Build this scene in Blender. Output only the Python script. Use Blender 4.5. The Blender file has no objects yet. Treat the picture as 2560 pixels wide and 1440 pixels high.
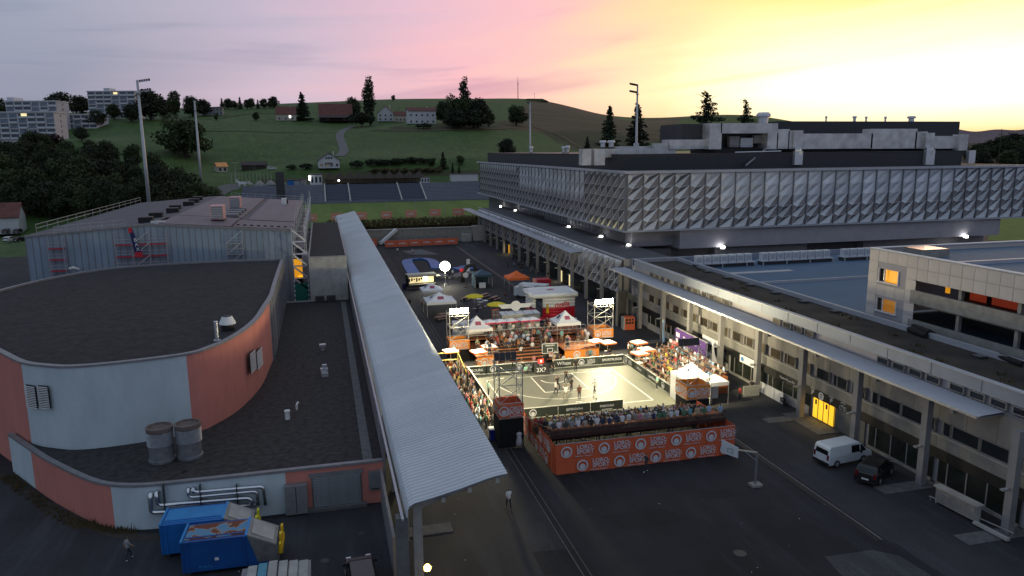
import bpy, math, random
import numpy as np
from mathutils import Vector, Matrix
random.seed(7)
S = bpy.context.scene
COL = S.collection
PI = math.pi

# ------------------------------------------------------------------ camera
FPX = 1850.0          # focal length for a 2560 px wide picture
CAMH = 27.5           # drone height over the yard
_a = np.array([800. - 1280, 378. - 720, FPX]); _a /= np.linalg.norm(_a)
_r = math.atan(-0.0081)
_h = np.array([math.cos(_r), math.sin(_r), 0])
_u = np.cross(_a, _h); _u /= np.linalg.norm(_u)
if _u[1] > 0: _u = -_u
_x = np.cross(_a, _u); _x /= np.linalg.norm(_x)
RW = np.array([_x, _a, _u])          # rows: world X (across the yard), Y (down the yard), Z
camd = bpy.data.cameras.new('camera'); cam = bpy.data.objects.new('camera', camd); COL.objects.link(cam)
camd.sensor_width = 36.0; camd.lens = 36.0 * FPX / 2560.0
camd.clip_start = 0.5; camd.clip_end = 30000
cam.matrix_world = Matrix(((RW[0][0], -RW[0][1], -RW[0][2], 0), (RW[1][0], -RW[1][1], -RW[1][2], 0),
                           (RW[2][0], -RW[2][1], -RW[2][2], CAMH), (0, 0, 0, 1)))
S.camera = cam

# survey helpers: where a sight line from the drone meets a level, an X plane or a Y plane
def ray(px, py): return RW @ np.array([px - 1280., py - 720., FPX])
def G(px, py, z=0.):
    d = ray(px, py); t = (z - CAMH) / d[2]; return (d[0] * t, d[1] * t, z)
def PX(px, py, x):
    d = ray(px, py); t = x / d[0]; return (x, d[1] * t, CAMH + d[2] * t)
def PY(px, py, y):
    d = ray(px, py); t = y / d[1]; return (d[0] * t, y, CAMH + d[2] * t)
def PROJ(x, y, z):
    c = RW.T @ np.array([x, y, z - CAMH]); return (1280 + FPX * c[0] / c[2], 720 + FPX * c[1] / c[2])

# ------------------------------------------------------------------ render settings, sky, sun
S.render.engine = 'CYCLES'
S.cycles.use_denoising = True
try: S.cycles.denoiser = 'OPENIMAGEDENOISE'
except Exception: pass
S.cycles.max_bounces = 5; S.cycles.diffuse_bounces = 2; S.cycles.glossy_bounces = 3
S.cycles.transparent_max_bounces = 8; S.cycles.transmission_bounces = 3
S.cycles.sample_clamp_indirect = 4.0
S.view_settings.view_transform = 'Standard'; S.view_settings.look = 'None'
S.view_settings.exposure = 0.0; S.view_settings.gamma = 1.0

SUN_AZ = math.radians(46)     # clockwise from +Y
SUND = (math.sin(SUN_AZ), math.cos(SUN_AZ))
W = bpy.data.worlds.new('World'); S.world = W; W.use_nodes = True
nt = W.node_tree; nt.nodes.clear()
def WN(t, **k):
    n = nt.nodes.new(t)
    for a, b in k.items(): setattr(n, a, b)
    return n
def wmath(op, a, b=None, clamp=False):
    n = WN('ShaderNodeMath', operation=op); n.use_clamp = clamp
    for i, v in enumerate((a, b)):
        if v is None: continue
        if isinstance(v, (int, float)): n.inputs[i].default_value = v
        else: nt.links.new(v, n.inputs[i])
    return n.outputs[0]
def wramp(fac, stops):
    n = WN('ShaderNodeValToRGB'); nt.links.new(fac, n.inputs[0])
    e = n.color_ramp.elements
    while len(e) < len(stops): e.new(0.5)
    for i, (p, c) in enumerate(stops): e[i].position = p; e[i].color = (*c, 1)
    return n.outputs[0]
def wmix(f, a, b):
    n = WN('ShaderNodeMixRGB'); nt.links.new(f, n.inputs[0])
    for i, v in ((1, a), (2, b)):
        if isinstance(v, tuple): n.inputs[i].default_value = (*v, 1)
        else: nt.links.new(v, n.inputs[i])
    return n.outputs[0]
tc = WN('ShaderNodeTexCoord'); sx = WN('ShaderNodeSeparateXYZ'); nt.links.new(tc.outputs['Generated'], sx.inputs[0])
dx, dy, dz = sx.outputs
hl = wmath('SQRT', wmath('ADD', wmath('MULTIPLY', dx, dx), wmath('ADD', wmath('MULTIPLY', dy, dy), 1e-5)))
cs = wmath('DIVIDE', wmath('ADD', wmath('MULTIPLY', dx, SUND[0]), wmath('MULTIPLY', dy, SUND[1])), hl)
ang = wmath('DIVIDE', wmath('ARCCOSINE', wmath('MINIMUM', wmath('MAXIMUM', cs, -0.9999), 0.9999)), PI)   # 0 at the sunset, 1 opposite
el = wmath('MULTIPLY', wmath('ARCTAN2', dz, hl), 180 / PI)                                               # degrees above the horizon
# streaky evening cloud: long wisps that climb to the right
side = wmath('SUBTRACT', wmath('MULTIPLY', dx, SUND[1]), wmath('MULTIPLY', dy, SUND[0]))
elc = wmath('SUBTRACT', el, wmath('MULTIPLY', side, 6.0))
cv = WN('ShaderNodeCombineXYZ'); nt.links.new(wmath('MULTIPLY', ang, 7.0), cv.inputs[0]); nt.links.new(wmath('MULTIPLY', elc, 0.42), cv.inputs[1])
n1 = WN('ShaderNodeTexNoise'); n1.inputs['Scale'].default_value = 1.0; n1.inputs['Detail'].default_value = 5.0; n1.inputs['Roughness'].default_value = 0.5; n1.inputs['Distortion'].default_value = 0.6
nt.links.new(cv.outputs[0], n1.inputs['Vector'])
cl = n1.outputs[0]
angc = wmath('ADD', ang, wmath('MULTIPLY', wmath('SUBTRACT', cl, 0.5), 0.07))
low = wramp(angc, [(0, (1.05, 0.62, 0.20)), (0.07, (1.05, 0.66, 0.27)), (0.13, (0.98, 0.52, 0.30)), (0.19, (0.80, 0.44, 0.40)), (0.25, (0.58, 0.42, 0.47)), (0.33, (0.22, 0.23, 0.31)), (0.5, (0.19, 0.21, 0.29)), (1, (0.20, 0.22, 0.31))])
mid = wramp(angc, [(0, (1.6, 1.52, 1.12)), (0.06, (1.5, 1.4, 0.98)), (0.11, (1.15, 0.90, 0.50)), (0.155, (1.0, 0.62, 0.48)), (0.20, (0.92, 0.50, 0.52)), (0.26, (0.62, 0.48, 0.57)), (0.34, (0.29, 0.30, 0.39)), (1, (0.25, 0.28, 0.37))])
hig = wramp(angc, [(0, (1.08, 0.92, 0.36)), (0.07, (1.0, 0.84, 0.32)), (0.12, (0.95, 0.68, 0.40)), (0.165, (0.92, 0.52, 0.53)), (0.21, (0.74, 0.49, 0.58)), (0.27, (0.50, 0.44, 0.55)), (0.36, (0.33, 0.36, 0.45)), (1, (0.26, 0.325, 0.415))])
elw = wmath('ADD', elc if False else el, wmath('MULTIPLY', wmath('SUBTRACT', cl, 0.5), 3.0))
f1 = wmath('DIVIDE', wmath('SUBTRACT', elw, 0.3), 3.2, True)
f2 = wmath('DIVIDE', wmath('SUBTRACT', elw, 4.5), 5.5, True)
sky = wmix(f2, wmix(f1, low, mid), hig)
# overhead: the dull blue of dusk
f3 = wmath('DIVIDE', wmath('SUBTRACT', el, 12.0), 30.0, True)
sky = wmix(f3, sky, (0.275, 0.34, 0.44))
# darker lavender bars of cloud
bar = wmath('MULTIPLY', wmath('SUBTRACT', cl, 0.545), 6.0, True)
dim = WN('ShaderNodeMixRGB', blend_type='MULTIPLY'); nt.links.new(wmath('MULTIPLY', bar, 0.5), dim.inputs[0]); nt.links.new(sky, dim.inputs[1]); dim.inputs[2].default_value = (0.55, 0.55, 0.68, 1)
bg = WN('ShaderNodeBackground'); nt.links.new(dim.outputs[0], bg.inputs[0]); bg.inputs[1].default_value = 1.1
wo = WN('ShaderNodeOutputWorld'); nt.links.new(bg.outputs[0], wo.inputs[0])

sl = bpy.data.lights.new('sun', 'SUN'); sl.energy = 0.22; sl.angle = math.radians(12); sl.color = (1.0, 0.55, 0.38)
so = bpy.data.objects.new('sun', sl); COL.objects.link(so)
so.rotation_euler = Vector((-SUND[0], -SUND[1], -0.10)).to_track_quat('-Z', 'Y').to_euler()

# ------------------------------------------------------------------ mesh builder
class MB:
    def __init__(s): s.v = []; s.f = []; s.m = []
    def add(s, vs, fs, mi=0):
        o = len(s.v); s.v += [tuple(p) for p in vs]
        for q in fs: s.f.append(tuple(i + o for i in q)); s.m.append(mi)
        return s
    def quad(s, a, b, c, d, mi=0): return s.add([a, b, c, d], [(0, 1, 2, 3)], mi)
    def tri(s, a, b, c, mi=0): return s.add([a, b, c], [(0, 1, 2)], mi)
    def hexa(s, p, mi=0):      # p: 4 bottom, 4 top
        return s.add(p, [(3, 2, 1, 0), (4, 5, 6, 7), (0, 1, 5, 4), (1, 2, 6, 5), (2, 3, 7, 6), (3, 0, 4, 7)], mi)
    def box(s, x0, y0, z0, x1, y1, z1, mi=0):
        return s.hexa([(x0, y0, z0), (x1, y0, z0), (x1, y1, z0), (x0, y1, z0), (x0, y0, z1), (x1, y0, z1), (x1, y1, z1), (x0, y1, z1)], mi)
    def obox(s, c, sz, rz=0., mi=0):   # c centre of the base
        ca, sa = math.cos(rz), math.sin(rz); a, b, h = sz[0] / 2, sz[1] / 2, sz[2]
        pts = []
        for z in (0, h):
            for x, y in ((-a, -b), (a, -b), (a, b), (-a, b)): pts.append((c[0] + x * ca - y * sa, c[1] + x * sa + y * ca, c[2] + z))
        return s.hexa(pts, mi)
    def bar(s, p0, p1, w, h=None, mi=0, up=(0, 0, 1)):
        p0, p1 = Vector(p0), Vector(p1); d = (p1 - p0)
        if d.length < 1e-6: return s
        d.normalize(); u = Vector(up)
        if abs(d.dot(u)) > 0.98: u = Vector((1, 0, 0))
        a = d.cross(u).normalized(); b = a.cross(d).normalized(); h = w if h is None else h
        a *= w / 2; b *= h / 2
        return s.hexa([p0 - a - b, p0 + a - b, p1 + a - b, p1 - a - b, p0 - a + b, p0 + a + b, p1 + a + b, p1 - a + b], mi)
    def tube(s, p0, p1, r0, r1=None, n=8, mi=0, cap=True):
        return s.pipe([p0, p1], [r0, r0 if r1 is None else r1], n, mi, cap)
    def pipe(s, pts, rs, n=8, mi=0, cap=True):
        pts = [Vector(p) for p in pts]
        if not isinstance(rs, (list, tuple)): rs = [rs] * len(pts)
        o = len(s.v); ref = None
        for i, p in enumerate(pts):
            d = (pts[min(i + 1, len(pts) - 1)] - pts[max(i - 1, 0)]).normalized()
            if ref is None: ref = Vector((0, 0, 1)) if abs(d.z) < 0.9 else Vector((1, 0, 0))
            a = d.cross(ref).normalized(); b = a.cross(d).normalized(); ref = b
            for k in range(n):
                t = 2 * PI * k / n; s.v.append(tuple(p + a * (rs[i] * math.cos(t)) + b * (rs[i] * math.sin(t))))
        for i in range(len(pts) - 1):
            for k in range(n):
                k2 = (k + 1) % n; s.f.append((o + i * n + k, o + i * n + k2, o + (i + 1) * n + k2, o + (i + 1) * n + k)); s.m.append(mi)
        if cap:
            s.f.append(tuple(o + k for k in range(n))[::-1]); s.m.append(mi)
            s.f.append(tuple(o + (len(pts) - 1) * n + k for k in range(n))); s.m.append(mi)
        return s
    def lathe(s, prof, n=16, mi=0, c=(0, 0, 0)):
        o = len(s.v)
        for r, z in prof:
            for k in range(n):
                t = 2 * PI * k / n; s.v.append((c[0] + r * math.cos(t), c[1] + r * math.sin(t), c[2] + z))
        for i in range(len(prof) - 1):
            for k in range(n):
                k2 = (k + 1) % n; s.f.append((o + i * n + k, o + i * n + k2, o + (i + 1) * n + k2, o + (i + 1) * n + k)); s.m.append(mi)
        s.f.append(tuple(o + k for k in range(n))[::-1]); s.m.append(mi)
        s.f.append(tuple(o + (len(prof) - 1) * n + k for k in range(n))); s.m.append(mi)
        return s
    def prism(s, poly, z0, z1, mi=0, top=None):
        n = len(poly); o = len(s.v)
        for z in (z0, z1): s.v += [(p[0], p[1], z) for p in poly]
        for k in range(n):
            k2 = (k + 1) % n; s.f.append((o + k, o + k2, o + n + k2, o + n + k)); s.m.append(mi)
        s.f.append(tuple(o + n + k for k in range(n))); s.m.append(mi if top is None else top)
        s.f.append(tuple(o + k for k in range(n))[::-1]); s.m.append(mi)
        return s
    def mesh(s, name, mats, off=(0, 0, 0), smooth=False):
        me = bpy.data.meshes.new(name)
        v = s.v if off == (0, 0, 0) else [(p[0] - off[0], p[1] - off[1], p[2] - off[2]) for p in s.v]
        me.from_pydata(v, [], s.f)
        if not isinstance(mats, (list, tuple)): mats = [mats]
        for m in mats: me.materials.append(m)
        me.polygons.foreach_set('material_index', s.m)
        if smooth: me.polygons.foreach_set('use_smooth', [True] * len(s.f))
        me.update(); return me
    def build(s, name, mats, parent=None, smooth=False, world=True, fix=False):
        off = (0, 0, 0)
        if parent is not None and world:
            w = Vector((0, 0, 0)); q = parent
            while q is not None: w += q.location; q = q.parent
            off = tuple(w)
        me = s.mesh(name, mats, off, smooth)
        if fix:
            import bmesh
            b = bmesh.new(); b.from_mesh(me); bmesh.ops.recalc_face_normals(b, faces=b.faces[:]); b.to_mesh(me); b.free()
        o = bpy.data.objects.new(name, me); COL.objects.link(o)
        if parent is not None: o.parent = parent
        return o

def tag(o, label=None, cat=None, group=None, kind=None):
    if label: o['label'] = label
    if cat: o['category'] = cat
    if group: o['group'] = group
    if kind: o['kind'] = kind
    return o
def thing(name, label, cat, loc=(0, 0, 0), rz=0., group=None):
    o = bpy.data.objects.new(name, None); COL.objects.link(o); o.empty_display_size = 0.2
    o.location = loc; o.rotation_euler = (0, 0, rz)
    return tag(o, label, cat, group)
def one(name, mb, mats, label, cat, group=None, loc=None, smooth=False, fix=False):
    """a thing that is a single mesh; its origin is moved to loc"""
    if loc is None:
        a = np.array(mb.v); loc = (float(a[:, 0].mean()), float(a[:, 1].mean()), float(a[:, 2].min()))
    me = mb.mesh(name, mats, tuple(loc), smooth)
    if fix:
        import bmesh
        b = bmesh.new(); b.from_mesh(me); bmesh.ops.recalc_face_normals(b, faces=b.faces[:]); b.to_mesh(me); b.free()
    o = bpy.data.objects.new(name, me); COL.objects.link(o); o.location = loc
    return tag(o, label, cat, group)
def dup(o, loc=None, rz=None, label=None, group=None, parent=None, scale=None):
    c = o.copy(); COL.objects.link(c); c.parent = parent
    if loc is not None: c.location = loc
    if rz is not None: c.rotation_euler = (0, 0, rz)
    if scale is not None: c.scale = scale if isinstance(scale, (list, tuple)) else (scale,) * 3
    if label: c['label'] = label
    if group: c['group'] = group
    for ch in list(o.children): dup(ch, parent=c)
    return c
def link(name, me, loc=(0, 0, 0), parent=None, rz=0., color=None):
    o = bpy.data.objects.new(name, me); COL.objects.link(o); o.parent = parent; o.location = loc; o.rotation_euler = (0, 0, rz)
    if color: o.color = (*color, 1)
    return o

# ------------------------------------------------------------------ materials
MATS = {}
def mat(name, col, rough=0.8, metal=0.0, var=0.12, scale=3.0, bump=0.0, bscale=None, spec=0.4, emit=None, es=0.0, objcol=False, detail=4.0, col2=None, stretch=None, world=False, rnd=0.0):
    if name in MATS: return MATS[name]
    m = bpy.data.materials.new(name); m.use_nodes = True; t = m.node_tree; b = t.nodes['Principled BSDF']
    b.inputs['Roughness'].default_value = rough; b.inputs['Metallic'].default_value = metal
    b.inputs['Specular IOR Level'].default_value = spec
    tcn = t.nodes.new('ShaderNodeTexCoord'); src = tcn.outputs['Object']
    if world:
        g = t.nodes.new('ShaderNodeNewGeometry'); src = g.outputs['Position']
    if stretch:
        mp = t.nodes.new('ShaderNodeMapping'); mp.inputs['Scale'].default_value = stretch; t.links.new(src, mp.inputs[0]); src = mp.outputs[0]
    nz = t.nodes.new('ShaderNodeTexNoise'); nz.inputs['Scale'].default_value = scale; nz.inputs['Detail'].default_value = detail; nz.inputs['Roughness'].default_value = 0.6
    t.links.new(src, nz.inputs['Vector'])
    mx = t.nodes.new('ShaderNodeMixRGB')
    rp = t.nodes.new('ShaderNodeMapRange'); rp.inputs[1].default_value = 0.3; rp.inputs[2].default_value = 0.7
    t.links.new(nz.outputs[0], rp.inputs[0]); t.links.new(rp.outputs[0], mx.inputs[0])
    c2 = col2 if col2 else tuple(min(1, c * (1 + var)) for c in col); c1 = col if col2 else tuple(c * (1 - var) for c in col)
    mx.inputs[1].default_value = (*c1, 1); mx.inputs[2].default_value = (*c2, 1)
    out = mx.outputs[0]
    if objcol:
        oi = t.nodes.new('ShaderNodeObjectInfo'); mm = t.nodes.new('ShaderNodeMixRGB'); mm.blend_type = 'MULTIPLY'; mm.inputs[0].default_value = 1
        t.links.new(out, mm.inputs[1]); t.links.new(oi.outputs['Color'], mm.inputs[2]); out = mm.outputs[0]
    if rnd:          # each sheet weathers a little differently
        oi = t.nodes.new('ShaderNodeObjectInfo'); mr = t.nodes.new('ShaderNodeMapRange'); mr.inputs[3].default_value = 1 - rnd; mr.inputs[4].default_value = 1 + rnd
        t.links.new(oi.outputs['Random'], mr.inputs[0]); mm = t.nodes.new('ShaderNodeMixRGB'); mm.blend_type = 'MULTIPLY'; mm.inputs[0].default_value = 1
        t.links.new(out, mm.inputs[1]); t.links.new(mr.outputs[0], mm.inputs[2]); out = mm.outputs[0]
    t.links.new(out, b.inputs['Base Color'])
    if bump:
        n2 = t.nodes.new('ShaderNodeTexNoise'); n2.inputs['Scale'].default_value = bscale or scale * 6; n2.inputs['Detail'].default_value = 3
        t.links.new(src, n2.inputs['Vector'])
        bp = t.nodes.new('ShaderNodeBump'); bp.inputs['Strength'].default_value = bump; bp.inputs['Distance'].default_value = 0.05
        t.links.new(n2.outputs[0], bp.inputs['Height']); t.links.new(bp.outputs[0], b.inputs['Normal'])
    if emit:
        b.inputs['Emission Color'].default_value = (*emit, 1); b.inputs['Emission Strength'].default_value = es
    MATS[name] = m; return m
def glass(name, col=(0.02, 0.025, 0.03), rough=0.08, emit=None, es=0.0):
    return mat(name, col, rough, 0, 0.3, 0.6, spec=0.5, emit=emit, es=es)

def asphalt(name, base, patch, world=True):
    """worn tarmac: broad patches, tyre-polished streaks along the yard, fine grain"""
    m = bpy.data.materials.new(name); m.use_nodes = True; t = m.node_tree; b = t.nodes['Principled BSDF']; MATS[name] = m
    g = t.nodes.new('ShaderNodeNewGeometry')
    def noise(sc, det, st=(1, 1, 1)):
        mp = t.nodes.new('ShaderNodeMapping'); mp.inputs['Scale'].default_value = st; t.links.new(g.outputs['Position'], mp.inputs[0])
        n = t.nodes.new('ShaderNodeTexNoise'); n.inputs['Scale'].default_value = sc; n.inputs['Detail'].default_value = det; n.inputs['Roughness'].default_value = 0.65
        t.links.new(mp.outputs[0], n.inputs['Vector']); return n.outputs[0]
    def rng(v, a, b2):
        r = t.nodes.new('ShaderNodeMapRange'); r.inputs[1].default_value = a; r.inputs[2].default_value = b2; t.links.new(v, r.inputs[0]); return r.outputs[0]
    def mixc(f, a, c, mode='MIX', k=1.0):
        x = t.nodes.new('ShaderNodeMixRGB'); x.blend_type = mode
        if isinstance(f, float): x.inputs[0].default_value = f
        else: t.links.new(f, x.inputs[0])
        for i, v in ((1, a), (2, c)):
            if isinstance(v, tuple): x.inputs[i].default_value = (*v, 1)
            else: t.links.new(v, x.inputs[i])
        return x.outputs[0]
    c = mixc(rng(noise(0.09, 5), 0.38, 0.62), base, patch)
    c = mixc(rng(noise(0.5, 5, (1, 0.12, 1)), 0.5, 0.75), c, tuple(min(1, p * 1.5) for p in patch))
    c = mixc(rng(noise(7.0, 6), 0.35, 0.65), c, mixc(0.35, c, (0.0, 0.0, 0.0)))
    sp = rng(noise(1.7, 8), 0.66, 0.7); c = mixc(sp, c, tuple(p * 0.5 for p in base))
    t.links.new(c, b.inputs['Base Color']); b.inputs['Roughness'].default_value = 0.82; b.inputs['Specular IOR Level'].default_value = 0.35
    bp = t.nodes.new('ShaderNodeBump'); bp.inputs['Strength'].default_value = 0.25; bp.inputs['Distance'].default_value = 0.02
    t.links.new(noise(25, 3), bp.inputs['Height']); t.links.new(bp.outputs[0], b.inputs['Normal'])
    return m
M = {}
M['asphalt'] = asphalt('asphalt', (0.0135, 0.0145, 0.018), (0.026, 0.0275, 0.033))
M['asphalt2'] = asphalt('asphalt_worn', (0.03, 0.031, 0.036), (0.05, 0.051, 0.057))
M['asphalt3'] = asphalt('asphalt_left', (0.028, 0.0285, 0.033), (0.046, 0.047, 0.053))
M['conc'] = mat('concrete', (0.27, 0.26, 0.24), 0.85, 0, 0.22, 1.2, 0.15, 20)
M['conc_l'] = mat('concrete_light', (0.38, 0.37, 0.35), 0.85, 0, 0.2, 0.8, 0.15, 15)
M['conc_d'] = mat('concrete_dark', (0.13, 0.13, 0.13), 0.85, 0, 0.25, 1.5, 0.15, 20)
M['slab'] = mat('paving_slab', (0.125, 0.125, 0.125), 0.85, 0, 0.3, 2.0, 0.1, 20)
M['repair'] = asphalt('asphalt_repair', (0.012, 0.0128, 0.0158), (0.018, 0.019, 0.023))
M['apron'] = asphalt('apron_concrete', (0.05, 0.052, 0.055), (0.085, 0.088, 0.09))
M['gravel'] = mat('roof_gravel', (0.007, 0.0075, 0.0095), 0.9, 0, 0.5, 1.4, 0.9, 9, col2=(0.033, 0.033, 0.038), detail=9)
M['gravel2'] = mat('roof_gravel_low', (0.011, 0.011, 0.013), 0.9, 0, 0.5, 1.8, 0.9, 12, col2=(0.055, 0.052, 0.052), detail=9)
M['moss'] = mat('gravel_moss', (0.02, 0.019, 0.018), 0.95, 0, 0.5, 0.35, 0.9, 10, col2=(0.065, 0.052, 0.04), detail=9)
M['pink'] = mat('salmon_render', (0.55, 0.205, 0.165), 0.85, 0, 0.10, 0.7, 0.1, 40, stretch=(1, 1, .35), detail=9)
M['white'] = mat('pale_render', (0.49, 0.57, 0.605), 0.85, 0, 0.10, 0.6, 0.1, 40, stretch=(1, 1, .35), detail=9)
M['paint'] = mat('white_paint', (0.7, 0.7, 0.69), 0.6, 0, 0.06, 2)
M['coping'] = mat('coping_metal', (0.22, 0.22, 0.23), 0.5, 0.2, 0.15, 1.5)
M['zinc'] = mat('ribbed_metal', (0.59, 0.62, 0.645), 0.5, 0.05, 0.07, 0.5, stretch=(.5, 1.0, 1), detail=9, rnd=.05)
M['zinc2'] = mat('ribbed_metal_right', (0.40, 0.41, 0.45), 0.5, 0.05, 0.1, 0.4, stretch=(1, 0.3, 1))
M['steel'] = mat('galvanised_steel', (0.42, 0.44, 0.47), 0.42, 0.55, 0.15, 4)
M['steel_d'] = mat('dark_steel', (0.06, 0.06, 0.065), 0.5, 0.4, 0.2, 4)
M['alu'] = mat('aluminium', (0.62, 0.63, 0.65), 0.38, 0.7, 0.12, 3)
M['shine'] = mat('insulated_pipe', (0.75, 0.76, 0.78), 0.22, 0.95, 0.05, 3)
M['black'] = mat('black_paint', (0.012, 0.012, 0.014), 0.55, 0, 0.3, 3)
M['rubber'] = mat('rubber', (0.014, 0.014, 0.014), 0.8, 0, 0.2, 5)
M['glass'] = glass('window_glass')
M['glass_b'] = glass('window_glass_brown', (0.05, 0.042, 0.03), 0.15)
M['clad'] = mat('blue_grey_cladding', (0.25, 0.32, 0.395), 0.55, 0.1, 0.12, 0.5, stretch=(1, 1, 0.2))
M['brownroof'] = mat('mauve_roof_sheet', (0.155, 0.125, 0.135), 0.6, 0.1, 0.16, 0.3, stretch=(1, 0.15, 1))
M['greyroof'] = mat('grey_roof_sheet', (0.085, 0.085, 0.095), 0.7, 0.0, 0.2, 0.4)
M['panelsolid'] = mat('facade_sheet', (0.52, 0.54, 0.58), 0.45, 0.1, 0.08, 1, rnd=.2)
M['blueroof'] = mat('blue_grey_membrane', (0.075, 0.135, 0.215), 0.75, 0, 0.10, 0.15, detail=8)
M['tile'] = mat('facade_tile', (0.56, 0.51, 0.48), 0.7, 0, 0.06, 0.8, rnd=.05)
M['wallgrey'] = mat('lavender_grey_wall', (0.36, 0.345, 0.37), 0.8, 0, 0.08, 0.5)
M['orange'] = mat('orange_banner', (0.64, 0.125, 0.05), 0.6, 0, 0.06, 1.5)
M['orange2'] = mat('amber_banner', (0.76, 0.25, 0.03), 0.6, 0, 0.06, 1.5)
M['bwhite'] = mat('banner_white', (0.62, 0.63, 0.67), 0.6, 0, 0.03, 2)
M['fabric'] = mat('tent_fabric', (0.78, 0.78, 0.8), 0.7, 0, 0.05, 2)
M['boardgreen'] = mat('board_black', (0.03, 0.038, 0.034), 0.5, 0, 0.2, 1)
M['wood'] = mat('bench_wood', (0.30, 0.10, 0.035), 0.6, 0, 0.22, 2, stretch=(0.4, 6, 6))
M['skin'] = mat('skin', (0.42, 0.25, 0.17), 0.6, 0, 0.08, 4)
M['hair'] = mat('hair', (0.03, 0.02, 0.014), 0.6, 0, 0.3, 20)
M['hairb'] = mat('hair_fair', (0.22, 0.14, 0.06), 0.6, 0, 0.3, 20)
M['cloth'] = mat('shirt', (1, 1, 1), 0.85, 0, 0.12, 6, objcol=True)
M['pants'] = mat('dark_trousers', (0.035, 0.038, 0.05), 0.85, 0, 0.25, 5)
M['khaki'] = mat('pale_shorts', (0.24, 0.2, 0.14), 0.85, 0, 0.2, 5)
M['shoe'] = mat('white_shoes', (0.55, 0.55, 0.55), 0.6, 0, 0.1, 5)
M['red'] = mat('red_plastic', (0.52, 0.02, 0.035), 0.45, 0, 0.08, 1)
M['blue'] = mat('blue_paint', (0.012, 0.13, 0.42), 0.4, 0.1, 0.14, 0.8)
M['blue_l'] = mat('blue_paint_worn', (0.03, 0.24, 0.56), 0.45, 0.1, 0.14, 0.8)
M['yellow'] = mat('yellow_paint', (0.72, 0.46, 0.01), 0.5, 0, 0.2, 1)
M['brick'] = mat('tiled_roof', (0.15, 0.06, 0.05), 0.85, 0, 0.3, 0.4, stretch=(1, 1, 3))
M['timber'] = mat('dark_timber', (0.05, 0.035, 0.028), 0.85, 0, 0.3, 1)
M['grass'] = mat('pitch_grass', (0.066, 0.135, 0.012), 0.9, 0, 0.25, 0.25, detail=8)
M['leaf'] = mat('leaves', (0.016, 0.03, 0.009), 0.85, 0, 0.6, 0.35, col2=(0.045, 0.062, 0.018), world=True, rnd=.4)
M['leaf_d'] = mat('leaves_dark', (0.012, 0.022, 0.010), 0.85, 0, 0.5, 0.4, col2=(0.03, 0.042, 0.018), world=True, rnd=.4)
M['leaf_p'] = mat('leaves_copper', (0.025, 0.010, 0.012), 0.85, 0, 0.4, 0.4, world=True)
M['leaf_b'] = mat('hedge_leaves', (0.06, 0.048, 0.02), 0.85, 0, 0.5, 0.6, col2=(0.13, 0.09, 0.04), world=True)
M['bark'] = mat('bark', (0.05, 0.04, 0.03), 0.9, 0, 0.3, 2)
def lamp_mat(name, col, s): return mat(name, col, 0.5, emit=col, es=s)
M['lamp'] = lamp_mat('flood_lamp_face', (1.0, 0.93, 0.72), 22)
M['lampw'] = lamp_mat('lamp_white', (1.0, 0.97, 0.9), 10)
M['lampo'] = lamp_mat('lamp_sodium', (1.0, 0.55, 0.12), 20)
M['litY'] = lamp_mat('lit_room_yellow', (1.0, 0.55, 0.03), 1.1)
M['litO'] = lamp_mat('lit_room_amber', (1.0, 0.42, 0.02), 0.55)
M['litW'] = lamp_mat('lit_room_warm', (1.0, 0.8, 0.4), 0.9)

# lettering: each string becomes a flat mesh once
_txt = {}
def text_mesh(s, size, m, ext=0.0, bold=0.012, align='CENTER'):
    k = (s, size, m.name, align)
    if k in _txt: return _txt[k]
    c = bpy.data.curves.new('lettering', 'FONT'); c.body = s; c.size = size; c.align_x = align; c.align_y = 'CENTER'
    c.offset = bold * size; c.extrude = ext; c.space_line = 0.82; c.resolution_u = 3
    o = bpy.data.objects.new('lettering', c); COL.objects.link(o)
    bpy.context.view_layer.update()
    me = bpy.data.meshes.new_from_object(o.evaluated_get(bpy.context.evaluated_depsgraph_get()))
    bpy.data.objects.remove(o); bpy.data.curves.remove(c)
    me.name = 'lettering'; me.materials.clear(); me.materials.append(m); _txt[k] = me; return me
def put_text(s, size, m, loc, xdir, up, parent, bold=0.012, align='CENTER', name='lettering'):
    """xdir: reading direction, up: up direction of the letters (world axes); parent must be unrotated"""
    me = text_mesh(s, size, m, 0, bold, align)
    X = Vector(xdir).normalized(); Z = X.cross(Vector(up)).normalized(); Y = Z.cross(X)
    o = bpy.data.objects.new(name, me); COL.objects.link(o)
    w = Vector((0, 0, 0)); q = parent
    while q is not None: w += q.location; q = q.parent
    o.parent = parent
    p = Vector(loc) - w
    o.matrix_local = Matrix(((X.x, Y.x, Z.x, p.x), (X.y, Y.y, Z.y, p.y), (X.z, Y.z, Z.z, p.z), (0, 0, 0, 1)))
    return o
def light(name, kind, loc, energy, col, aim=None, parent=None, **k):
    d = bpy.data.lights.new(name, kind); d.energy = energy; d.color = col
    for a, b in k.items(): setattr(d, a, b)
    o = bpy.data.objects.new(name, d); COL.objects.link(o)
    o.location = loc if parent is None else Vector(loc) - parent.location
    if aim is not None: o.rotation_euler = (Vector(aim) - Vector(loc)).to_track_quat('-Z', 'Y').to_euler()
    if parent is not None: o.parent = parent
    return o
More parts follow.
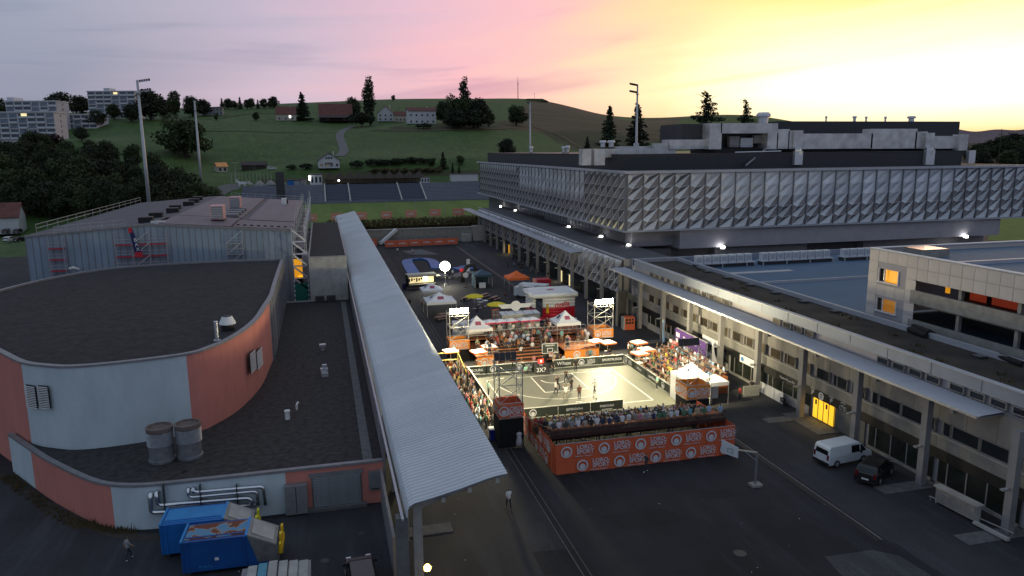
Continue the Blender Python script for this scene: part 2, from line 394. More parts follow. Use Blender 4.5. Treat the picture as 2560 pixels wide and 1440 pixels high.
def catmull(pts, n=6, closed=False):
    P = [Vector(p) for p in pts]; out = []; L = len(P)
    rng = range(L) if closed else range(L - 1)
    for i in rng:
        p0 = P[(i - 1) % L] if closed or i > 0 else P[0]; p1 = P[i]; p2 = P[(i + 1) % L]; p3 = P[(i + 2) % L] if closed or i + 2 < L else P[-1]
        for k in range(n):
            t = k / n; out.append(0.5 * ((2 * p1) + (p2 - p0) * t + (2 * p0 - 5 * p1 + 4 * p2 - p3) * t * t + (3 * p1 - p0 - 3 * p2 + p3) * t ** 3))
    if not closed: out.append(P[-1])
    return out
# ================================================================== GROUND AND TERRAIN
def struct(name, mb, m, **k): return tag(mb.build(name, m, **k), kind='structure')
struct('ground', MB().quad((-260, -60, 0), (420, -60, 0), (420, 226, 0), (-260, 226, 0)), M['asphalt'])
Z1 = 0.004
def sheet(name, pts, m, z=Z1): return struct(name, MB().add([(p[0], p[1], z) for p in pts], [tuple(range(len(pts)))]), m)
sheet('service_lane', [(37.9, 18), (48.2, 18), (48.2, 226), (37.9, 226)], M['asphalt2'])
sheet('yard_strip', [(4.5, 18), (15.2, 18), (15.2, 222), (4.5, 222)], M['asphalt3'])
sheet('delivery_road', [(-70, 18), (3.4, 18), (3.4, 55.4), (-12.8, 55.0), (-16.3, 56.3), (-21.3, 61.4), (-28.7, 70.2), (-70, 120)], M['asphalt3'])
sheet('verge', [G(*p) for p in [(0, 1180), (75, 1222), (150, 1270), (285, 1328), (400, 1340), (400, 1352), (320, 1352), (235, 1330), (130, 1275), (60, 1232), (0, 1197)]], M['moss'], 0.008)
sheet('kerb_footway', [G(*p) for p in [(225, 1332), (310, 1385), (400, 1440), (470, 1440), (400, 1356), (320, 1356)]], M['asphalt2'], 0.006)
sheet('concrete_apron', [G(*p) for p in [(2062, 1392), (2180, 1375), (2250, 1390), (2330, 1440), (2105, 1440)]], M['apron'], 0.008)
def strip(name, pts, w, m, z=0.008):
    mb = MB(); P = [Vector((p[0], p[1], 0)) for p in pts]
    for a, b in zip(P[:-1], P[1:]):
        d = (b - a).normalized(); n = Vector((-d.y, d.x, 0)) * w / 2
        mb.quad(*[(q.x, q.y, z) for q in (a - n, b - n, b + n, a + n)])
    return struct(name, mb, m)
strip('gutter', [(15.25, 18), (15.5, 222)], 0.07, M['slab']); strip('gutter', [(15.75, 18), (16.0, 222)], 0.06, M['slab'])
strip('gutter', [(37.0, 40.5), (37.0, 215)], 0.55, M['black']); strip('gutter', [(37.32, 40.5), (37.32, 215)], 0.07, M['conc'])
strip('worn_edge', [(38.2, 40), (38.2, 215)], 1.2, M['asphalt3'], 0.006)
for i, pl in enumerate([[(1500, 1290), (1660, 1270), (1720, 1300), (1560, 1325)], [(1330, 1380), (1440, 1370), (1500, 1440), (1360, 1440)], [(1740, 1230), (1820, 1222), (1850, 1240), (1765, 1250)], [(560, 1395), (640, 1388), (660, 1410), (575, 1420)], [(1960, 1200), (2010, 1190), (2100, 1250), (2050, 1262)]]): sheet('tarmac_repair', [G(*q) for q in pl], M['repair'], 0.0055)
# manhole covers and worn repairs let into the tarmac
for i, (x, y, r) in enumerate([(1850, 1383, 0.45), (1215, 970, 0.4), (700, 1380, 0.35), (812, 1402, 0.3), (905, 1333, 0.3)]):
    c = G(x, y); tag(MB().lathe([(r, 0), (r, 0.014), (r * 0.86, 0.016), (r * 0.84, 0.012), (0.01, 0.012)], 18, 0, (c[0], c[1], 0)).build('manhole_cover', M['steel_d']), kind='structure')
# concrete pads that run out from under the columns
COLY = [39.1 + 8.1 * i for i in range(24)]
for i, y in enumerate(COLY[:9]):
    if i in (0, 1, 3, 7): struct('paving_pad', MB().box(42.6, y - 0.85, 0, 48.0, y + 0.55, 0.05), M['slab'])
struct('paving_pad', MB().box(4.6, 49.6, 0, 8.0, 51.0, 0.05), M['slab']); struct('paving_pad', MB().box(4.6, 57.6, 0, 8.2, 59.2, 0.05), M['slab'])
sheet('floor_plate', [G(*p) for p in [(1005, 628), (1052, 623), (1098, 636), (1032, 637)]], M['slab'], 0.03)
sheet('pale_paving', [G(*p) for p in [(1020, 738), (1090, 768), (1200, 755), (1180, 710), (1130, 700), (1080, 705)]], M['asphalt2'], 0.006)

# hill behind: smooth surface through surveyed heights (pixel, distance)
_ctl = []
for x, y in [(-260, 226), (-150, 226), (-60, 226), (0, 226), (60, 226), (150, 226), (260, 226), (420, 226), (-180, 300), (-100, 300), (800, 226), (1200, 226), (-700, 226)]: _ctl.append((x, y, -0.3))
for x, y in [(-20, 250), (40, 250), (100, 250), (-20, 340), (40, 338), (100, 336), (-40, 300), (120, 300)]: _ctl.append((x, y, 3.9))
for px, py, Y in [(300, 525, 300), (480, 500, 330), (560, 470, 350), (640, 452, 372), (900, 436, 368), (1100, 432, 368), (1200, 430, 370), (560, 425, 420), (650, 425, 410), (822, 420, 378), (1000, 410, 390), (1180, 405, 395),
                  (700, 380, 460), (1000, 370, 470), (1300, 372, 470), (870, 320, 600), (700, 302, 620), (1050, 312, 560), (1300, 330, 560), (1480, 372, 520), (430, 298, 640), (520, 288, 660), (640, 270, 720), (760, 262, 750),
                  (870, 257, 780), (980, 248, 860), (1200, 247, 880), (1340, 249, 880), (1440, 270, 860), (1530, 293, 840), (1600, 304, 830), (1750, 292, 800), (1900, 291, 800), (1700, 330, 640), (2050, 320, 900),
                  (100, 358, 490), (300, 296, 560), (200, 350, 430), (60, 290, 640), (0, 370, 420), (180, 300, 620), (2250, 380, 700), (2450, 395, 700), (2560, 400, 700), (2700, 400, 700)]:
    _ctl.append(PY(px, py, Y))
for az in range(-60, 61, 10):
    t = math.radians(az)
    for D in (1350, 2200): _ctl.append((D * math.sin(t), D * math.cos(t), 15.0 if az < 28 else 12.0))
_c = np.array(_ctl)
def _tps(r2): return np.where(r2 > 0, r2 * np.log(np.maximum(r2, 1e-9)), 0)
_xy = _c[:, :2] / 100.0; _n = len(_c)
_K = _tps(((_xy[:, None] - _xy[None]) ** 2).sum(-1)) + 0.02 * np.eye(_n)
_Pm = np.hstack([np.ones((_n, 1)), _xy]); _A = np.block([[_K, _Pm], [_Pm.T, np.zeros((3, 3))]])
_w = np.linalg.solve(_A, np.concatenate([_c[:, 2], np.zeros(3)]))
def HT(x, y):
    q = np.stack([np.asarray(x, float).ravel(), np.asarray(y, float).ravel()], 1) / 100.0
    r2 = ((q[:, None] - _xy[None]) ** 2).sum(-1)
    h = _tps(r2) @ _w[:_n] + _w[_n] + q @ _w[_n + 1:]
    X_, Y_ = q[:, 0] * 100, q[:, 1] * 100          # level ground cut for the pitch and the terrace bank
    cap = np.where(Y_ < 343, 4.0, np.where(Y_ < 367, 4.0 + (Y_ - 343) * .30, np.where(Y_ < 380, 11.4 + (Y_ - 367) * .06, 12.2 + (Y_ - 380) * .35))) + np.maximum(0, np.maximum(-34 - X_, X_ - 86)) * .25
    return np.where(Y_ < 420, np.minimum(h, cap), h)
def TZ(x, y): return float(HT([x], [y])[0])
def T(px, py, d0=226, d1=1500, step=2.0):
    """where the sight line meets the hillside"""
    d = ray(px, py); d = d / d[1]; Y = np.arange(d0, d1, step)
    z = CAMH + d[2] * Y; h = HT(d[0] * Y, Y); k = np.where(z <= h)[0]
    i = k[0] if len(k) else len(Y) - 1
    return (float(d[0] * Y[i]), float(Y[i]), float(h[i]))
def inpoly(px, py, poly):
    c = False; j = len(poly) - 1
    for i in range(len(poly)):
        a, b = poly[i], poly[j]
        if (a[1] > py) != (b[1] > py) and px < (b[0] - a[0]) * (py - a[1]) / (b[1] - a[1]) + a[0]: c = not c
        j = i
    return c
M['field'] = asphalt('meadow', (0.032, 0.080, 0.011), (0.056, 0.112, 0.020))
M['stubble'] = mat('dry_stubble', (0.085, 0.062, 0.032), 0.95, 0, 0.25, 0.03, stretch=(0.4, 2.5, 1), detail=9)
M['olive'] = mat('rough_grass', (0.045, 0.05, 0.018), 0.95, 0, 0.3, 0.03, detail=9)
M['farfield'] = mat('distant_woods', (0.022, 0.022, 0.02), 0.95, 0, 0.4, 0.01, detail=9)
xs = np.concatenate([np.arange(-900, -300, 30), np.arange(-300, 620, 10), np.arange(620, 1900, 40)]); ys = np.concatenate([np.arange(226, 1000, 8), np.arange(1000, 2400, 60)])
gx, gy = np.meshgrid(xs, ys); gz = HT(gx, gy).reshape(gx.shape); gz[0, :] = -0.3
mb = MB(); nx = len(xs)
mb.v = [(float(a), float(b), float(c)) for a, b, c in zip(gx.ravel(), gy.ravel(), gz.ravel())]
brown = [[(1330, 250), (1440, 262), (1560, 300), (1680, 330), (1330, 330), (1250, 320), (1290, 290)], [(1560, 305), (1700, 292), (1690, 345), (1600, 360), (1540, 335)]]
olive = [[(980, 318), (1340, 296), (1460, 370), (1440, 385), (1330, 322), (1200, 324), (1000, 326)], [(640, 445), (1220, 415), (1220, 440), (640, 465)], [(1300, 300), (1620, 345), (1620, 380), (1480, 370)]]
for j in range(len(ys) - 1):
    for i in range(nx - 1):
        a = j * nx + i; mb.f.append((a, a + 1, a + nx + 1, a + nx))
        x, y, z = (gx[j, i] + gx[j, i + 1]) / 2, (ys[j] + ys[j + 1]) / 2, (gz[j, i] + gz[j + 1, i + 1]) / 2
        q = PROJ(x, y, z); k = 0
        if any(inpoly(*q, p) for p in brown): k = 1
        elif any(inpoly(*q, p) for p in olive): k = 2
        elif y > 1000 or q[0] > 2050: k = 3
        mb.m.append(k)
tag(mb.build('hillside', [M['field'], M['stubble'], M['olive'], M['farfield']], smooth=True), kind='structure')
# plain to the horizon and the far ridge
mb = MB(); pts = []
struct('plain', MB().quad((-16000, 2300, 8), (16000, 2300, 8), (16000, 16000, 8), (-16000, 16000, 8)), M['farfield'])
M['ridge'] = mat('far_ridge', (0.16, 0.12, 0.13), 1.0, 0, 0.15, 0.002)  # muted purple-grey stands in for haze over the distance
for nm, Y, ya, yb, amp in (('far_ridge', 9000, 330, 322, 5), ('near_ridge', 4500, 362, 350, 6)):
    mb = MB(); prev = None
    for k, px in enumerate(range(1900, 2900, 12)):
        t = (px - 1900) / 700; py = ya + (yb - ya) * t + amp * math.sin(px * 0.021) * 0.6 + amp * 0.5 * math.sin(px * 0.057 + 1)
        top = PY(px, py, Y); bot = (top[0] * 0.93, Y * 0.93, 6); back = (top[0] * 1.1, Y * 1.1, 6)
        if prev: mb.quad(prev[1], bot, top, prev[0]); mb.quad(prev[0], top, back, prev[2])
        prev = (top, bot, back)
    struct(nm, mb, M['ridge'] if nm == 'far_ridge' else M['farfield'])
# lane climbing the meadow
def drape(name, pts, w, m, lift=0.25):
    P = [Vector(T(*p)) for p in pts]; P = catmull(P, 5); mb = MB(); pr = None
    for i, p in enumerate(P):
        d = (P[min(i + 1, len(P) - 1)] - P[max(i - 1, 0)]); d.z = 0; d.normalize(); n = Vector((-d.y, d.x, 0)) * w / 2
        a, b = p - n, p + n; a.z = TZ(a.x, a.y) + lift; b.z = TZ(b.x, b.y) + lift
        if pr: mb.quad(tuple(pr[0]), tuple(pr[1]), tuple(b), tuple(a))
        pr = (a, b)
    return struct(name, mb, m, fix=True)
drape('lane', [(848, 392), (860, 377), (852, 352), (850, 338), (862, 325), (880, 315)], 5.5, M['slab'])
drape('footpath', [(420, 520), (500, 500), (560, 478), (600, 468), (690, 462)], 6, M['slab'])
drape('field_edge', [(440, 332), (560, 329), (700, 331), (850, 332)], 1.6, M['olive'])
drape('field_edge', [(930, 327), (1050, 327), (1180, 325), (1290, 321)], 5, M['stubble'])
drape('field_edge', [(470, 301), (600, 288), (700, 284)], 2.2, M['olive'])
drape('field_track', [(1455, 372), (1405, 343), (1340, 318), (1330, 298)], 4, M['stubble'])
# football pitch with its mown stripes, behind the retaining wall
mb = MB()
for i in range(14):
    x0 = -14 + i * 8.4; mb.quad((x0, 232, 4.5), (x0 + 8.4, 232, 4.5), (x0 + 8.4, 341, 4.5), (x0, 341, 4.5), i % 2)
M['grass2'] = mat('pitch_grass_light', (0.085, 0.155, 0.016), 0.9, 0, 0.25, 0.25, detail=8)
tag(mb.build('pitch', [M['grass'], M['grass2']]), kind='structure')
sheet('grass_field', [G(*p) for p in [(2470, 600), (2600, 610), (2700, 500), (2480, 520)]], M['grass'], 0.01)

# ================================================================== ROUNDED HALL (left foreground)
ZU, ZL = 10.5, 3.5
hall = thing('rounded_hall', 'salmon and pale grey rendered hall with curved walls and gravel roofs', 'building', (-14, 75, 0))
up_px = [(-60, 850), (0, 880), (52, 905), (115, 914), (180, 916), (300, 906), (465, 885), (530, 866), (590, 838), (640, 800), (666, 762), (682, 735)]
up = [G(x, y, ZU) for x, y in up_px] + [(-6.55, 100, ZU), (-6.65, 123.3, ZU)] 
upc = catmull(up, 5)
back = catmull([(-6.65, 123.3, ZU), (-19.2, 124, ZU), (-30.2, 122, ZU), (-36.4, 115.6, ZU), (-40.3, 105.8, ZU), (-41.5, 93, ZU), (-37, 81, ZU), tuple(up[0])], 5)[1:-1]
ring = upc + back
def wallstrip(mb, pts, z0, z1, mi=0):
    for a, b in zip(pts[:-1], pts[1:]): mb.quad((a[0], a[1], z0), (b[0], b[1], z0), (b[0], b[1], z1), (a[0], a[1], z1), mi)
def offset_ring(pts, d, closed=True):
    out = []; L = len(pts)
    for i in range(L):
        a = pts[(i - 1) % L] if closed or i > 0 else pts[i]; b = pts[(i + 1) % L] if closed or i < L - 1 else pts[i]
        t = Vector((b[0] - a[0], b[1] - a[1], 0)); t.normalize(); n = Vector((-t.y, t.x, 0)); out.append((pts[i][0] + n.x * d, pts[i][1] + n.y * d))
    return out
def coping(mb, pts, z, w, h, closed=True, lip=0.08):
    o = offset_ring(pts, -lip, closed); i = offset_ring(pts, w, closed); L = len(pts)
    for k in range(L if closed else L - 1):
        q = (k + 1) % L
        a, b, c, d = o[k], o[q], i[q], i[k]
        mb.quad((a[0], a[1], z - 0.12), (b[0], b[1], z - 0.12), (b[0], b[1], z + h), (a[0], a[1], z + h))
        mb.quad((a[0], a[1], z + h), (b[0], b[1], z + h), (c[0], c[1], z + h), (d[0], d[1], z + h))
        mb.quad((d[0], d[1], z + h), (c[0], c[1], z + h), (c[0], c[1], z - 0.3), (d[0], d[1], z - 0.3))
# wall bays by colour: split where the photograph changes colour (roof-edge positions)
def bays(pts, cuts):
    segs = []; cur = [pts[0]]; ci = 0
    for a, b in zip(pts[:-1], pts[1:]):
        xa, xb = PROJ(*a)[0], PROJ(*b)[0]
        if ci < len(cuts) and xb > cuts[ci]:
            t = (cuts[ci] - xa) / (xb - xa); p = tuple(Vector(a).lerp(Vector(b), t)); cur.append(p); segs.append(cur); cur = [p]; ci += 1
        cur.append(b)
    segs.append(cur); return segs
upc3 = [tuple(p) for p in upc]
sg = bays(upc3, [52, 465, 672])
M['profile'] = mat('profiled_glass', (0.24, 0.235, 0.25), 0.45, 0.1, 0.2, 0.5, stretch=(1, 1, 0.15))
for s_, m_ in zip(sg, ('pink', 'white', 'pink', 'profile')):
    mb = MB(); wallstrip(mb, s_, 0 if m_ == 'pink' and s_ is sg[0] else ZL - 0.3, ZU); mb.build('wall_panel', M[m_], hall)
mb = MB(); wallstrip(mb, [upc3[-1]] + [tuple(p) for p in back] + [upc3[0]], 0, ZU); mb.build('rear_wall', M['pink'], hall)
mb = MB().add([(p[0], p[1], ZU - 0.18) for p in ring], [tuple(range(len(ring)))]); mb.build('upper_roof', M['gravel'], hall)
mb = MB(); coping(mb, ring, ZU, 0.42, 0.05); mb.build('upper_coping', M['coping'], hall)
# vertical joints of the profiled glass on the street side
for k in range(14):
    y = 89 + k * 2.5; MB().box(-6.63, y, ZL, -6.45, y + 0.10, ZU - 0.15).build('glass_rib', M['coping'], hall)
# lower tier
lo_px = [(20, 1085), (50, 1105), (110, 1145), (180, 1181), (225, 1200), (270, 1211), (330, 1214), (400, 1210)]
lo = [G(x, y, ZL) for x, y in lo_px]; YF = 55.75
loc_ = [tuple(p) for p in catmull(lo + [(-8, YF, ZL)], 5)] + [(3.5, YF, ZL)]
sg = bays(loc_, [76, 276, 708])
for s_, m_ in zip(sg, ('white', 'pink', 'white', 'pink')):
    mb = MB(); wallstrip(mb, s_, 0, ZL); mb.build('wall_panel', M[m_], hall)
mb = MB(); wallstrip(mb, [(3.5, YF, 0), (3.5, 123, 0)], 0, ZL); mb.build('side_wall', M['conc_d'], hall)
rp = loc_ + [(3.5, 123, ZL), (-7, 123, ZL), (-7, 90, ZL), (-14, 70, ZL), (-24, 72, ZL)]
mb = MB().add([(p[0], p[1], ZL - 0.15) for p in rp], [tuple(range(len(rp)))]); mb.build('lower_roof', M['gravel2'], hall)
mb = MB(); coping(mb, loc_, ZL, 0.35, 0.06, False); mb.build('lower_coping', M['coping'], hall)
MB().box(2.0, YF + 0.4, ZL - 0.15, 2.75, 121, ZL - 0.08).build('walkway_slabs', M['conc_d'], hall)
# louvres
def louvre(px0, px1, py0, py1, nm, frame, slat):
    # on the curved wall: find the wall point under the pixel column at mid height
    def onwall(px):
        for u, v in zip(upc3[:-1], upc3[1:]):
            xa, xb = PROJ(u[0], u[1], 7.5)[0], PROJ(v[0], v[1], 7.5)[0]
            if xa <= px <= xb: t = (px - xa) / (xb - xa); return (u[0] + (v[0] - u[0]) * t, u[1] + (v[1] - u[1]) * t)
        return upc3[0]
    a, b = onwall(px0), onwall(px1)
    a = PY(px0, py0, a[1]); b = PY(px1, py0, b[1]); zb = PY(px0, py1, a[1])[2]
    d = Vector((b[0] - a[0], b[1] - a[1], 0)); n = Vector((d.y, -d.x, 0)).normalized() * 0.28
    p0 = Vector((a[0], a[1], 0)) + n; p1 = Vector((b[0], b[1], 0)) + n; zt = a[2]
    mb = MB(); mb.quad((p0.x, p0.y, zb), (p1.x, p1.y, zb), (p1.x, p1.y, zt), (p0.x, p0.y, zt)); fr = mb.build('louvre', M['black'], hall)
    k = 13; h = (zt - zb) / k
    for i in range(k):
        z = zb + h * (i + 0.3); MB().bar((p0.x + n.x * .5, p0.y + n.y * .5, z), (p1.x + n.x * .5, p1.y + n.y * .5, z), 0.05, h * 0.45).build('slat', slat, fr)
louvre(72, 97, 958, 1014, 'l', None, M['paint']); louvre(102, 128, 960, 1017, 'l', None, M['paint'])
louvre(614, 628, 884, 935, 'l', None, M['paint']); louvre(631, 645, 880, 926, 'l', None, M['paint'])
# roller door, cabinets, pipes on the yard front
def fx(px, py, off=0): return PY(px, py, YF - off)
a = fx(778, 1195); b = fx(908, 1280); zt, zb = a[2], 0.25
gd = MB().box(a[0], YF - 0.06, zb, b[0], YF + 0.02, zt).build('roller_door', M['conc_d'], hall)
k = 18; h = (zt - zb) / k
me = MB().box(0, -0.05, 0.02, b[0] - a[0] - 0.2, 0, h * 0.86).mesh('door_slat', M['steel'])
for i in range(k): link('door_slat', me, Vector((a[0] + 0.1, YF - 0.065, zb + i * h)) - hall.location, gd).parent = gd; gd.children[-1].location = (a[0] + 0.1 - hall.location.x, YF - 0.065 - hall.location.y, zb + i * h)
MB().box(a[0] - 0.15, YF - 0.09, zt, b[0] + 0.15, YF + 0.02, zt + 0.35).build('door_lintel', M['coping'], hall)
MB().box(a[0] - 0.4, YF - 0.5, 0, b[0] + 0.3, YF, 0.25).build('threshold', M['slab'], hall)
c0 = fx(712, 1222); c1 = fx(768, 1222)
cb = MB().box(c0[0], YF - 0.7, 0.15, c1[0], YF - 0.02, 2.45).build('switch_cabinet', M['coping'], hall)
MB().box((c0[0] + c1[0]) / 2 - 0.02, YF - 0.72, 0.25, (c0[0] + c1[0]) / 2 + 0.02, YF - 0.70, 2.35).build('door_joint', M['black'], cb)
c0 = fx(921, 1192); c1 = fx(956, 1238)
cb = MB().box(c0[0], YF - 0.3, 1.2, c1[0], YF - 0.02, 2.75).build('meter_box', M['coping'], hall); MB().box(c0[0] + .2, YF - .32, 1.28, c1[0] - .2, YF - .3, 1.36).build('slot', M['black'], cb)
def pipes(pts, r):
    mb = MB(); P = [Vector(p) for p in pts]; out = [P[0]]
    for i in range(1, len(P) - 1):
        d0 = (P[i - 1] - P[i]).normalized(); d1 = (P[i + 1] - P[i]).normalized(); q = 0.3
        for t in (0, .25, .5, .75, 1): out.append(P[i] + d0 * q * (1 - t) ** 2 + d1 * q * t * t)
    out.append(P[-1]); mb.pipe(out, r, 10); mb.lathe([(r * 1.35, 0), (r * 1.35, 0.12)], 10, 0, tuple(P[0] - Vector((0, 0, 0.06)))); return mb
yp = YF - 0.30
def wp(px, py): p = PY(px, py, yp); return (p[0], yp, p[2])
for i, (pp, r) in enumerate([([(376, 1240), (378, 1282), (640, 1262)], .17), ([(391, 1237), (396, 1264), (625, 1245), (632, 1262)], .17), ([(470, 1227), (472, 1244), (642, 1228), (646, 1262)], .13), ([(482, 1226), (484, 1231), (658, 1216), (664, 1262)], .13)]):
    P = [wp(*q) for q in pp]; P = [(P[0][0], YF + 0.02, P[0][2] + 0.1), (P[0][0], yp, P[0][2] + 0.1)] + P[1:]
    pipes(P, r).build('insulated_pipe', M['shine'], hall, smooth=True)
for px in (408, 500, 592): p = wp(px, 1222); MB().box(p[0] - .03, YF - .5, p[2] - 1.6, p[0] + .03, YF, p[2] + .3).build('pipe_bracket', M['steel_d'], hall)
# things standing on the gravel roofs
def roof_thing(name, label, cat, px, py, z, mk, m, **k):
    c = G(px, py, z); mb = MB(); mk(mb); t = thing(name, label, cat, (c[0], c[1], z)); return t, c
c = G(570, 825, ZU - .18); t = thing('roof_ventilator', 'black and white conical ventilator on the upper gravel roof', 'ventilator', (c[0], c[1], ZU - .18))
MB().lathe([(.62, 0), (.62, .5), (.55, .55), (.55, .62)], 20).build('drum', M['black'], t, world=False, smooth=False)
MB().lathe([(.78, .62), (.80, .70), (.48, 1.35), (.46, 1.38)], 20).build('cowl', M['paint'], t, world=False); MB().lathe([(.44, 1.38), (.40, 1.42)], 20).build('cap', M['black'], t, world=False)
c = G(543, 852, ZU - .18); one('vent_pipe', MB().lathe([(.3, 0), (.3, .1), (.17, .14), (.17, 1.75), (.2, 1.78), (.2, 1.85)], 12, 0, (c[0], c[1], ZU - .18)), M['alu'], 'slim grey vent pipe at the edge of the upper gravel roof', 'vent pipe', loc=(c[0], c[1], ZU - .18), smooth=False)
M['corr'] = mat('corrugated_zinc', (0.24, 0.25, 0.27), 0.45, 0.5, 0.2, 2)
M['rust'] = mat('rusty_lid', (0.10, 0.085, 0.08), 0.8, 0.2, 0.5, 2, col2=(0.22, 0.17, 0.15))
for i, (px, py) in enumerate([(406, 1150), (476, 1141)]):
    c = G(px, py, ZL - .15); t = thing('roof_extractor', ('left' if i == 0 else 'right') + ' of the two big ribbed grey cylinders on the lower roof', 'extractor', (c[0], c[1], ZL - .15), group='ribbed cylinders on the lower roof')
    MB().lathe([(.98, 0), (.98, .22), (.92, .25), (.92, 1.35), (.95, 1.4)], 28).build('base_drum', M['corr'], t, world=False, smooth=False)
    prof = []
    for q in range(13): z = 1.4 + q * .085; prof += [(1.0, z), (.93, z + .045)]
    MB().lathe(prof, 28).build('ribbed_collar', M['steel'], t, world=False)
    MB().lathe([(.99, 2.5), (1.0, 2.85), (.86, 2.87), (.82, 2.7), (.05, 2.68)], 28).build('rim', M['rust'], t, world=False)
for nm, lb, px, py, k in [('roof_cowl', 'small grey box vent in the middle of the lower roof', 807, 876, 0), ('roof_cowl', 'double grey cowl vent on the lower roof', 811, 938, 1), ('roof_cowl', 'short white vent stub near the two cylinders', 719, 1048, 2), ('roof_cowl', 'small bent white pipe on the lower roof', 742, 1024, 3)]:
    c = G(px, py, ZL - .15); t = thing(nm, lb, 'vent', (c[0], c[1], ZL - .15))
    if k < 2:
        MB().lathe([(.28, 0), (.28, .5)], 10).build('stem', M['alu'], t, world=False); MB().obox((0, 0, .5), (.75, .6, .3), .1).build('hood', M['alu'], t, world=False)
        if k: MB().obox((.05, -.5, 0), (.7, .6, .45), .1).build('box', M['alu'], t, world=False); MB().obox((.05, .2, .8), (.5, .45, .35), .1).build('hood', M['steel'], t, world=False)
    elif k == 2: MB().lathe([(.22, 0), (.22, .75), (.27, .76), (.27, .85)], 12).build('stub', M['paint'], t, world=False)
    else: MB().pipe([(0, 0, 0), (0, 0, .45), (.08, .15, .6), (.15, .3, .6)], .1, 8).build('bend', M['paint'], t, world=False)
c = G(461, 1178, ZL - .13); tag(MB().lathe([(.2, 0), (.2, .03), (.16, .03)], 12, 0, c).build('roof_drain', M['black'], hall))

# ================================================================== LEFT CANOPY (long ribbed roof)
can = thing('curved_canopy', 'long pale ribbed metal canopy roof curving down at its left edge', 'canopy', (5, 45, 0))
prof = [(3.85, 6.2), (3.86, 6.75), (3.98, 7.02), (4.28, 7.18), (4.8, 7.28), (5.45, 7.4), (7.0, 7.75), (8.7, 8.2), (9.2, 8.29), (9.9, 8.37)]
y = 40.5; YEND = 244.0; si = 0
while y < YEND:
    ye = min(y + 7.4, YEND); mb = MB(); lift = 0.015 * (si % 2); np_ = len(prof); nr = int((ye - y) / .42); rows_ = []
    for k in range(nr):       # trapezoid ribs across the slope
        b0 = y + (ye - y) * k / nr; w = (ye - y) / nr
        rows_ += [(b0, 0), (b0 + w * .52, 0), (b0 + w * .60, .075), (b0 + w * .92, .075)]
    rows_.append((ye, 0))
    for yy, o in rows_:
        for j, (x, z) in enumerate(prof):
            nrm = (-1, 0) if j < 2 else ((-.6, .8) if j == 2 else (-.2, 1)); mb.v.append((x + nrm[0] * (o + lift), yy, z + nrm[1] * (o + lift)))
    for k in range(len(rows_) - 1):
        for j in range(np_ - 1):
            a = k * np_ + j; mb.f.append((a, a + 1, a + np_ + 1, a + np_)); mb.m.append(0)
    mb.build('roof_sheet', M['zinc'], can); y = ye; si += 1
mb = MB()
for (x0, z0), (x1, z1) in zip(prof[:-1], prof[1:]): mb.hexa([(x0, 40.5, z0 - .12), (x1, 40.5, z1 - .12), (x1, YEND, z1 - .12), (x0, YEND, z0 - .12), (x0, 40.5, z0 - .05), (x1, 40.5, z1 - .05), (x1, YEND, z1 - .05), (x0, YEND, z0 - .05)])
mb.build('soffit', M['coping'], can)
for x, z in ((6.0, 7.28), (7.6, 7.7), (9.3, 8.1)): MB().box(x - .12, 40.6, z - .32, x + .12, YEND - .2, z).build('purlin', M['conc_l'], can)
MB().bar((3.55, 40.4, 6.25), (3.55, YEND, 6.25), .16, .14).build('gutter', M['steel'], can)
k = 0
for y in np.arange(41.2, YEND, 8.1):
    mb = MB(); mb.box(4.2, y - .2, 0, 4.75, y + .25, 6.6); mb.hexa([(4.2, y - .2, 6.6), (4.75, y - .2, 6.6), (4.75, y + .25, 6.6), (4.2, y + .25, 6.6), (4.05, y - .2, 7.05), (9.4, y - .2, 7.95), (9.4, y + .2, 7.95), (4.05, y + .2, 7.05)])
    mb.build('column', M['conc'], can); k += 1
MB().box(3.5, YF, 0, 3.72, YEND, 6.2).build('back_wall', M['coping'], can)
mb = MB()
for i in range(20): mb.box(3.44, 57 + i * 3.2, 4.0, 3.49, 59.6 + i * 3.2, 6.0)
mb.build('back_glazing', M['profile'], can)
MB().box(3.2, 40.9, 0, 3.9, 41.6, 6.1).build('end_pier', M['conc_d'], can)
MB().box(3.2, 44.5, 0, 3.4, 55.4, 3.0).build('fence_panel', M['coping'], can)

# ================================================================== CLADDING HALL AND ANNEX BEHIND
ch = thing('cladding_hall', 'grey-blue vertical cladding hall with low gable and mauve sheet roof under renovation', 'building', (-26, 140, 0))
YH = 131.5
def hy(px, py): p = PY(px, py, YH); return p
L0 = hy(62, 592); PK = hy(375, 562); R0 = hy(730, 577); YB = 212
mb = MB(); mb.quad((L0[0], YH, 0), (R0[0], YH, 0), (R0[0], YH, R0[2]), (L0[0], YH, L0[2])); mb.tri((L0[0], YH, L0[2]), (R0[0], YH, R0[2]), (PK[0], YH, PK[2])); mb.quad((R0[0], YH, 0), (R0[0], YB, 0), (R0[0], YB, R0[2]), (R0[0], YH, R0[2])); mb.quad((L0[0], YB, 0), (L0[0], YH, 0), (L0[0], YH, L0[2]), (L0[0], YB, L0[2]))
mb.quad((R0[0], YB, 0), (L0[0], YB, 0), (L0[0], YB, L0[2]), (R0[0], YB, R0[2]))
mb.build('wall', M['clad'], ch)
def zt_at(x): return L0[2] + (PK[2] - L0[2]) * (x - L0[0]) / (PK[0] - L0[0]) if x < PK[0] else PK[2] + (R0[2] - PK[2]) * (x - PK[0]) / (R0[0] - PK[0])
nsl = 42
for i in range(nsl + 1):
    x = L0[0] + (R0[0] - L0[0]) * i / nsl; MB().box(x - .035, YH - .08, 1, x + .035, YH - .01, zt_at(x) - .1).build('cladding_seam', M['coping'], ch)
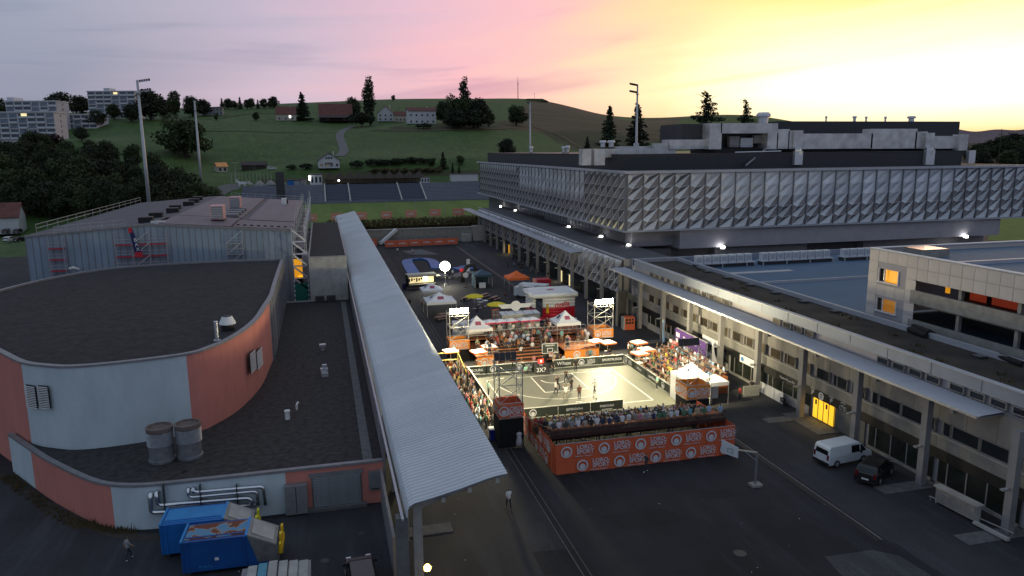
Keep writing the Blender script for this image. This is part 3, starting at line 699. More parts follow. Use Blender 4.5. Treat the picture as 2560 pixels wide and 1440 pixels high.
MB().bar((L0[0], YH - .1, L0[2] + .05), (PK[0], YH - .1, PK[2] + .05), .3, .3).build('verge_trim', M['coping'], ch); MB().bar((PK[0], YH - .1, PK[2] + .05), (R0[0], YH - .1, R0[2] + .05), .3, .3).build('verge_trim', M['coping'], ch)
def slope(x0, x1, y0, y1, m, lift=0.05, nm='roof_sheet'):
    MB().hexa([(x0, y0, zt_at(x0) - .1), (x1, y0, zt_at(x1) - .1), (x1, y1, zt_at(x1) - .1), (x0, y1, zt_at(x0) - .1), (x0, y0, zt_at(x0) + lift), (x1, y0, zt_at(x1) + lift), (x1, y1, zt_at(x1) + lift), (x0, y1, zt_at(x0) + lift)]).build(nm, M[m], ch)
slope(L0[0] - .5, PK[0], YH, YB, 'greyroof'); slope(PK[0], R0[0] + .3, YH + 14, YB, 'greyroof', .04)
for (x0, x1, y0, y1) in [(PK[0] + 1.2, PK[0] + 12.5, YH + 17, YB - 3), (PK[0] + 13.8, R0[0] + .2, YH + 14, YB - 3), (PK[0] + 12.6, R0[0] + .2, YH + 3.0, YH + 12.6), (PK[0] + 1.2, PK[0] + 12.3, YH + .3, YH + 16.4), (PK[0] + 12.6, R0[0] + .2, YH + .2, YH + 2.8)]: slope(x0, x1, y0, y1, 'brownroof', .3)
for i in range(9): x = PK[0] + 13 + i * 1.1; MB().box(x, YH + 2.6, zt_at(x) + .1, x + .5, YH + 3.1, zt_at(x) + .45).build('roof_slot', M['black'], ch)
# bundles and stacks lying along the ridge strip
for i in range(7):
    c = PY(390 + i * 42 * .55, 556 - i * 11, 137 + i * 9.5); x = PK[0] + random.uniform(-2.6, -.4); y = 138 + i * 10
    one('material_stack', MB().obox((x, y, zt_at(x) + .06), (2.2, 2.6, .9), .1), M['black'], 'dark wrapped pallet on the roof ridge, number %s from the gable' % ['one', 'two', 'three', 'four', 'five', 'six', 'seven'][i], 'pallet', 'dark pallets along the roof ridge')
for i, (px, py) in enumerate([(548, 548), (591, 518)]):
    y = 141 + i * 26; c = PY(px, py, y); z = zt_at(c[0]) + .3
    t = thing('rooftop_unit', ('nearer' if i == 0 else 'farther') + ' rooftop unit with louvred grey face and sunset-pink side on the mauve roof', 'air unit', (c[0], y, z))
    MB().box(-1.3, -1, .3, .9, 2.4, 2.7).build('casing', mat('sunset_pink_casing', (0.62, 0.36, 0.36), .6), t, world=False); g = MB().box(-1.1, -1.08, .5, .75, -1.0, 2.55).build('grille', M['coping'], t, world=False)  # pink of the low sun is put into the casing colour
    for q in range(6): MB().box(-1.05, -1.13, .6 + q * .32, .7, -1.08, .72 + q * .32).build('blade', M['steel'], g, world=False)
    for sx_ in (-1.2, .8): MB().box(sx_ - .1, -1, 0, sx_ + .1, 2.4, .3).build('foot', M['steel_d'], t, world=False)
for i in range(4): y = 150 + i * 5.5; x = PK[0] + 10.2; one('duct_cover', MB().obox((x, y, zt_at(x) + .31), (3.2, 2.2, .5), 0), M['coping'], 'low grey duct cover between the two rooftop units, %s in its row' % ['first', 'second', 'third', 'fourth'][i], 'duct cover', 'duct covers on the mauve roof')
c = PY(713, 512, 190); t = thing('roof_ventilator', 'small white cube vent on the mauve roof', 'vent', (c[0], 190, zt_at(c[0]) + .3)); MB().box(-.8, -.8, 0, .4, .8, 1.5).build('casing', M['paint'], t, world=False); MB().box(.4, -.6, .2, .7, .6, 1.3).build('opening', M['black'], t, world=False)
# railings on the roof edge
def railing(name, label, p0, p1, h=1.1, n=8, m='steel', group=None, parent=None):
    t = thing(name, label, 'railing', p0, group=group); p0 = Vector(p0); d = Vector(p1) - p0
    for f in (0.5, 1.0): MB().bar((0, 0, h * f), d + Vector((0, 0, h * f)), .08, .08).build('rail', M[m], t, world=False)
    for i in range(n + 1): q = d * i / n; MB().bar(q, q + Vector((0, 0, h)), .06, .06).build('post', M[m], t, world=False)
    return t
railing('guard_rail', 'scaffold guard rail along the left eave of the mauve roofed hall', (L0[0] - .3, YH + 6, L0[2] + .1), (L0[0] - .3, YB, L0[2] + .1), 1.3, 14)
railing('guard_rail', 'guard rail at the far end of the mauve roof', (PK[0] + 4, YB - 1, zt_at(PK[0] + 4)), (R0[0], YB - 1, R0[2]), 1.2, 9)
railing('guard_rail', 'guard rail over the left half of the cladding gable', (PK[0] - 14, YH - .25, zt_at(PK[0] - 14)), (PK[0] - 3.6, YH - .25, zt_at(PK[0] - 3.6)), 1.2, 6)
# scaffold bays on the gable
def scaffold(px0, px1, py0, py1, label, red=True, diag=False, nb=1):
    a = hy(px0, py0); b = hy(px1, py1); x0, x1 = a[0], b[0]; zt_, zb_ = a[2], max(0, b[2])
    t = thing('scaffold_bay', label, 'scaffold', (x0, YH - 1.1, zb_), group='scaffold bays on the cladding gable')
    for i in range(nb + 1):
        x = (x1 - x0) * i / nb
        for yy in (0, .8): MB().bar((x, yy, -zb_), (x, yy, zt_ - zb_ + .6), .09).build('upright', M['steel'], t, world=False)
    lv = 3
    for k in range(lv):
        z = (zt_ - zb_) * (k + .15) / lv
        MB().box(0, 0, z, x1 - x0, .8, z + .12).build('deck', M['red'] if red else M['steel'], t, world=False)
        MB().bar((0, 0, z + 1.0), (x1 - x0, 0, z + 1.0), .07).build('hand_rail', M['steel'], t, world=False); MB().bar((0, 0, z + .5), (x1 - x0, 0, z + .5), .07).build('hand_rail', M['steel'], t, world=False)
        if diag: w = (x1 - x0) / nb; MB().bar((w * (1 if nb > 1 else 0), -.05, z + .1), (w * (2 if nb > 1 else 1), -.05, z + 2.2), .1).build('ladder', M['alu'], t, world=False)
scaffold(122, 172, 598, 680, 'red decked scaffold bay at the left of the cladding gable'); scaffold(288, 425, 588, 670, 'wide red decked scaffold with ladder in the middle of the cladding gable', True, True, 3); scaffold(566, 612, 585, 665, 'grey scaffold bay near the right end of the cladding gable', False, True)
a = hy(333, 588); b = hy(346, 636); bn = thing('hanging_banner', 'narrow dark blue and red banner hanging on the scaffold', 'banner', (a[0], YH - 1.3, b[2]))
M['navy'] = mat('navy_cloth', (0.012, 0.016, 0.09), .7)
MB().hexa([(.3, -.04, 0), (1.35, -.04, 0), (1.35, .04, 0), (.3, .04, 0), (-.25, -.04, 4.3), (.25, -.04, 4.3), (.25, .04, 4.3), (-.25, .04, 4.3)]).build('cloth', M['navy'], bn, world=False)
MB().box(.25, -.06, -.3, 1.4, .06, .55).build('hem', M['red'], bn, world=False); MB().box(-.35, -.06, 3.7, .2, .06, 4.5).build('hem', M['red'], bn, world=False)
for k, ch_ in enumerate('XAB'): put_text(ch_, .8, M['bwhite'], (a[0] + .8 - k * .13, YH - 1.36, b[2] + 1.0 + k * .75), (1, 0, .1), (0, 0, 1), bn)
p = PY(378, 552, 134); one('info_board', MB().box(p[0] - .1, 133.9, p[2] - 1.3, p[0] + 2.2, 134, p[2]), M['paint'], 'white notice board on the roof edge above the cladding gable', 'board')
p = hy(190, 668); one('roof_lamp', MB().pipe([(p[0] - .6, YH - 1.5, p[2]), (p[0], YH - 1.3, p[2] + .1), (p[0] + .8, YH - 1.1, p[2] - .2)], [.15, .28, .1], 8), M['paint'], 'white street lamp head peeping over the curved roof edge', 'lamp')
an = thing('annex', 'flat roofed concrete annex between the hall and the canopy', 'building', (0, 123, 0))
MB().box(-2.75, 123, 0, 3.3, 184, 10.6).build('wall', M['conc_l'], an); MB().box(-2.6, 123.3, 10.6, 3.15, 183.7, 10.64).build('roof', M['gravel'], an)
mb = MB()
for p in ((-2.8, 122.95, -2.55, 184), (3.1, 122.95, 3.35, 184)): mb.box(p[0], p[1], 10.6, p[2], p[3], 10.72)
mb.box(-2.55, 122.95, 10.6, 3.1, 123.2, 10.72); mb.build('roof_edge', M['coping'], an)
MB().box(-6.6, 122.6, ZL - .1, 3.2, 122.85, ZL + .12).build('base_kerb', M['conc_l'], an)
for i in range(2): x = -1.3 + i * 1.8; one('roof_unit', MB().obox((x, 122.0, ZL - .15), (1.4, .8, 1.0), 0), M['steel_d'], ('left' if i == 0 else 'right') + ' dark low unit at the foot of the concrete annex wall', 'air unit')
# stair scaffold in the gap, with green netting and the lit doorway behind
st = thing('stair_tower', 'scaffold stair tower with zigzag flights and green net beside the cladding hall', 'scaffold', (-4.2, 124.5, 0))
for x in (-5.2, -3.0):
    for yy in (124.2, 125.6): MB().bar((x, yy, 3.3), (x, yy, 15.5), .09).build('upright', M['steel'], st)
for k in range(5): z = 5.0 + k * 2.0; MB().bar((-5.1, 124.1, z + 2.0), (-3.1, 124.1, z + .3), .16, .25).build('stair_flight', M['alu'], st); MB().box(-5.2, 124.2, z, -3.0, 125.5, z + .07).build('landing', M['steel'], st)
M['net'] = mat('green_net', (0.015, 0.14, 0.10), .8)
MB().box(-5.2, 124.02, 3.35, -3.0, 124.08, 6.3).build('net', M['net'], st)
for x in (-5.2, -3.0):
    for q in range(5): MB().box(x - .08, 123.95, 3.3 + q * .8, x + .08, 124.05, 3.7 + q * .8).build('warning_stripe', M['bwhite'], st)
MB().box(-5.35, 127.4, 6.6, -3.9, 127.6, 9.8).build('lit_doorway', M['litO'], st); MB().box(-4.6, 127.2, 6.6, -3.9, 127.4, 7.0).build('lit_sill', M['litY'], st); MB().box(-3.85, 127.0, 4, -2.8, 127.6, 11).build('side_panel', M['wallgrey'], st)
# tall scaffold along the annex flank
sc = thing('flank_scaffold', 'tangle of tall scaffold tubes along the side of the mauve roofed hall', 'scaffold', (-4, 150, 0))
for i in range(10):
    y = 128 + i * 9
    for x in (-5.0, -3.3): MB().bar((x, y, 8), (x + random.uniform(-.1, .1), y, 16.5 + random.uniform(-1, 1.5)), .09).build('upright', M['steel'], sc)
    MB().bar((-5, y, 13.5), (-3.3, y, 13.5), .08).build('transom', M['steel'], sc); MB().box(-5.0, y, 11.5, -3.4, y + 8.8, 11.6).build('deck', M['steel_d'], sc); MB().bar((-3.3, y, 14.6), (-3.3, y + 9, 14.6), .07).build('hand_rail', M['steel'], sc); MB().bar((-3.3, y, 13.0), (-3.3, y + 9, 15.0), .07).build('brace', M['steel'], sc)
# ================================================================== RIGHT HALL (shops and offices)
XW = 48.0; YA, YZ = 22.0, 109.6
rh = thing('office_hall', 'long two storey concrete office hall with shop fronts and gravel roof', 'building', (49, 60, 0))
MB().box(XW + .25, YA, 0, 55.6, YZ, 9.4).build('core_wall', M['wallgrey'], rh)
MB().box(XW + .3, YA, 9.4, 55.5, YZ - .3, 9.45).build('gravel_roof', M['moss'], rh)
M['parapet'] = mat('parapet_sheet', (0.25, 0.28, 0.34), .55, .2, .08, .6)
mb_ = MB().box(XW - .05, YA, 8.95, XW + .2, YZ, 10.0)
pp = mb_.build('parapet', M['parapet'], rh)
for i in range(18): MB().box(XW - .075, YA + 2 + i * 4.9, 9.0, XW - .05, YA + 2.05 + i * 4.9, 9.95).build('panel_joint', M['coping'], pp)
MB().box(XW - .15, YA, 10.0, XW + .4, YZ, 10.08).build('parapet_coping', M['zinc2'], rh)
MB().box(XW - .05, YZ - .3, 0, 57, YZ, 10.0).build('end_wall', M['wallgrey'], rh)
MB().box(55.5, YA, 9.4, 55.85, YZ, 9.95).build('rear_upstand', M['zinc2'], rh)
# panelled bands
def bands(z0, z1, m, nm, x=XW, bay=2.7, gap=.03):
    me = MB().box(-.1, 0, 0, .12, bay - gap, z1 - z0 - .02).mesh(nm, m); y = 39.1 - 8.1 * 2; k = 0
    while y < YZ - 1: link(nm, me, (x - rh.location.x, y - rh.location.y, z0), rh); y += bay
M['band'] = mat('concrete_panel', (0.235, 0.225, 0.22), .8, 0, .1, 1.0, rnd=.06)
M['band2'] = mat('spandrel_concrete', (0.21, 0.205, 0.195), .85, 0, .2, .8)
bands(5.55, 8.2, M['band'], 'wall_panel'); bands(3.15, 4.25, M['band2'], 'spandrel_panel', bay=8.1)
MB().box(XW - .02, YA, 2.2, XW + .1, YZ, 3.13).build('shop_fascia', M['black'], rh)
MB().box(XW - .22, YA, 4.2, XW + .1, YZ, 4.3).build('window_ledge', M['conc_l'], rh)
# offices: three windows a bay, upper clerestory above the canopy
def win(y0, y1, z0, z1, mull, lit=None, parent=rh, x=XW, gl=None):
    f = .07; mb = MB(); mb.box(x - .06, y0, z0, x + .2, y0 + f, z1); mb.box(x - .06, y1 - f, z0, x + .2, y1, z1); mb.box(x - .06, y0 + f, z0, x + .2, y1 - f, z0 + f); mb.box(x - .06, y0 + f, z1 - f, x + .2, y1 - f, z1)
    for m_ in mull: mb.box(x - .055, m_ - .05, z0 + f, x + .2, m_ + .05, z1 - f)
    w = mb.build('window', M['band'], parent)
    MB().box(x + .02, y0 + f, z0 + f, x + .12, y1 - f, z1 - f).build('pane', lit or gl or M['glass_b'], w)
M['dimroom'] = glass('dim_office_glass', (0.10, 0.085, 0.055), .2)  # dim room light is put into the paler pane colour
for b in range(-1, 9):
    y = 39.1 + 8.1 * b + .35
    if y + 7.4 > YZ: break
    if b < 2: spec = [(0, 1.0, []), (1.2, 3.7, []), (3.8, 6.4, []), (6.5, 7.3, [])]
    else: spec = [(0.1, 1.9, [1.35]), (2.6, 4.6, [4.05]), (5.2, 7.2, [])]
    for k, (a, c, mu) in enumerate(spec): win(y + a, y + c, 4.32, 5.5, [y + q for q in mu], gl=M['glass'] if b < 3 else (M['dimroom'] if (b * 3 + k) % 3 == 0 else M['glass_b']))
    if b not in (2, 4):
        for k in range(4): win(y + k * 1.9, y + k * 1.9 + 1.4, 8.28, 8.9, [], gl=M['glass'] if b < 3 else (M['dimroom'] if (b + k) % 3 == 0 else None))
# shop fronts between the columns
M['shopglass'] = glass('shop_glass', (0.022, 0.026, 0.022), .07)
for b in range(-1, 9):
    y0 = 39.1 + 8.1 * b + .3; y1 = y0 + 7.5
    if y1 > YZ: break
    if b == 2: continue
    g = MB().box(XW + .06, y0, .25, XW + .14, y1, 2.2).build('shop_glazing', M['shopglass'], rh)
    for q in range(4): yy = y0 + 7.5 * (q + .5) / 4; MB().box(XW, yy - .05, .25, XW + .06, yy + .05, 2.2).build('mullion', M['band'], g)
    if b >= 5 or b == 3: MB().box(XW - .06, y0, 0, XW + .06, y1, .95).build('stall_riser', M['conc_l'], rh)
    else: MB().box(XW - .12, y0, 0, XW + .1, y1, .25).build('plinth', M['conc'], rh)
# car park lobby with its lit doors
y0 = 39.1 + 16.2 + .3
mb = MB().box(XW + .1, y0, 0, XW + .2, y0 + 7.5, 2.2); lb = mb.build('lobby_wall', M['conc_d'], rh)
a = PX(2033, 1000, XW)[1]; c_ = PX(2088, 1000, XW)[1]; ya, yb = min(a, c_), max(a, c_)
for q in range(4):
    q0 = ya + (yb - ya) * q / 4; d_ = MB().box(XW + .02, q0 + .03, .12, XW + .09, q0 + (yb - ya) / 4 - .03, 2.15).build('lit_door', M['litY'], rh)
    MB().box(XW - .02, q0 - .03, .1, XW + .02, q0 + .03, 2.2).build('door_frame', M['steel_d'], d_)
    if q in (1, 3): MB().box(XW - .005, q0 + .25, 1.55, XW + .02, q0 + .5, 2.05).build('notice', M['timber'], d_)
struct('entrance_pad', MB().box(45.5, ya - 1.2, 0, XW - .1, yb + 1.6, .06), M['slab'])
light('lobby_glow', 'AREA', (XW - .35, (ya + yb) / 2, 1.3), 14, (1, .62, .12), aim=(XW - 6, (ya + yb) / 2, .2), parent=rh, shape='RECTANGLE', size=2.4, size_y=1.6)
for s_, y, sz in (('P', yb + .15, .75), ('P', ya + .55, .75)): put_text(s_, sz, M['bwhite'], (XW - .03, y, 2.62), (0, -1, 0), (0, 0, 1), rh); 
ym = (ya + yb) / 2 + .45
mb = MB(); mb.add([(XW - .03, ym + .42 * math.cos(t), 2.62 + .42 * math.sin(t)) for t in np.linspace(0, 2 * PI, 25)[:-1]], [tuple(range(24))]); mb.build('sign_disc', M['bwhite'], rh); put_text('7', .6, M['black'], (XW - .045, ym, 2.62), (0, -1, 0), (0, 0, 1), rh)
yb_ = ya - 1.2
bk = MB()
for cy in (-.28, .28): bk.pipe([(XW - .035, yb_ + cy + .2 * math.cos(t), 2.5 + .2 * math.sin(t)) for t in np.linspace(0, 2 * PI, 15)], .025, 4)
bk.bar((XW - .035, yb_ - .28, 2.5), (XW - .035, yb_, 2.75), .04); bk.bar((XW - .035, yb_ + .28, 2.5), (XW - .035, yb_ + .1, 2.8), .04); bk.bar((XW - .035, yb_, 2.75), (XW - .035, yb_ + .1, 2.8), .04); bk.bar((XW - .035, yb_ - .35, 2.95), (XW - .035, yb_, 3.05), .04); bk.bar((XW - .035, yb_ + .35, 2.95), (XW - .035, yb_, 3.05), .04)
bk.build('bicycle_sign', M['bwhite'], rh)
for y in (yb + .15, ya + .55): MB().bar((XW - .03, y + .35, 3.0), (XW - .03, y, 3.09), .05).bar((XW - .03, y, 3.09), (XW - .03, y - .35, 3.0), .05).build('roof_sign', M['bwhite'], rh)
put_text('Passion Fitness Play', .34, M['bwhite'], (XW - .03, 67.6, 2.6), (0, -1, 0), (0, 0, 1), rh)
# white shop banners
for y, l, z, lg in ((74.6, 4.2, 2.25, 1), (83.6, 4.6, 2.5, 0)):
    o = one('shop_banner', MB().box(XW - .3, y - l / 2, z - .05, XW - .22, y + l / 2, z + .85), M['fabric'], 'white fascia banner with blue emblem over the glass shop doors' if lg else 'long pale banner half hidden behind the purple backdrop', 'banner')
    if lg: mb = MB().lathe([(.28, 0), (.28, .01)], 14); e = mb.build('emblem', mat('blue_print', (.03, .2, .5), .6), o, world=False); e.rotation_euler = (0, PI / 2, 0); e.location = (-.1, 1.5, .45); put_text('Hotel', .4, mat('grey_print', (.3, .35, .4), .6), (XW - .31, y - .5, z + .4), (0, -1, 0), (0, 0, 1), o)
# columns in front, each free standing
M['colconc'] = mat('column_concrete', (0.235, 0.23, 0.235), .8, 0, .14, .8, .1, 20)
def make_col(y, lab):
    t = thing('column', lab, 'column', (46.75, y, 0), group='concrete columns along the right side of the yard')
    MB().box(-.27, -.3, 0, .27, .3, 7.75).build('shaft', M['colconc'], t, world=False)
    MB().box(-.5, -.1, 3.35, -.3, .12, 3.47).build('lamp_arm', M['steel'], t, world=False); MB().box(-.95, -.14, 3.3, -.5, .16, 3.42).build('lamp_head', M['alu'], t, world=False)
    return t
W_ORD = ['first', 'second', 'third', 'fourth', 'fifth', 'sixth', 'seventh', 'eighth', 'ninth', 'tenth', 'eleventh', 'twelfth', 'thirteenth', 'fourteenth', 'fifteenth', 'sixteenth', 'seventeenth', 'eighteenth', 'nineteenth', 'twentieth', 'twenty-first', 'twenty-second', 'twenty-third', 'twenty-fourth', 'twenty-fifth', 'twenty-sixth', 'twenty-seventh', 'twenty-eighth', 'twenty-ninth', 'thirtieth']
c0 = make_col(COLY[0], 'square concrete column at the right picture edge, nearest of the row')
for i, y in enumerate(COLY[1:], 1): dup(c0, (46.75, y, 0), 0, 'square concrete column carrying the right canopy, %s from the camera' % W_ORD[i])
# ribbed canopies over the columns
def rib_canopy(name, label, y0, y1, m):
    t = thing(name, label, 'canopy', (46, y0, 0)); y = y0; k = 0; pr = [(45.45, 8.02), (45.9, 8.1), (47.0, 8.14), (47.9, 8.2)]
    while y < y1 - .01:
        ye = min(y + 8.1, y1); mb = MB(); n = max(2, int((ye - y) / .2))
        for q in range(n + 1):
            yy = y + (ye - y) * q / n; o = .035 * (q % 2) + .012 * (k % 2)
            for x, z in pr: mb.v.append((x, yy, z + o))
        for q in range(n):
            for j in range(3): a = q * 4 + j; mb.f.append((a, a + 1, a + 5, a + 4)); mb.m.append(0)
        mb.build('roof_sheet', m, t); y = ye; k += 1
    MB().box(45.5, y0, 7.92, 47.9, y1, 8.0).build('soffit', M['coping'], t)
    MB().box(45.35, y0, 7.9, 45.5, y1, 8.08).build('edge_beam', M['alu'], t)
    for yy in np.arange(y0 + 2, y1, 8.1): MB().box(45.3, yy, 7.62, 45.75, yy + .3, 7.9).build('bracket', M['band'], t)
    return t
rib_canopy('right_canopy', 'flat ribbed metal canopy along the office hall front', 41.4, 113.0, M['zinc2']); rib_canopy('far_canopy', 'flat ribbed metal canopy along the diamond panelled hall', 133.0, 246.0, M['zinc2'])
# roof furniture
for i, y in enumerate([97.35, 91.8, 85.9, 80.2, 74.5, 68.9, 50]):
    t = thing('roof_hatch', 'small square skylight on the mossy roof, %s from the far end' % W_ORD[i], 'skylight', (54.4, y, 9.45), group='row of skylights on the mossy roof')
    MB().box(-.45, -.45, 0, .45, .45, .2).build('kerb', M['steel_d'], t, world=False); MB().lathe([(.56, .2), (.56, .23), (.3, .3), (.02, .31)], 4).build('dome', M['conc_d'], t, world=False).rotation_euler = (0, 0, PI / 4)
for i, (px, py, w, r) in enumerate([(2310, 836, 2.6, .28), (2545, 905, 2.0, .26)]):
    c = G(px, py, 9.5); o = thing('roofing_rolls', ('bundle of black roofing felt rolls by the tiled block', 'black roll lying at the right edge of the mossy roof')[i], 'rolls', (c[0], c[1], 9.45))
    for q in range(3 if i == 0 else 1): MB().tube((-.9 + q * .5, -1.2 + q * .1, r + (.25 if q == 1 else 0)), (-.5 + q * .5, 1.4, r + (.25 if q == 1 else 0)), r, None, 10).build('roll', M['rubber'], o, world=False)
for i in range(26):   # moss cushions and weeds
    c = (random.uniform(49, 55), random.uniform(40, 105), 9.46); mb = MB()
    for q in range(14):
        a = random.uniform(0, 2 * PI); r = random.uniform(0, .7); h = random.uniform(.1, .45); x, y = c[0] + r * math.cos(a), c[1] + r * math.sin(a); mb.tri((x - .07, y, 9.45), (x + .07, y, 9.45), (x + random.uniform(-.1, .1), y + random.uniform(-.1, .1), 9.45 + h))
    if i == 0: weeds = mb
    else: weeds.add(mb.v, mb.f)
tag(weeds.build('roof_weeds', M['leaf_b']), 'sparse weeds growing on the mossy gravel roof', 'weeds', kind='stuff')
# lower blue roof behind with its air units
br = thing('blue_roof_hall', 'wide low hall with blue-grey membrane roof behind the offices', 'building', (80, 90, 0))
MB().box(55.9, YA, 0, 140, YZ, 9.2).build('deck', M['blueroof'], br); MB().box(55.9, 87.6, 9.2, 140, 87.9, 9.55).build('roof_upstand', M['zinc2'], br); MB().box(48, YZ, 0, 160, YZ + .5, 10.0).build('rear_parapet', M['parapet'], br)
MB().box(56.0, 95.8, 9.2, 68, 97.2, 9.3).build('light_strip', M['zinc2'], br)
acu = None; nac = 0
M['acw'] = mat('pale_casing', (0.6, 0.64, 0.68), .5, .1, .05, 2)
for row, (x0, n, yy) in enumerate([(55.6, 7, 103.2), (67.0, 9, 103.2), (82.0, 5, 103.2)]):
    rk = thing('unit_rack', 'low steel rack carrying the %s group of pale air units' % ['left', 'middle', 'right'][row], 'rack', (x0, yy, 9.2)); MB().box(-.3, -.9, .55, n * 1.42 + .2, .9, .66).build('deck', M['zinc2'], rk, world=False); MB().box(-.2, -.5, 0, n * 1.42, .5, .55).build('frame', M['steel_d'], rk, world=False)
    for q in range(0, n + 1, 3): MB().box(q * 1.42 - .1, -.88, 0, q * 1.42 + .05, -.75, .55).build('leg', M['zinc2'], rk, world=False)
    for q in range(n):
        lab = 'pale cube air unit, %s from the left in the %s rack' % (W_ORD[q], ['left', 'middle', 'right'][row])
        if acu is None:
            acu = thing('air_unit', lab, 'air unit', (x0 + q * 1.42 + .5, yy, 9.86), group='pale air units on the blue roof'); MB().box(-.55, -.4, 0, .55, .4, 1.15).build('casing', M['acw'], acu, world=False); MB().box(-.57, -.42, 1.15, .57, .42, 1.22).build('lid', M['paint'], acu, world=False); MB().box(-.42, -.43, .2, .42, -.4, 1.0).build('grille', M['zinc2'], acu, world=False)
        else: dup(acu, (x0 + q * 1.42 + .5, yy, 9.86), 0, lab)
# tiled block on the right, open galleries
tb = thing('tiled_block', 'square tiled office block with lit windows and open galleries at the right', 'building', (70, 60, 9.4)); XB = 57.2; YB0, YB1 = 30.0, 67.6; ZB, ZT = 9.4, 16.7
# wall in pieces around the openings (y from near to far)
def wbox(y0, y1, z0, z1, m='wallgrey', nm='wall'): return MB().box(XB + .1, y0, z0, XB + .5, y1, z1).build(nm, M[m], tb)
wz = [(10.25, 11.6), (13.4, 14.75)]; wy = (63.15, 66.0)
wbox(66.0, YB1, ZB, ZT); wbox(61.45, 63.15, ZB, ZT); wbox(63.15, 66.0, ZB, 10.25); wbox(63.15, 66.0, 11.6, 13.4); wbox(63.15, 66.0, 14.75, ZT); wbox(YB0, 61.45, 14.55, ZT)
for (z0, z1), m_ in zip(wz, ('litO', 'litY')):
    w = MB().box(XB - .03, wy[0], z0, XB + .1, wy[0] + .08, z1).box(XB - .03, wy[1] - .08, z0, XB + .1, wy[1], z1).box(XB - .02, wy[0] + 1.9, z0, XB + .1, wy[0] + 2.0, z1).box(XB - .12, wy[0] - .1, z0 - .1, XB + .1, wy[1] + .1, z0).build('window', M['paint'], tb)
    MB().box(XB + .25, wy[0], z0, XB + .3, wy[1] - .7, z1).build('pane', M['litO'] if m_ == 'litY' else mat('amber_dim', (0.5, .2, .03), .4, emit=(1, .38, .03), es=.16), w); MB().box(XB + .25, wy[1] - .7, z0, XB + .3, wy[1], z1).build('pane', M['glass_b'], w)
# square facade tiles
tl = MB().box(-.04, .02, .02, .0, 1.33, 1.18).mesh('tile', M['tile'])
for r in range(6):
    for c in range(27):
        y = YB1 - 1.35 * (c + 1); z = ZT - 1.2 * (r + 1) - .05; yc, zc = y + .67, z + .6
        if y < YB0 or z < ZB - .3: continue
        if yc < 61.45 and zc < 14.5: continue
        if wy[0] - .3 < yc < wy[1] + .3 and any(a - .35 < zc < b_ + .35 for a, b_ in wz): continue
        link('tile', tl, (XB + .1 - 70, y - 60, z - 9.4), tb)
MB().box(XB + .1, YB1 - .3, ZB, 105, YB1, ZT).build('end_wall', M['tile'], tb)
MB().box(XB, YB0, ZT, XB + .5, YB1, ZT + .1).build('coping', M['bwhite'], tb); MB().box(XB + .5, YB1 - .5, ZT, 105, YB1, ZT + .1).build('coping', M['bwhite'], tb)
MB().box(XB + .5, YB0, ZT - .6, 105, YB1 - .5, ZT - .5).build('roof', M['blueroof'], tb)
MB().box(XB + .5, 57.5, ZT - .5, 105, 57.9, ZT - .15).build('roof_step', M['zinc2'], tb)
MB().box(XB + 2.2, 62.6, ZT - .5, XB + 5.6, 65.6, ZT + .25).build('skylight_kerb', M['conc'], tb); MB().box(XB + 2.3, 62.7, ZT + .25, XB + 5.5, 65.5, ZT + .33).build('skylight', M['glass'], tb)
for z0, z1 in ((13.2 - .9, 13.2 + .05), (10.25 - .95, 10.25)): MB().box(XB + .0, YB0, z0 - .35, XB + .3, 61.4, z1).build('gallery_front', M['conc'], tb)
MB().box(XB + .3, YB0, 11.75, 66, 61.4, 12.0).build('gallery_floor', M['conc_d'], tb); MB().box(XB + 6.5, YB0, ZB, 66, 61.4, 14.6).build('gallery_back', mat('painted_shade_wall', (.05, .05, .05), .8), tb)  # gallery shade is put into the back wall's dark colour
for i, y in enumerate((55.6, 49.4, 43.0)): MB().box(XB + .4, y, 9.4, XB + .75, y + .35, 14.6).build('gallery_post', M['conc'], tb)
# glass in the upper gallery; sunset glow put in as red colour and emission
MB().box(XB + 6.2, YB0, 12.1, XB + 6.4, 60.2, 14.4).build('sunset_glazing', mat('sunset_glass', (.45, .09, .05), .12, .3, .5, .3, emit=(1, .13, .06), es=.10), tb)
for i in range(6): y = 57.6 - i * 3.4; MB().box(XB + 6.1, y, 12.0, XB + 6.2, y + .5, 14.5).build('mullion', M['timber'], tb)
MB().box(XB + 3, 59.6, 13.0, XB + 3.1, 60.1, 14.2).build('orange_door', M['litO'], tb)

# ================================================================== DIAMOND PANELLED LOW HALL (right middle)
mh = thing('diamond_hall', 'low hall with diamond shaped metal facade panels behind tall columns', 'building', (50, 170, 0)); XM = 47.7; YM0, YM1 = 113.5, 232.0; ZM = 9.45
MB().box(XM + .35, YM0, 0, 57, YM1, ZM - .2).build('wall', M['conc_d'], mh); MB().box(XM + .4, YM0, ZM - .2, 57, YM1, ZM - .12).build('roof', M['greyroof'], mh); MB().box(XM + .25, YM0, ZM - .15, XM + .55, YM1, ZM + .12).build('coping', M['zinc2'], mh); MB().box(XM + .3, YM0 - .2, 0, 57, YM0, ZM).build('end_wall', M['band'], mh)
MB().box(XM + .2, YM0, 0, XM + .4, YM1, 3.4).build('ground_floor', M['shopglass'], mh); MB().box(XM + .1, YM0, 2.5, XM + .25, YM1, 3.35).build('fascia', M['black'], mh)
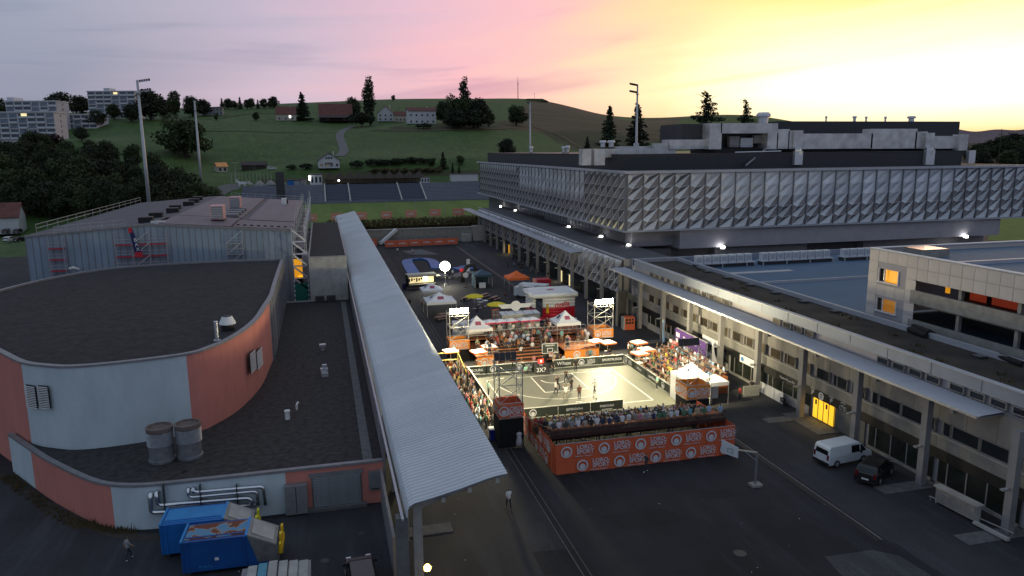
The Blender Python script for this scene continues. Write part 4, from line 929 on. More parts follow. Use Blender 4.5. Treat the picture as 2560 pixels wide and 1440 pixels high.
# ramped concrete flank between the two halls
MB().hexa([(44.0, 106, 0), (48, 112, 0), (48, 112.4, 0), (43.8, 106.4, 0), (44.0, 106, 5.6), (48, 112, 4.4), (48, 112.4, 4.4), (43.8, 106.4, 5.6)]).build('flank_wall', M['band2'], mh)
for y in (146.0, 139.0, 190):
    d_ = MB().box(XM + .15, y, .1, XM + .2, y + 2.4, 2.4).build('lit_doorway', M['litW'] if y < 180 else M['litO'], mh); MB().box(XM + .1, y + 1.1, .1, XM + .15, y + 1.25, 2.4).build('door_stile', M['steel_d'], d_)
    light('door_glow', 'AREA', (XM - .1, y + 1.2, 1.4), 40, (1, .8, .4), aim=(XM - 6, y + 1.2, 0), parent=mh, shape='RECTANGLE', size=2, size_y=1.8)

# ------------------------------------------------------------------ diamond cassette panels
M['mesh1'] = mat('mesh_lit', (0.50, 0.52, 0.55), .5, .1, .25, 9, stretch=(1, 1, 2), rnd=.22); M['mesh2'] = mat('mesh_shaded', (0.13, 0.135, 0.155), .6, .1, .35, 7, rnd=.25); M['mesh3'] = mat('mesh_brown', (0.24, 0.225, 0.235), .6, .1, .35, 8, stretch=(.4, 1, 3), rnd=.2); M['mesh4'] = mat('mesh_frame', (0.66, 0.68, 0.72), .45, .2, .1, 3)  # light put into the mesh colours: up-facing facets paler, down-facing darker
M['meshlit'] = mat('mesh_backlit', (0.3, .28, .14), .6, emit=(1, .85, .35), es=.32)  # glow set into the mesh itself for the lit interior behind
def cassette(w, h, a, rb, lb, out, mode, solid, bars=True):
    """pyramid cassette: corners L (left), R (right), next row's corners below, apex a"""
    mb = MB(); L, R_, R2, L2 = (0, 0, lb[0]), (w, 0, rb[0]), (w, 0, rb[1]), (0, 0, lb[1]); A = (a[0], -out, a[1])
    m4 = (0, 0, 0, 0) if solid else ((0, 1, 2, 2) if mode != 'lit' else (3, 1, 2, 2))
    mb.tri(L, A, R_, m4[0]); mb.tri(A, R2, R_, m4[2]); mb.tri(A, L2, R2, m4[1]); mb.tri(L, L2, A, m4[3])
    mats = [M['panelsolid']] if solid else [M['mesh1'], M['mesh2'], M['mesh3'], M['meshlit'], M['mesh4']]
    if not solid and bars:
        e = Vector((0, -.03, 0))
        for p, q in ((L, R_), (A, R_), (L, A)): mb.bar(Vector(p) + e, Vector(q) + e, .09, .05, 4)
        for t in (.25, .5, .72): mb.bar(Vector(L).lerp(Vector(R_), t) + e, Vector(A).lerp(Vector(R_), t) + e, .06, .04, 4)
        mb.bar(Vector(A) + e, Vector(L2) + e, .06, .04, 4); mb.bar(Vector(A) + e, Vector(R2) + e, .06, .04, 4)
    return mb, mats
def top_cas(w, h, solid):
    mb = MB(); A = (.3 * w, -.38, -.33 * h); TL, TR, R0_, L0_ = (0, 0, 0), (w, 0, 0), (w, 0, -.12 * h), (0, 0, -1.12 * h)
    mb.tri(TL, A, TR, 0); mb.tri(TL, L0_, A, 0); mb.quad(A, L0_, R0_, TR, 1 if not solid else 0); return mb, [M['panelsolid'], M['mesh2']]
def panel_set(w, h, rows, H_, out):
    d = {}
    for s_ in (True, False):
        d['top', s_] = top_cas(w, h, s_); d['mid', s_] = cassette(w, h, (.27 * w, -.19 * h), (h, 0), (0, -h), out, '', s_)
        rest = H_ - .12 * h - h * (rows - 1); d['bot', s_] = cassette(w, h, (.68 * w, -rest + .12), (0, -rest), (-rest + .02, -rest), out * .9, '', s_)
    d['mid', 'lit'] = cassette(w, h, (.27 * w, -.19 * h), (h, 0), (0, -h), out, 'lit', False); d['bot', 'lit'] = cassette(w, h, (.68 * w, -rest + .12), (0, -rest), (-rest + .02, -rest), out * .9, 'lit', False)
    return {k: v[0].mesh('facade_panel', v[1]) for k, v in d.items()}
# ================================================================== ARENA
XA, YAF = 54.4, 128.0; ZAT, ZAB = 23.45, 12.45
ar = thing('arena', 'large grey ice arena with overhanging upper storey clad in faceted metal panels', 'building', (80, 150, 0))
MB().box(XA + .3, YAF + .3, ZAB + .1, 152, 262, ZAT - .1).build('upper_storey', mat('arena_core', (.05, .05, .055), .8), ar)
cw = 3.17; rh_ = 2.08; HA = ZAT - .45 - ZAB; PS = panel_set(cw, rh_, 5, HA, .52); zt0 = ZAT - .45
stuffp = {}; npan = 0
def place_panel(key, loc, rz):
    global npan
    if npan < 296: npan += 1; link('facade_panel', PS[key], (loc[0] - 80, loc[1] - 150, loc[2]), ar, rz)
    else: stuffp.setdefault(key, []).append((loc, rz))
nfront = 29
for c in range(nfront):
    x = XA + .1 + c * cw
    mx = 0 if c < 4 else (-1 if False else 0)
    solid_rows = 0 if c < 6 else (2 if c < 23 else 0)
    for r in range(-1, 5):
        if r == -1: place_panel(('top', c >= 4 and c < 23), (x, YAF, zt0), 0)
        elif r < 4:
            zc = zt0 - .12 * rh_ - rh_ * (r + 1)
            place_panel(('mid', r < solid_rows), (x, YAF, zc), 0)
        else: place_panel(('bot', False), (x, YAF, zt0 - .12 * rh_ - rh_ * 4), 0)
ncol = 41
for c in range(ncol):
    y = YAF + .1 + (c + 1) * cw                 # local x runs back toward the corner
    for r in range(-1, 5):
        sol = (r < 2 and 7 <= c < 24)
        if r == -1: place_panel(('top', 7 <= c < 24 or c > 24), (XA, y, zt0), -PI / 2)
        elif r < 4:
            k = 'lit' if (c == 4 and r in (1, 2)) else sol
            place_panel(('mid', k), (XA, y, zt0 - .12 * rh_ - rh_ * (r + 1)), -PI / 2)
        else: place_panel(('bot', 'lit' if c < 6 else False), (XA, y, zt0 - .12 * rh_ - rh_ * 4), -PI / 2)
mbs = MB(); mi0 = 0; allm = [M['panelsolid'], M['mesh1'], M['mesh2'], M['mesh3'], M['meshlit'], M['mesh4']]
def add_stuff(mb, me, loc, rz):
    ca, sa = math.cos(rz), math.sin(rz); ids = [allm.index(m_) for m_ in me.materials]
    o = len(mb.v); mb.v += [(loc[0] + v.co.x * ca - v.co.y * sa, loc[1] + v.co.x * sa + v.co.y * ca, loc[2] + v.co.z) for v in me.vertices]
    for p in me.polygons: mb.f.append(tuple(i + o for i in p.vertices)); mb.m.append(ids[p.material_index])
for k, lst in stuffp.items():
    for loc, rz in lst: add_stuff(mbs, PS[k], loc, rz)
if mbs.f: tag(mbs.build('distant_facade_panels', allm, ar), kind='stuff')
fin = MB().box(-.06, -.3, 0, .06, .1, HA).mesh('facade_fin', M['mesh4'])
M['fin'] = mat('fin_metal', (0.2, .21, .235), .5, .3, .1, 2); fin.materials[0] = M['fin']
for c in range(nfront + 1): link('facade_fin', fin, (XA + .1 + c * cw - 80, YAF - 150, ZAB), ar)
for c in range(ncol + 1): link('facade_fin', fin, (XA - 80, YAF + .1 + c * cw - 150, ZAB), ar, -PI / 2)
MB().box(XA - .65, YAF - .65, ZAT - .45, 152, YAF + .2, ZAT).build('top_band', M['zinc2'], ar); MB().box(XA - .65, YAF + .2, ZAT - .45, XA + .2, 262, ZAT).build('top_band', M['zinc2'], ar)
MB().box(XA - .65, YAF - .65, ZAB - .25, 152, YAF + .2, ZAB).build('bottom_band', M['zinc2'], ar); MB().box(XA - .65, YAF + .2, ZAB - .25, XA + .2, 262, ZAB).build('bottom_band', M['zinc2'], ar)
MB().box(XA + .2, YAF + .2, ZAB - .2, 152, 262, ZAB).build('overhang_soffit', M['wallgrey'], ar)
# recessed ground storeys
MB().box(65.6, 128.2, 8.6, 141, 134, ZAB - .25).build('front_bulkhead', M['wallgrey'], ar); MB().box(57.2, 134, 0, 141, 258, 12.2).build('ground_storey', mat('dark_plaster', (.16, .155, .165), .8, 0, .15, .4), ar)
MB().box(58, 130.5, 0, 65, 134, 8.4).build('stair_pier', M['conc_d'], ar); MB().box(56.9, 131, 9.0, 65.6, 134, ZAB - .2).build('corner_box', M['wallgrey'], ar)
MB().box(75, 131.5, 0, 96, 134, 8.0).build('lower_wall', M['wallgrey'], ar); MB().box(110, 132, 0, 141, 134, 8.4).build('lower_wall', M['wallgrey'], ar)
gz_ = MB().box(57.0, 152, 10.2, 57.2, 216, 12.0).build('strip_glazing', mat('pale_glazing', (.32, .35, .37), .25, .1, .2, .3), ar)
for i in range(28): MB().box(56.9, 152 + i * 2.3, 10.2, 57.0, 152.18 + i * 2.3, 12.0).build('mullion', M['steel_d'], gz_)
MB().box(56.95, 190, 4, 57.2, 200, 10).build('recess_door', M['steel_d'], ar)
def wall_lamp(p, lab, aim):
    t = thing('wall_lamp', lab, 'lamp', p, group='white lamps on the arena wall'); MB().box(-.45, -.4, -.25, .05, .4, .25).build('lens', M['lampw'], t, world=False); MB().box(.05, -.45, -.3, .3, .45, .3).build('housing', M['steel_d'], t, world=False)
    light('lamp_light', 'POINT', (p[0] - .7, p[1] - .3, p[2]), 75, (.95, .97, 1.0), parent=t, shadow_soft_size=.3)
for i, (p, l) in enumerate([((56.5, 236.3, 9.3), 'farthest white lamp on the arena side wall'), ((56.5, 217.1, 9.3), 'second farthest white lamp on the arena side wall'), ((56.5, 166.7, 9.3), 'third white lamp on the arena side wall, under the strip glazing'), ((56.5, 145.5, 9.35), 'nearest white lamp on the arena side wall'), ((56.4, 130.6, 9.3), 'white lamp under the arena corner'), ((74.8, 127.9, 8.6), 'white lamp under the front bulkhead of the arena'), ((132.2, 127.9, 8.6), 'white lamp at the right end of the arena front')]): wall_lamp(p, l, None)
# roof storey, plant and ducts
M['roofdark'] = mat('dark_profiled_sheet', (.042, .043, .048), .6, .1, .15, 1, stretch=(3, 3, .3)); M['foil'] = mat('crumpled_foil', (0.55, .54, .54), .45, .5, .25, .5, .5, 1.2)
MB().box(57, 137, ZAT - .1, 138, 258, 26.35).build('roof_storey', M['roofdark'], ar); MB().box(56.9, 136.9, 26.35, 138.1, 258, 26.45).build('roof_edge', M['steel_d'], ar)
Yd = 140.0
def rbox(px0, py0, px1, py1, Y, dep, m, nm): a = PY(px0, py0, Y); b = PY(px1, py1, Y); return MB().box(a[0], Y, min(a[2], b[2]), b[0], Y + dep, max(a[2], b[2])).build(nm, M[m], ar)
rbox(1512, 372, 1665, 392, 142, 3, 'foil', 'roof_duct'); rbox(1545, 366, 1660, 373, 146, 2, 'foil', 'roof_duct'); rbox(1456, 372, 1478, 413, 139, 2, 'foil', 'roof_duct'); rbox(1486, 372, 1512, 413, 139, 2, 'foil', 'roof_duct'); rbox(1646, 358, 1690, 388, 143, 3, 'foil', 'roof_duct'); rbox(1676, 349, 1782, 372, 142.4, 4, 'foil', 'roof_duct')
rbox(1704, 310, 1776, 352, 144, 10, 'roofdark', 'plant_box')
for q in ((1775, 308, 1803, 373), (1803, 308, 1944, 333), (1920, 333, 1944, 373), (1944, 323, 1972, 372), (1972, 327, 1986, 372)): rbox(*q, 141, 5, 'foil', 'plant_housing')
rbox(1803, 333, 1920, 372, 145, .3, 'steel_d', 'plant_recess'); rbox(1825, 341, 1848, 368, 143, 1, 'coping', 'fan_unit'); rbox(1852, 345, 1882, 368, 143, 1, 'steel', 'fan_unit'); rbox(1886, 338, 1908, 358, 143, 1, 'coping', 'fan_unit')
for q in ((2008, 334, 2180, 371), (2180, 322, 2290, 371), (2290, 329, 2316, 371), (2334, 340, 2400, 371)): rbox(*q, 141.5, 3, 'foil', 'roof_duct')
for q in ((1986, 326, 2006, 372), (2316, 332, 2334, 372), (2400, 336, 2418, 376)): rbox(*q, 140.5, 2, 'foil', 'duct_leg')
for q in ((1988, 378, 2006, 412), (2317, 374, 2335, 412), (2424, 376, 2437, 408)): rbox(*q, 136.2, .8, 'alu', 'duct_leg')
for x in (1996, 2325): a = PY(x, 372, 140.5); b = PY(x, 380, 136.3); MB().bar(a, b, 1.3, .9).build('duct_bend', M['alu'], ar)
rbox(1760, 372, 2420, 386, 143, 6, 'black', 'painted_shade_block')  # black block stands in for the shade under the plant
mb = MB()
for dy_ in (0, 1.2):
    mb.bar(PY(1864, 414, 135 + dy_), PY(1922, 366, 140 + dy_), .12, .3)
mb.build('roof_stair', M['steel'], ar)
mb = MB(); mb.pipe([PY(1763, 389, 138), PY(1830, 387, 138)], .12, 8); mb.pipe([PY(1838, 392, 138), PY(1838, 381, 138), PY(1952, 378, 138)], .14, 8); mb.build('roof_pipe', M['alu'], ar)
rbox(1948, 303, 2396, 345, 165, 30, 'roofdark', 'upper_plant_room')
def ventilator(px, py0, py1, Y, w, lab):
    a = PY(px, py0, Y); b = PY(px, py1, Y); h = a[2] - b[2]; t = thing('roof_ventilator', lab, 'ventilator', (b[0], Y, b[2] - .5), group='mushroom ventilators on the arena roof'); MB().lathe([(w * .32, 0), (w * .32, h * .55 + .5), (w * .5, h * .6 + .5), (w * .5, h * .8 + .5), (w * .38, h + .5)], 12).build('cowl', M['alu'], t, world=False); MB().lathe([(w * .36, 0), (w * .36, .35)], 12).build('base', M['steel_d'], t, world=False)
for px, a, b, Y, w, lab in [(1507, 351, 366, 150, 1.5, 'left of the two ventilators close together above the foil ducts'), (1528, 351, 366, 150, 1.7, 'right of the two ventilators close together above the foil ducts'), (1328, 366, 380, 215, 1.3, 'lone ventilator at the left end of the arena roof'), (1409, 366, 380, 190, 1.1, 'smaller left ventilator of the pair on the left arena roof'), (1419, 364, 380, 190, 1.3, 'larger right ventilator of the pair on the left arena roof'), (1908, 281, 308, 160, 3.4, 'biggest hooded ventilator behind the foil plant housing'), (2065, 290, 303, 166, .6, 'thin ventilator, leftmost on the upper plant room'), (2136, 290, 303, 166, 1.1, 'squat ventilator, second from the left on the upper plant room'), (2165, 291, 303, 166, .7, 'thin ventilator, third from the left on the upper plant room'), (2213, 291, 304, 166, .7, 'thin ventilator, fourth from the left on the upper plant room'), (2278, 290, 304, 166, 2.2, 'wide ventilator, rightmost on the upper plant room')]: ventilator(px, a, b, Y, w, lab)
# panels of the low hall: same cassettes, smaller
PM = panel_set(2.7, 1.75, 3, 5.6, .45); nn = 0; mst = MB()
for c in range(43):
    y = YM0 + .2 + (c + 1) * 2.7
    for r in range(-1, 3):
        key = ('top', True) if r == -1 else (('mid', (c > 4 and c < 12 and r % 2 == 0)) if r < 2 else ('bot', False)); z = 9.2 - (0 if r == -1 else .21 + 1.75 * (r + 1 if r < 2 else 2))
        if c < 43: link('facade_panel', PM[key], (XM - 50, y - 170, z), mh, -PI / 2)
# ================================================================== TREES
rs = np.random.RandomState(3)
def leaf_mesh(name, lobes, n, size, m, flat=0.0):
    """leaf-clump quads spread through a set of ellipsoid lobes, thinner at the rim"""
    tot = sum(l[3] * l[4] * l[5] for l in lobes); V = []; F = []
    for cx, cy, cz, rx, ry, rz in lobes:
        k = max(20, int(n * rx * ry * rz / tot))
        d = rs.normal(size=(k, 3)); d /= np.linalg.norm(d, axis=1)[:, None]; r = rs.uniform(.25, 1, (k, 1)) ** .45 * rs.uniform(.85, 1.12, (k, 1))
        c = d * r * np.array([rx, ry, rz]) + np.array([cx, cy, cz])
        for p, nd in zip(c, d):
            a = np.cross(nd + rs.normal(size=3) * .7, rs.normal(size=3)); a /= np.linalg.norm(a) + 1e-6; b = np.cross(a, nd + rs.normal(size=3) * .5); b /= np.linalg.norm(b) + 1e-6
            s = size * rs.uniform(.5, 1.3); o = len(V)
            V += [tuple(p - a * s), tuple(p - b * s * .6), tuple(p + a * s), tuple(p + b * s * .6)]; F.append((o, o + 1, o + 2, o + 3))
    mb = MB(); mb.v = V; mb.f = F; mb.m = [0] * len(F); return mb.mesh(name, m)
def trunk_mesh(h, r, limbs, m):
    mb = MB(); mb.pipe([(0, 0, -.5), (.05, .02, h * .3), (-.05, .05, h * .7), (0, 0, h)], [r, r * .8, r * .5, r * .15], 7)
    for i in range(limbs):
        z = h * (.35 + .5 * i / max(1, limbs)); t = i * 2.4; l = h * .3; mb.pipe([(0, 0, z), (l * .5 * math.cos(t), l * .5 * math.sin(t), z + l * .35), (l * math.cos(t), l * math.sin(t), z + l * .6)], [r * .4, r * .25, r * .08], 5)
    return mb.mesh('trunk', m)
TREE = {}
def proto(k, lobes, n, size, m, th, tr, limbs=5): TREE[k] = (leaf_mesh('crown', lobes, n, size, m), trunk_mesh(th, tr, limbs, M['bark']))
def lob(n, R, z0, z1, spread): 
    o = []
    for i in range(n):
        t = i * 2.4 + rs.uniform(0, .5); f = rs.uniform(.2, 1); r = R * rs.uniform(.45, .75); z = z0 + (z1 - z0) * rs.uniform(0, 1); q = spread * f * (1 - .5 * max(0, (z - z0) / (z1 - z0) - .4)); o.append((q * math.cos(t), q * math.sin(t), z, r, r, r * rs.uniform(.75, 1)))
    return o
proto('round', lob(9, 3.0, 2.6, 8.0, 2.6) + [(0, 0, 4.6, 2.8, 2.8, 4.2)], 2800, .34, M['leaf'], 7, .32)
proto('round2', lob(12, 2.6, 2.0, 8.4, 2.9) + [(0, 0, 4.4, 2.9, 2.9, 4.2)], 2900, .34, M['leaf_d'], 7, .34)
proto('wide', lob(13, 3.4, 2.4, 7.6, 3.9) + [(0, 0, 4.4, 3.4, 3.4, 4)], 3300, .38, M['leaf'], 6.5, .4)
proto('copper', lob(12, 3.4, 2.0, 6.6, 4.2) + [(0, 0, 4.0, 3.6, 3.6, 3)], 2600, .4, M['leaf_p'], 5, .4)
proto('poplar', [(rs.uniform(-.3, .3), rs.uniform(-.3, .3), 1.5 + i * .95, 1.25 * math.sin(PI * (i + 1.6) / 11) + .25, 1.25 * math.sin(PI * (i + 1.6) / 11) + .25, 1.0) for i in range(9)], 2000, .24, M['leaf_d'], 9, .22, 0)
proto('poplar2', [(rs.uniform(-.5, .5), rs.uniform(-.4, .4), 1.5 + i * .95, 1.3 * math.sin(PI * (i + 1.2) / 10.5) + .2, 1.2 * math.sin(PI * (i + 1.2) / 10.5) + .2, .8) for i in range(9)], 1700, .24, M['leaf_d'], 9, .22, 0)
def con(R, n, droop=.25, thick=.28, jit=.35, keep=1.0):
    o = []
    for i in range(n):
        z = 1.2 + 8.4 * i / n; r = R * (1 - i / n) ** .85 + .15
        for k in range(5):
            if rs.uniform() > keep: continue
            t = k * 1.256 + i * .9 + rs.uniform(-.5, .5); q = r * rs.uniform(1 - jit, 1 + jit * .6); zz = z + rs.uniform(-.45, .45); o.append((q * .5 * math.cos(t), q * .5 * math.sin(t), zz - droop * q, q * .5, q * .42, thick * rs.uniform(.7, 1.6)))
    return o
proto('conifer', con(2.3, 12) + [(0, 0, 4.5, .7, .7, 4.6)], 2600, .24, M['leaf_d'], 9.5, .2, 0)
proto('cedar', con(3.6, 9, -.12, .42, .6, .7) + [(.9, 0, 7.0, .9, .8, 1.4), (-.6, .3, 8.4, .7, .7, 1.3), (0, 0, 4.5, .8, .8, 4.0)], 2000, .26, M['leaf_d'], 9.5, .22, 7)
proto('bush', lob(6, 2.0, 1.2, 2.6, 2.0), 1100, .32, M['leaf_d'], 2.0, .12, 3)
proto('brownbush', lob(7, 1.7, .9, 2.0, 2.6), 1100, .3, M['leaf_b'], 1.6, .12, 3)
ntree = 0
def tree(kind, label, px, pyb, pyt, group=None, pos=None, wx=1.0, h=None, name=None, y0=226):
    p = pos or T(px, pyb, y0); H_ = h or max(2.0, (pyb - pyt) * math.hypot(p[0], p[1]) / FPX / (1 if kind not in ('bush', 'brownbush') else 1))
    s = H_ / {'bush': 4.0, 'brownbush': 3.4, 'copper': 9.0}.get(kind, 10.0)
    t = thing(name or {'conifer': 'conifer', 'cedar': 'cedar', 'poplar': 'poplar', 'poplar2': 'poplar', 'bush': 'bush', 'brownbush': 'bush'}.get(kind, 'tree'), label, 'bush' if 'bush' in kind else 'tree', p, rs.uniform(0, 6.28), group)
    t.scale = (s * wx, s * wx, s); link('crown', TREE[kind][0], (0, 0, 0), t); link('trunk', TREE[kind][1], (0, 0, 0), t); return t
# the wood at the left
k = 0
for row, (yb, xs_, hh) in enumerate([(545, range(-40, 575, 44), 15), (515, range(-30, 520, 46), 16), (486, range(-40, 470, 48), 16), (458, range(-20, 420, 50), 15), (428, range(-40, 330, 52), 14), (402, range(-30, 250, 50), 12)]):
    for i, px in enumerate(xs_):
        x = px + rs.uniform(-12, 12); kd = ['round', 'round2', 'wide', 'round'][int(rs.randint(4))]; p = T(x, yb + rs.uniform(-8, 8), 226)
        tree(kd, 'leafy tree in row %s of the left wood, %s from the left edge' % (['one', 'two', 'three', 'four', 'five', 'six'][row], W_ORD[i]), x, yb, 0, 'trees of the wood at the left', pos=p, h=hh * rs.uniform(.8, 1.2)); k += 1
for a in [('round2', 'large dark tree beside the tallest left floodlight mast', 378, 300, 222, 1.3), ('round', 'tall slim tree right of the big dark tree on the ridge', 437, 297, 228, .8), ('round', 'small rounded tree left of the slim ridge tree', 412, 299, 248, 1.1), ('round2', 'dark tree on the ridge behind the second floodlight mast', 482, 292, 238, 1.25), ('round2', 'dark broad tree right of the second mast on the ridge', 512, 290, 246, 1.1), ('wide', 'broad dark oak standing in the meadow by the second mast', 466, 397, 294, 1.15), ('copper', 'copper leaved tree in front of the apartment block', 116, 384, 336, 1.5), ('round2', 'dark round tree at the right of the low apartment block', 205, 352, 318, 1.3), ('round', 'tree in front of the upper apartment block', 285, 300, 262, 1.3), ('round2', 'tree right of the upper apartment block foot', 330, 305, 258, 1.2), ('round', 'dark tree behind the roofs of the left apartments', 150, 292, 236, 1.6), ('round2', 'dark tree crown at the right behind the left apartments', 205, 288, 240, 1.6), ('round', 'dark tree cut by the left picture edge above the apartments', 5, 300, 250, 1.2), ('round2', 'tree between the middle and upper apartment blocks', 245, 318, 275, 1.3),
          ('conifer', 'dense pyramid conifer between farmhouse and barn', 757, 302, 234, 1.5), ('round', 'round tree right of the red roofed barn', 886, 302, 240, .9), ('poplar', 'tall columnar poplar in front of the white farmhouse', 926, 314, 197, .95), ('bush', 'bushy undergrowth at the foot of the columnar poplar', 905, 318, 276, 1.1), ('round2', 'dark bushy tree filling the foot of the hill grove', 1140, 322, 268, 1.9), ('round2', 'low dark tree at the right foot of the hill grove', 1185, 322, 264, 1.9), ('bush', 'dark thicket below the long white house', 1060, 322, 306, 1.8), ('poplar2', 'split topped poplar rising from the hill grove', 1160, 316, 196, .85), ('round2', 'left round tree of the hill grove', 1110, 308, 246, 1.1), ('wide', 'middle broad tree of the hill grove', 1150, 318, 234, 1.0), ('round2', 'right tall round tree of the hill grove', 1195, 320, 236, 1.15), ('round', 'low tree at the right end of the hill grove', 1222, 316, 270, 1.2), ('wide', 'lone round tree right of the hill grove', 1291, 314, 259, 1.05), ('round2', 'dark round tree above the left corner of the arena roof', 1266, 394, 339, 1.2), ('round', 'tiny tree on the hill crest line', 983, 252, 237, 1.1), ('round', 'tiny tree on the falling ridge right of the mast', 1467, 277, 264, 1.2),
          ('conifer', 'tall ragged conifer left of the right floodlight mast', 1523, 366, 266, 1.25), ('conifer', 'tall ragged conifer behind the right floodlight mast', 1592, 368, 258, 1.3), ('conifer', 'small conifer above the arena roof', 1468, 374, 340, 1.2), ('round2', 'dark round tree left of the roof plant box', 1668, 356, 308, 1.2), ('cedar', 'big open cedar against the bright sunset', 1764, 322, 230, 1.15), ('cedar', 'leaning cedar beside the hooded roof ventilator', 1862, 320, 250, .8), ('conifer', 'dark conifer on the bank right of the stadium roof', 1108, 424, 381, 1.4), ('conifer', 'slim cypress on the bank, left of a pair', 1132, 436, 404, .8), ('conifer', 'slim cypress on the bank, right of a pair', 1148, 436, 408, .8), ('round', 'bush-like tree on the bank beside the conifer', 1080, 418, 396, 1.5), ('round', 'small tree at the right end of the bank', 1152, 414, 390, 1.4), ('bush', 'dark shrub right of the white gabled house', 892, 424, 401, 1.1), ('bush', 'dark hedge shrub left of the white gabled house', 765, 424, 408, 1.5), ('bush', 'low hedge shrub beside the white car', 728, 424, 411, 1.5), ('round', 'small bush at the left edge of the upper meadow', 640, 302, 280, 1.2), ('round', 'small tree in the upper left meadow', 541, 302, 283, .9), ('round2', 'round tree behind the left farmhouse', 684, 266, 239, 1.3), ('round2', 'dark conifer like tree right of the arena roof plant', 2395, 340, 294, .8)]:
    tree(a[0], a[1], a[2], a[3], a[4], wx=a[5])
for i, px in enumerate(range(556, 700, 15)):
    tree(['conifer', 'round2', 'round'][i % 3], '%s small tree from the left in the ridge line of trees' % W_ORD[i], px + rs.uniform(-4, 4), 274 - (px - 556) * .03, 250 - rs.uniform(0, 14) + (6 if i % 3 else 0), 'small trees along the left ridge', wx=1.2)
for i, px in enumerate(range(930, 1090, 20)): tree('bush', 'dark hedge shrub on the bank behind the stadium, %s from the left' % W_ORD[i], px, 414 - (px - 930) * .02, 394 + rs.uniform(-2, 4), 'hedge shrubs on the bank', wx=1.5)
for i, px in enumerate(range(940, 1100, 26)): tree('brownbush', 'brownish scrub on the bank above the stadium roof, %s from the left' % W_ORD[i], px, 432, 419, 'brown scrub on the bank', wx=1.6)
for i, (px, yb, yt) in enumerate([(2440, 415, 362), (2470, 402, 352), (2500, 410, 345), (2530, 400, 336), (2560, 412, 344), (2420, 400, 372), (2590, 405, 350), (2455, 420, 380), (2515, 424, 378), (2548, 420, 372)]):
    tree('round2' if i % 2 else 'round', 'dark tree in the clump at the right horizon, %s of its clump' % W_ORD[i], px, yb, yt, 'trees at the right horizon', wx=1.4)

# ================================================================== HOUSES ON THE HILL
M['hwhite'] = mat('house_render', (0.52, .53, .55), .85, 0, .06, 1); M['hcream'] = mat('house_cream', (0.42, .38, .33), .85, 0, .08, 1); M['shutter'] = mat('blue_shutter', (.08, .16, .35), .6); M['darkroof'] = mat('dark_roof', (.07, .05, .048), .8, 0, .2, 1)
def house(name, label, px, py, w, d, h, rf, rz=0., wall='hwhite', roof='brick', ridge='x', wins=(3, 1), pos=None, over=.5, cat='house', shut=None, chim=True):
    p = pos or T(px, py); t = thing(name, label, cat, (p[0], p[1], p[2] - .3), rz)
    mb = MB().box(-w / 2, -d / 2, 0, w / 2, d / 2, h)
    if ridge == 'y':
        mb.tri((-w / 2, -d / 2, h), (w / 2, -d / 2, h), (0, -d / 2, h + rf)); mb.tri((w / 2, d / 2, h), (-w / 2, d / 2, h), (0, d / 2, h + rf))
    else:
        mb.tri((w / 2, -d / 2, h), (w / 2, d / 2, h), (w / 2, 0, h + rf)); mb.tri((-w / 2, d / 2, h), (-w / 2, -d / 2, h), (-w / 2, 0, h + rf))
    mb.build('wall', M[wall], t, world=False)
    r = MB(); o = over; th = .25
    if ridge == 'y':
        for s_ in (-1, 1):
            q = [(s_ * (w / 2 + o), -d / 2 - o, h - o * rf / (w / 2)), (s_ * (w / 2 + o), d / 2 + o, h - o * rf / (w / 2)), (0, d / 2 + o, h + rf), (0, -d / 2 - o, h + rf)]; r.hexa(q + [(a, b, c + th) for a, b, c in q])
    else:
        for s_ in (-1, 1):
            q = [(-w / 2 - o, s_ * (d / 2 + o), h - o * rf / (d / 2)), (w / 2 + o, s_ * (d / 2 + o), h - o * rf / (d / 2)), (w / 2 + o, 0, h + rf), (-w / 2 - o, 0, h + rf)]; r.hexa(q + [(a, b, c + th) for a, b, c in q])
    ro = r.build('roof', M[roof], t, world=False, fix=True)
    if chim: MB().box(w * .22, -.2, h + rf * .3, w * .22 + .6, .4, h + rf + .9).build('chimney', M['hwhite'], ro, world=False)
    nc, nr = wins
    for j in range(nr):
        for i in range(nc):
            x = -w / 2 + w * (i + .5) / nc; z = .9 + j * (h / nr); ww, wh = min(1.1, w / nc * .5), min(1.3, h / nr * .5)
            f = MB().box(x - ww / 2 - .1, -d / 2 - .06, z - .1, x + ww / 2 + .1, -d / 2 - .01, z + wh + .1).build('window', M[shut] if shut else M['coping'], t, world=False); MB().box(x - ww / 2, -d / 2 - .09, z, x + ww / 2, -d / 2 - .06, z + wh).build('pane', M['glass'], f, world=False)
    return t
t = house('gabled_house', 'white gabled house with blue shutters at the foot of the meadow', 822, 420, 10.5, 9, 4.2, 3.4, 0.05, 'hwhite', 'darkroof', 'y', (4, 1), over=.7, shut='shutter'); MB().box(-2, -6, 2.6, 1.6, -4.5, 2.8).build('porch_roof', M['darkroof'], t, world=False)
for i in range(3): MB().box(-1.6 + i * 1.2, -4.57, 4.6, -.7 + i * 1.2, -4.5, 5.7).build('attic_window', M['glass'], t, world=False)
t = house('farmhouse', 'small cream farmhouse with brown hipped roof and one lit window', 716, 301, 15, 10, 5.2, 5.5, 0, 'hcream', 'brick', 'x', (3, 1)); MB().box(2.6, -5.12, 2.2, 3.6, -5.05, 3.8).build('lit_window', M['lampw'], t, world=False)
t = house('barn', 'long barn with big rust red roof and dark timber front', 840, 304, 26, 16, 4.5, 9.5, 0, 'timber', 'brick', 'x', (2, 1), chim=False, cat='barn'); MB().hexa([(-14, -13, 2.6), (14, -13, 2.6), (13, -8, 4.6), (-13, -8, 4.6), (-14, -13, 2.9), (14, -13, 2.9), (13, -8, 4.9), (-13, -8, 4.9)]).build('lean_to_roof', M['darkroof'], t, world=False)
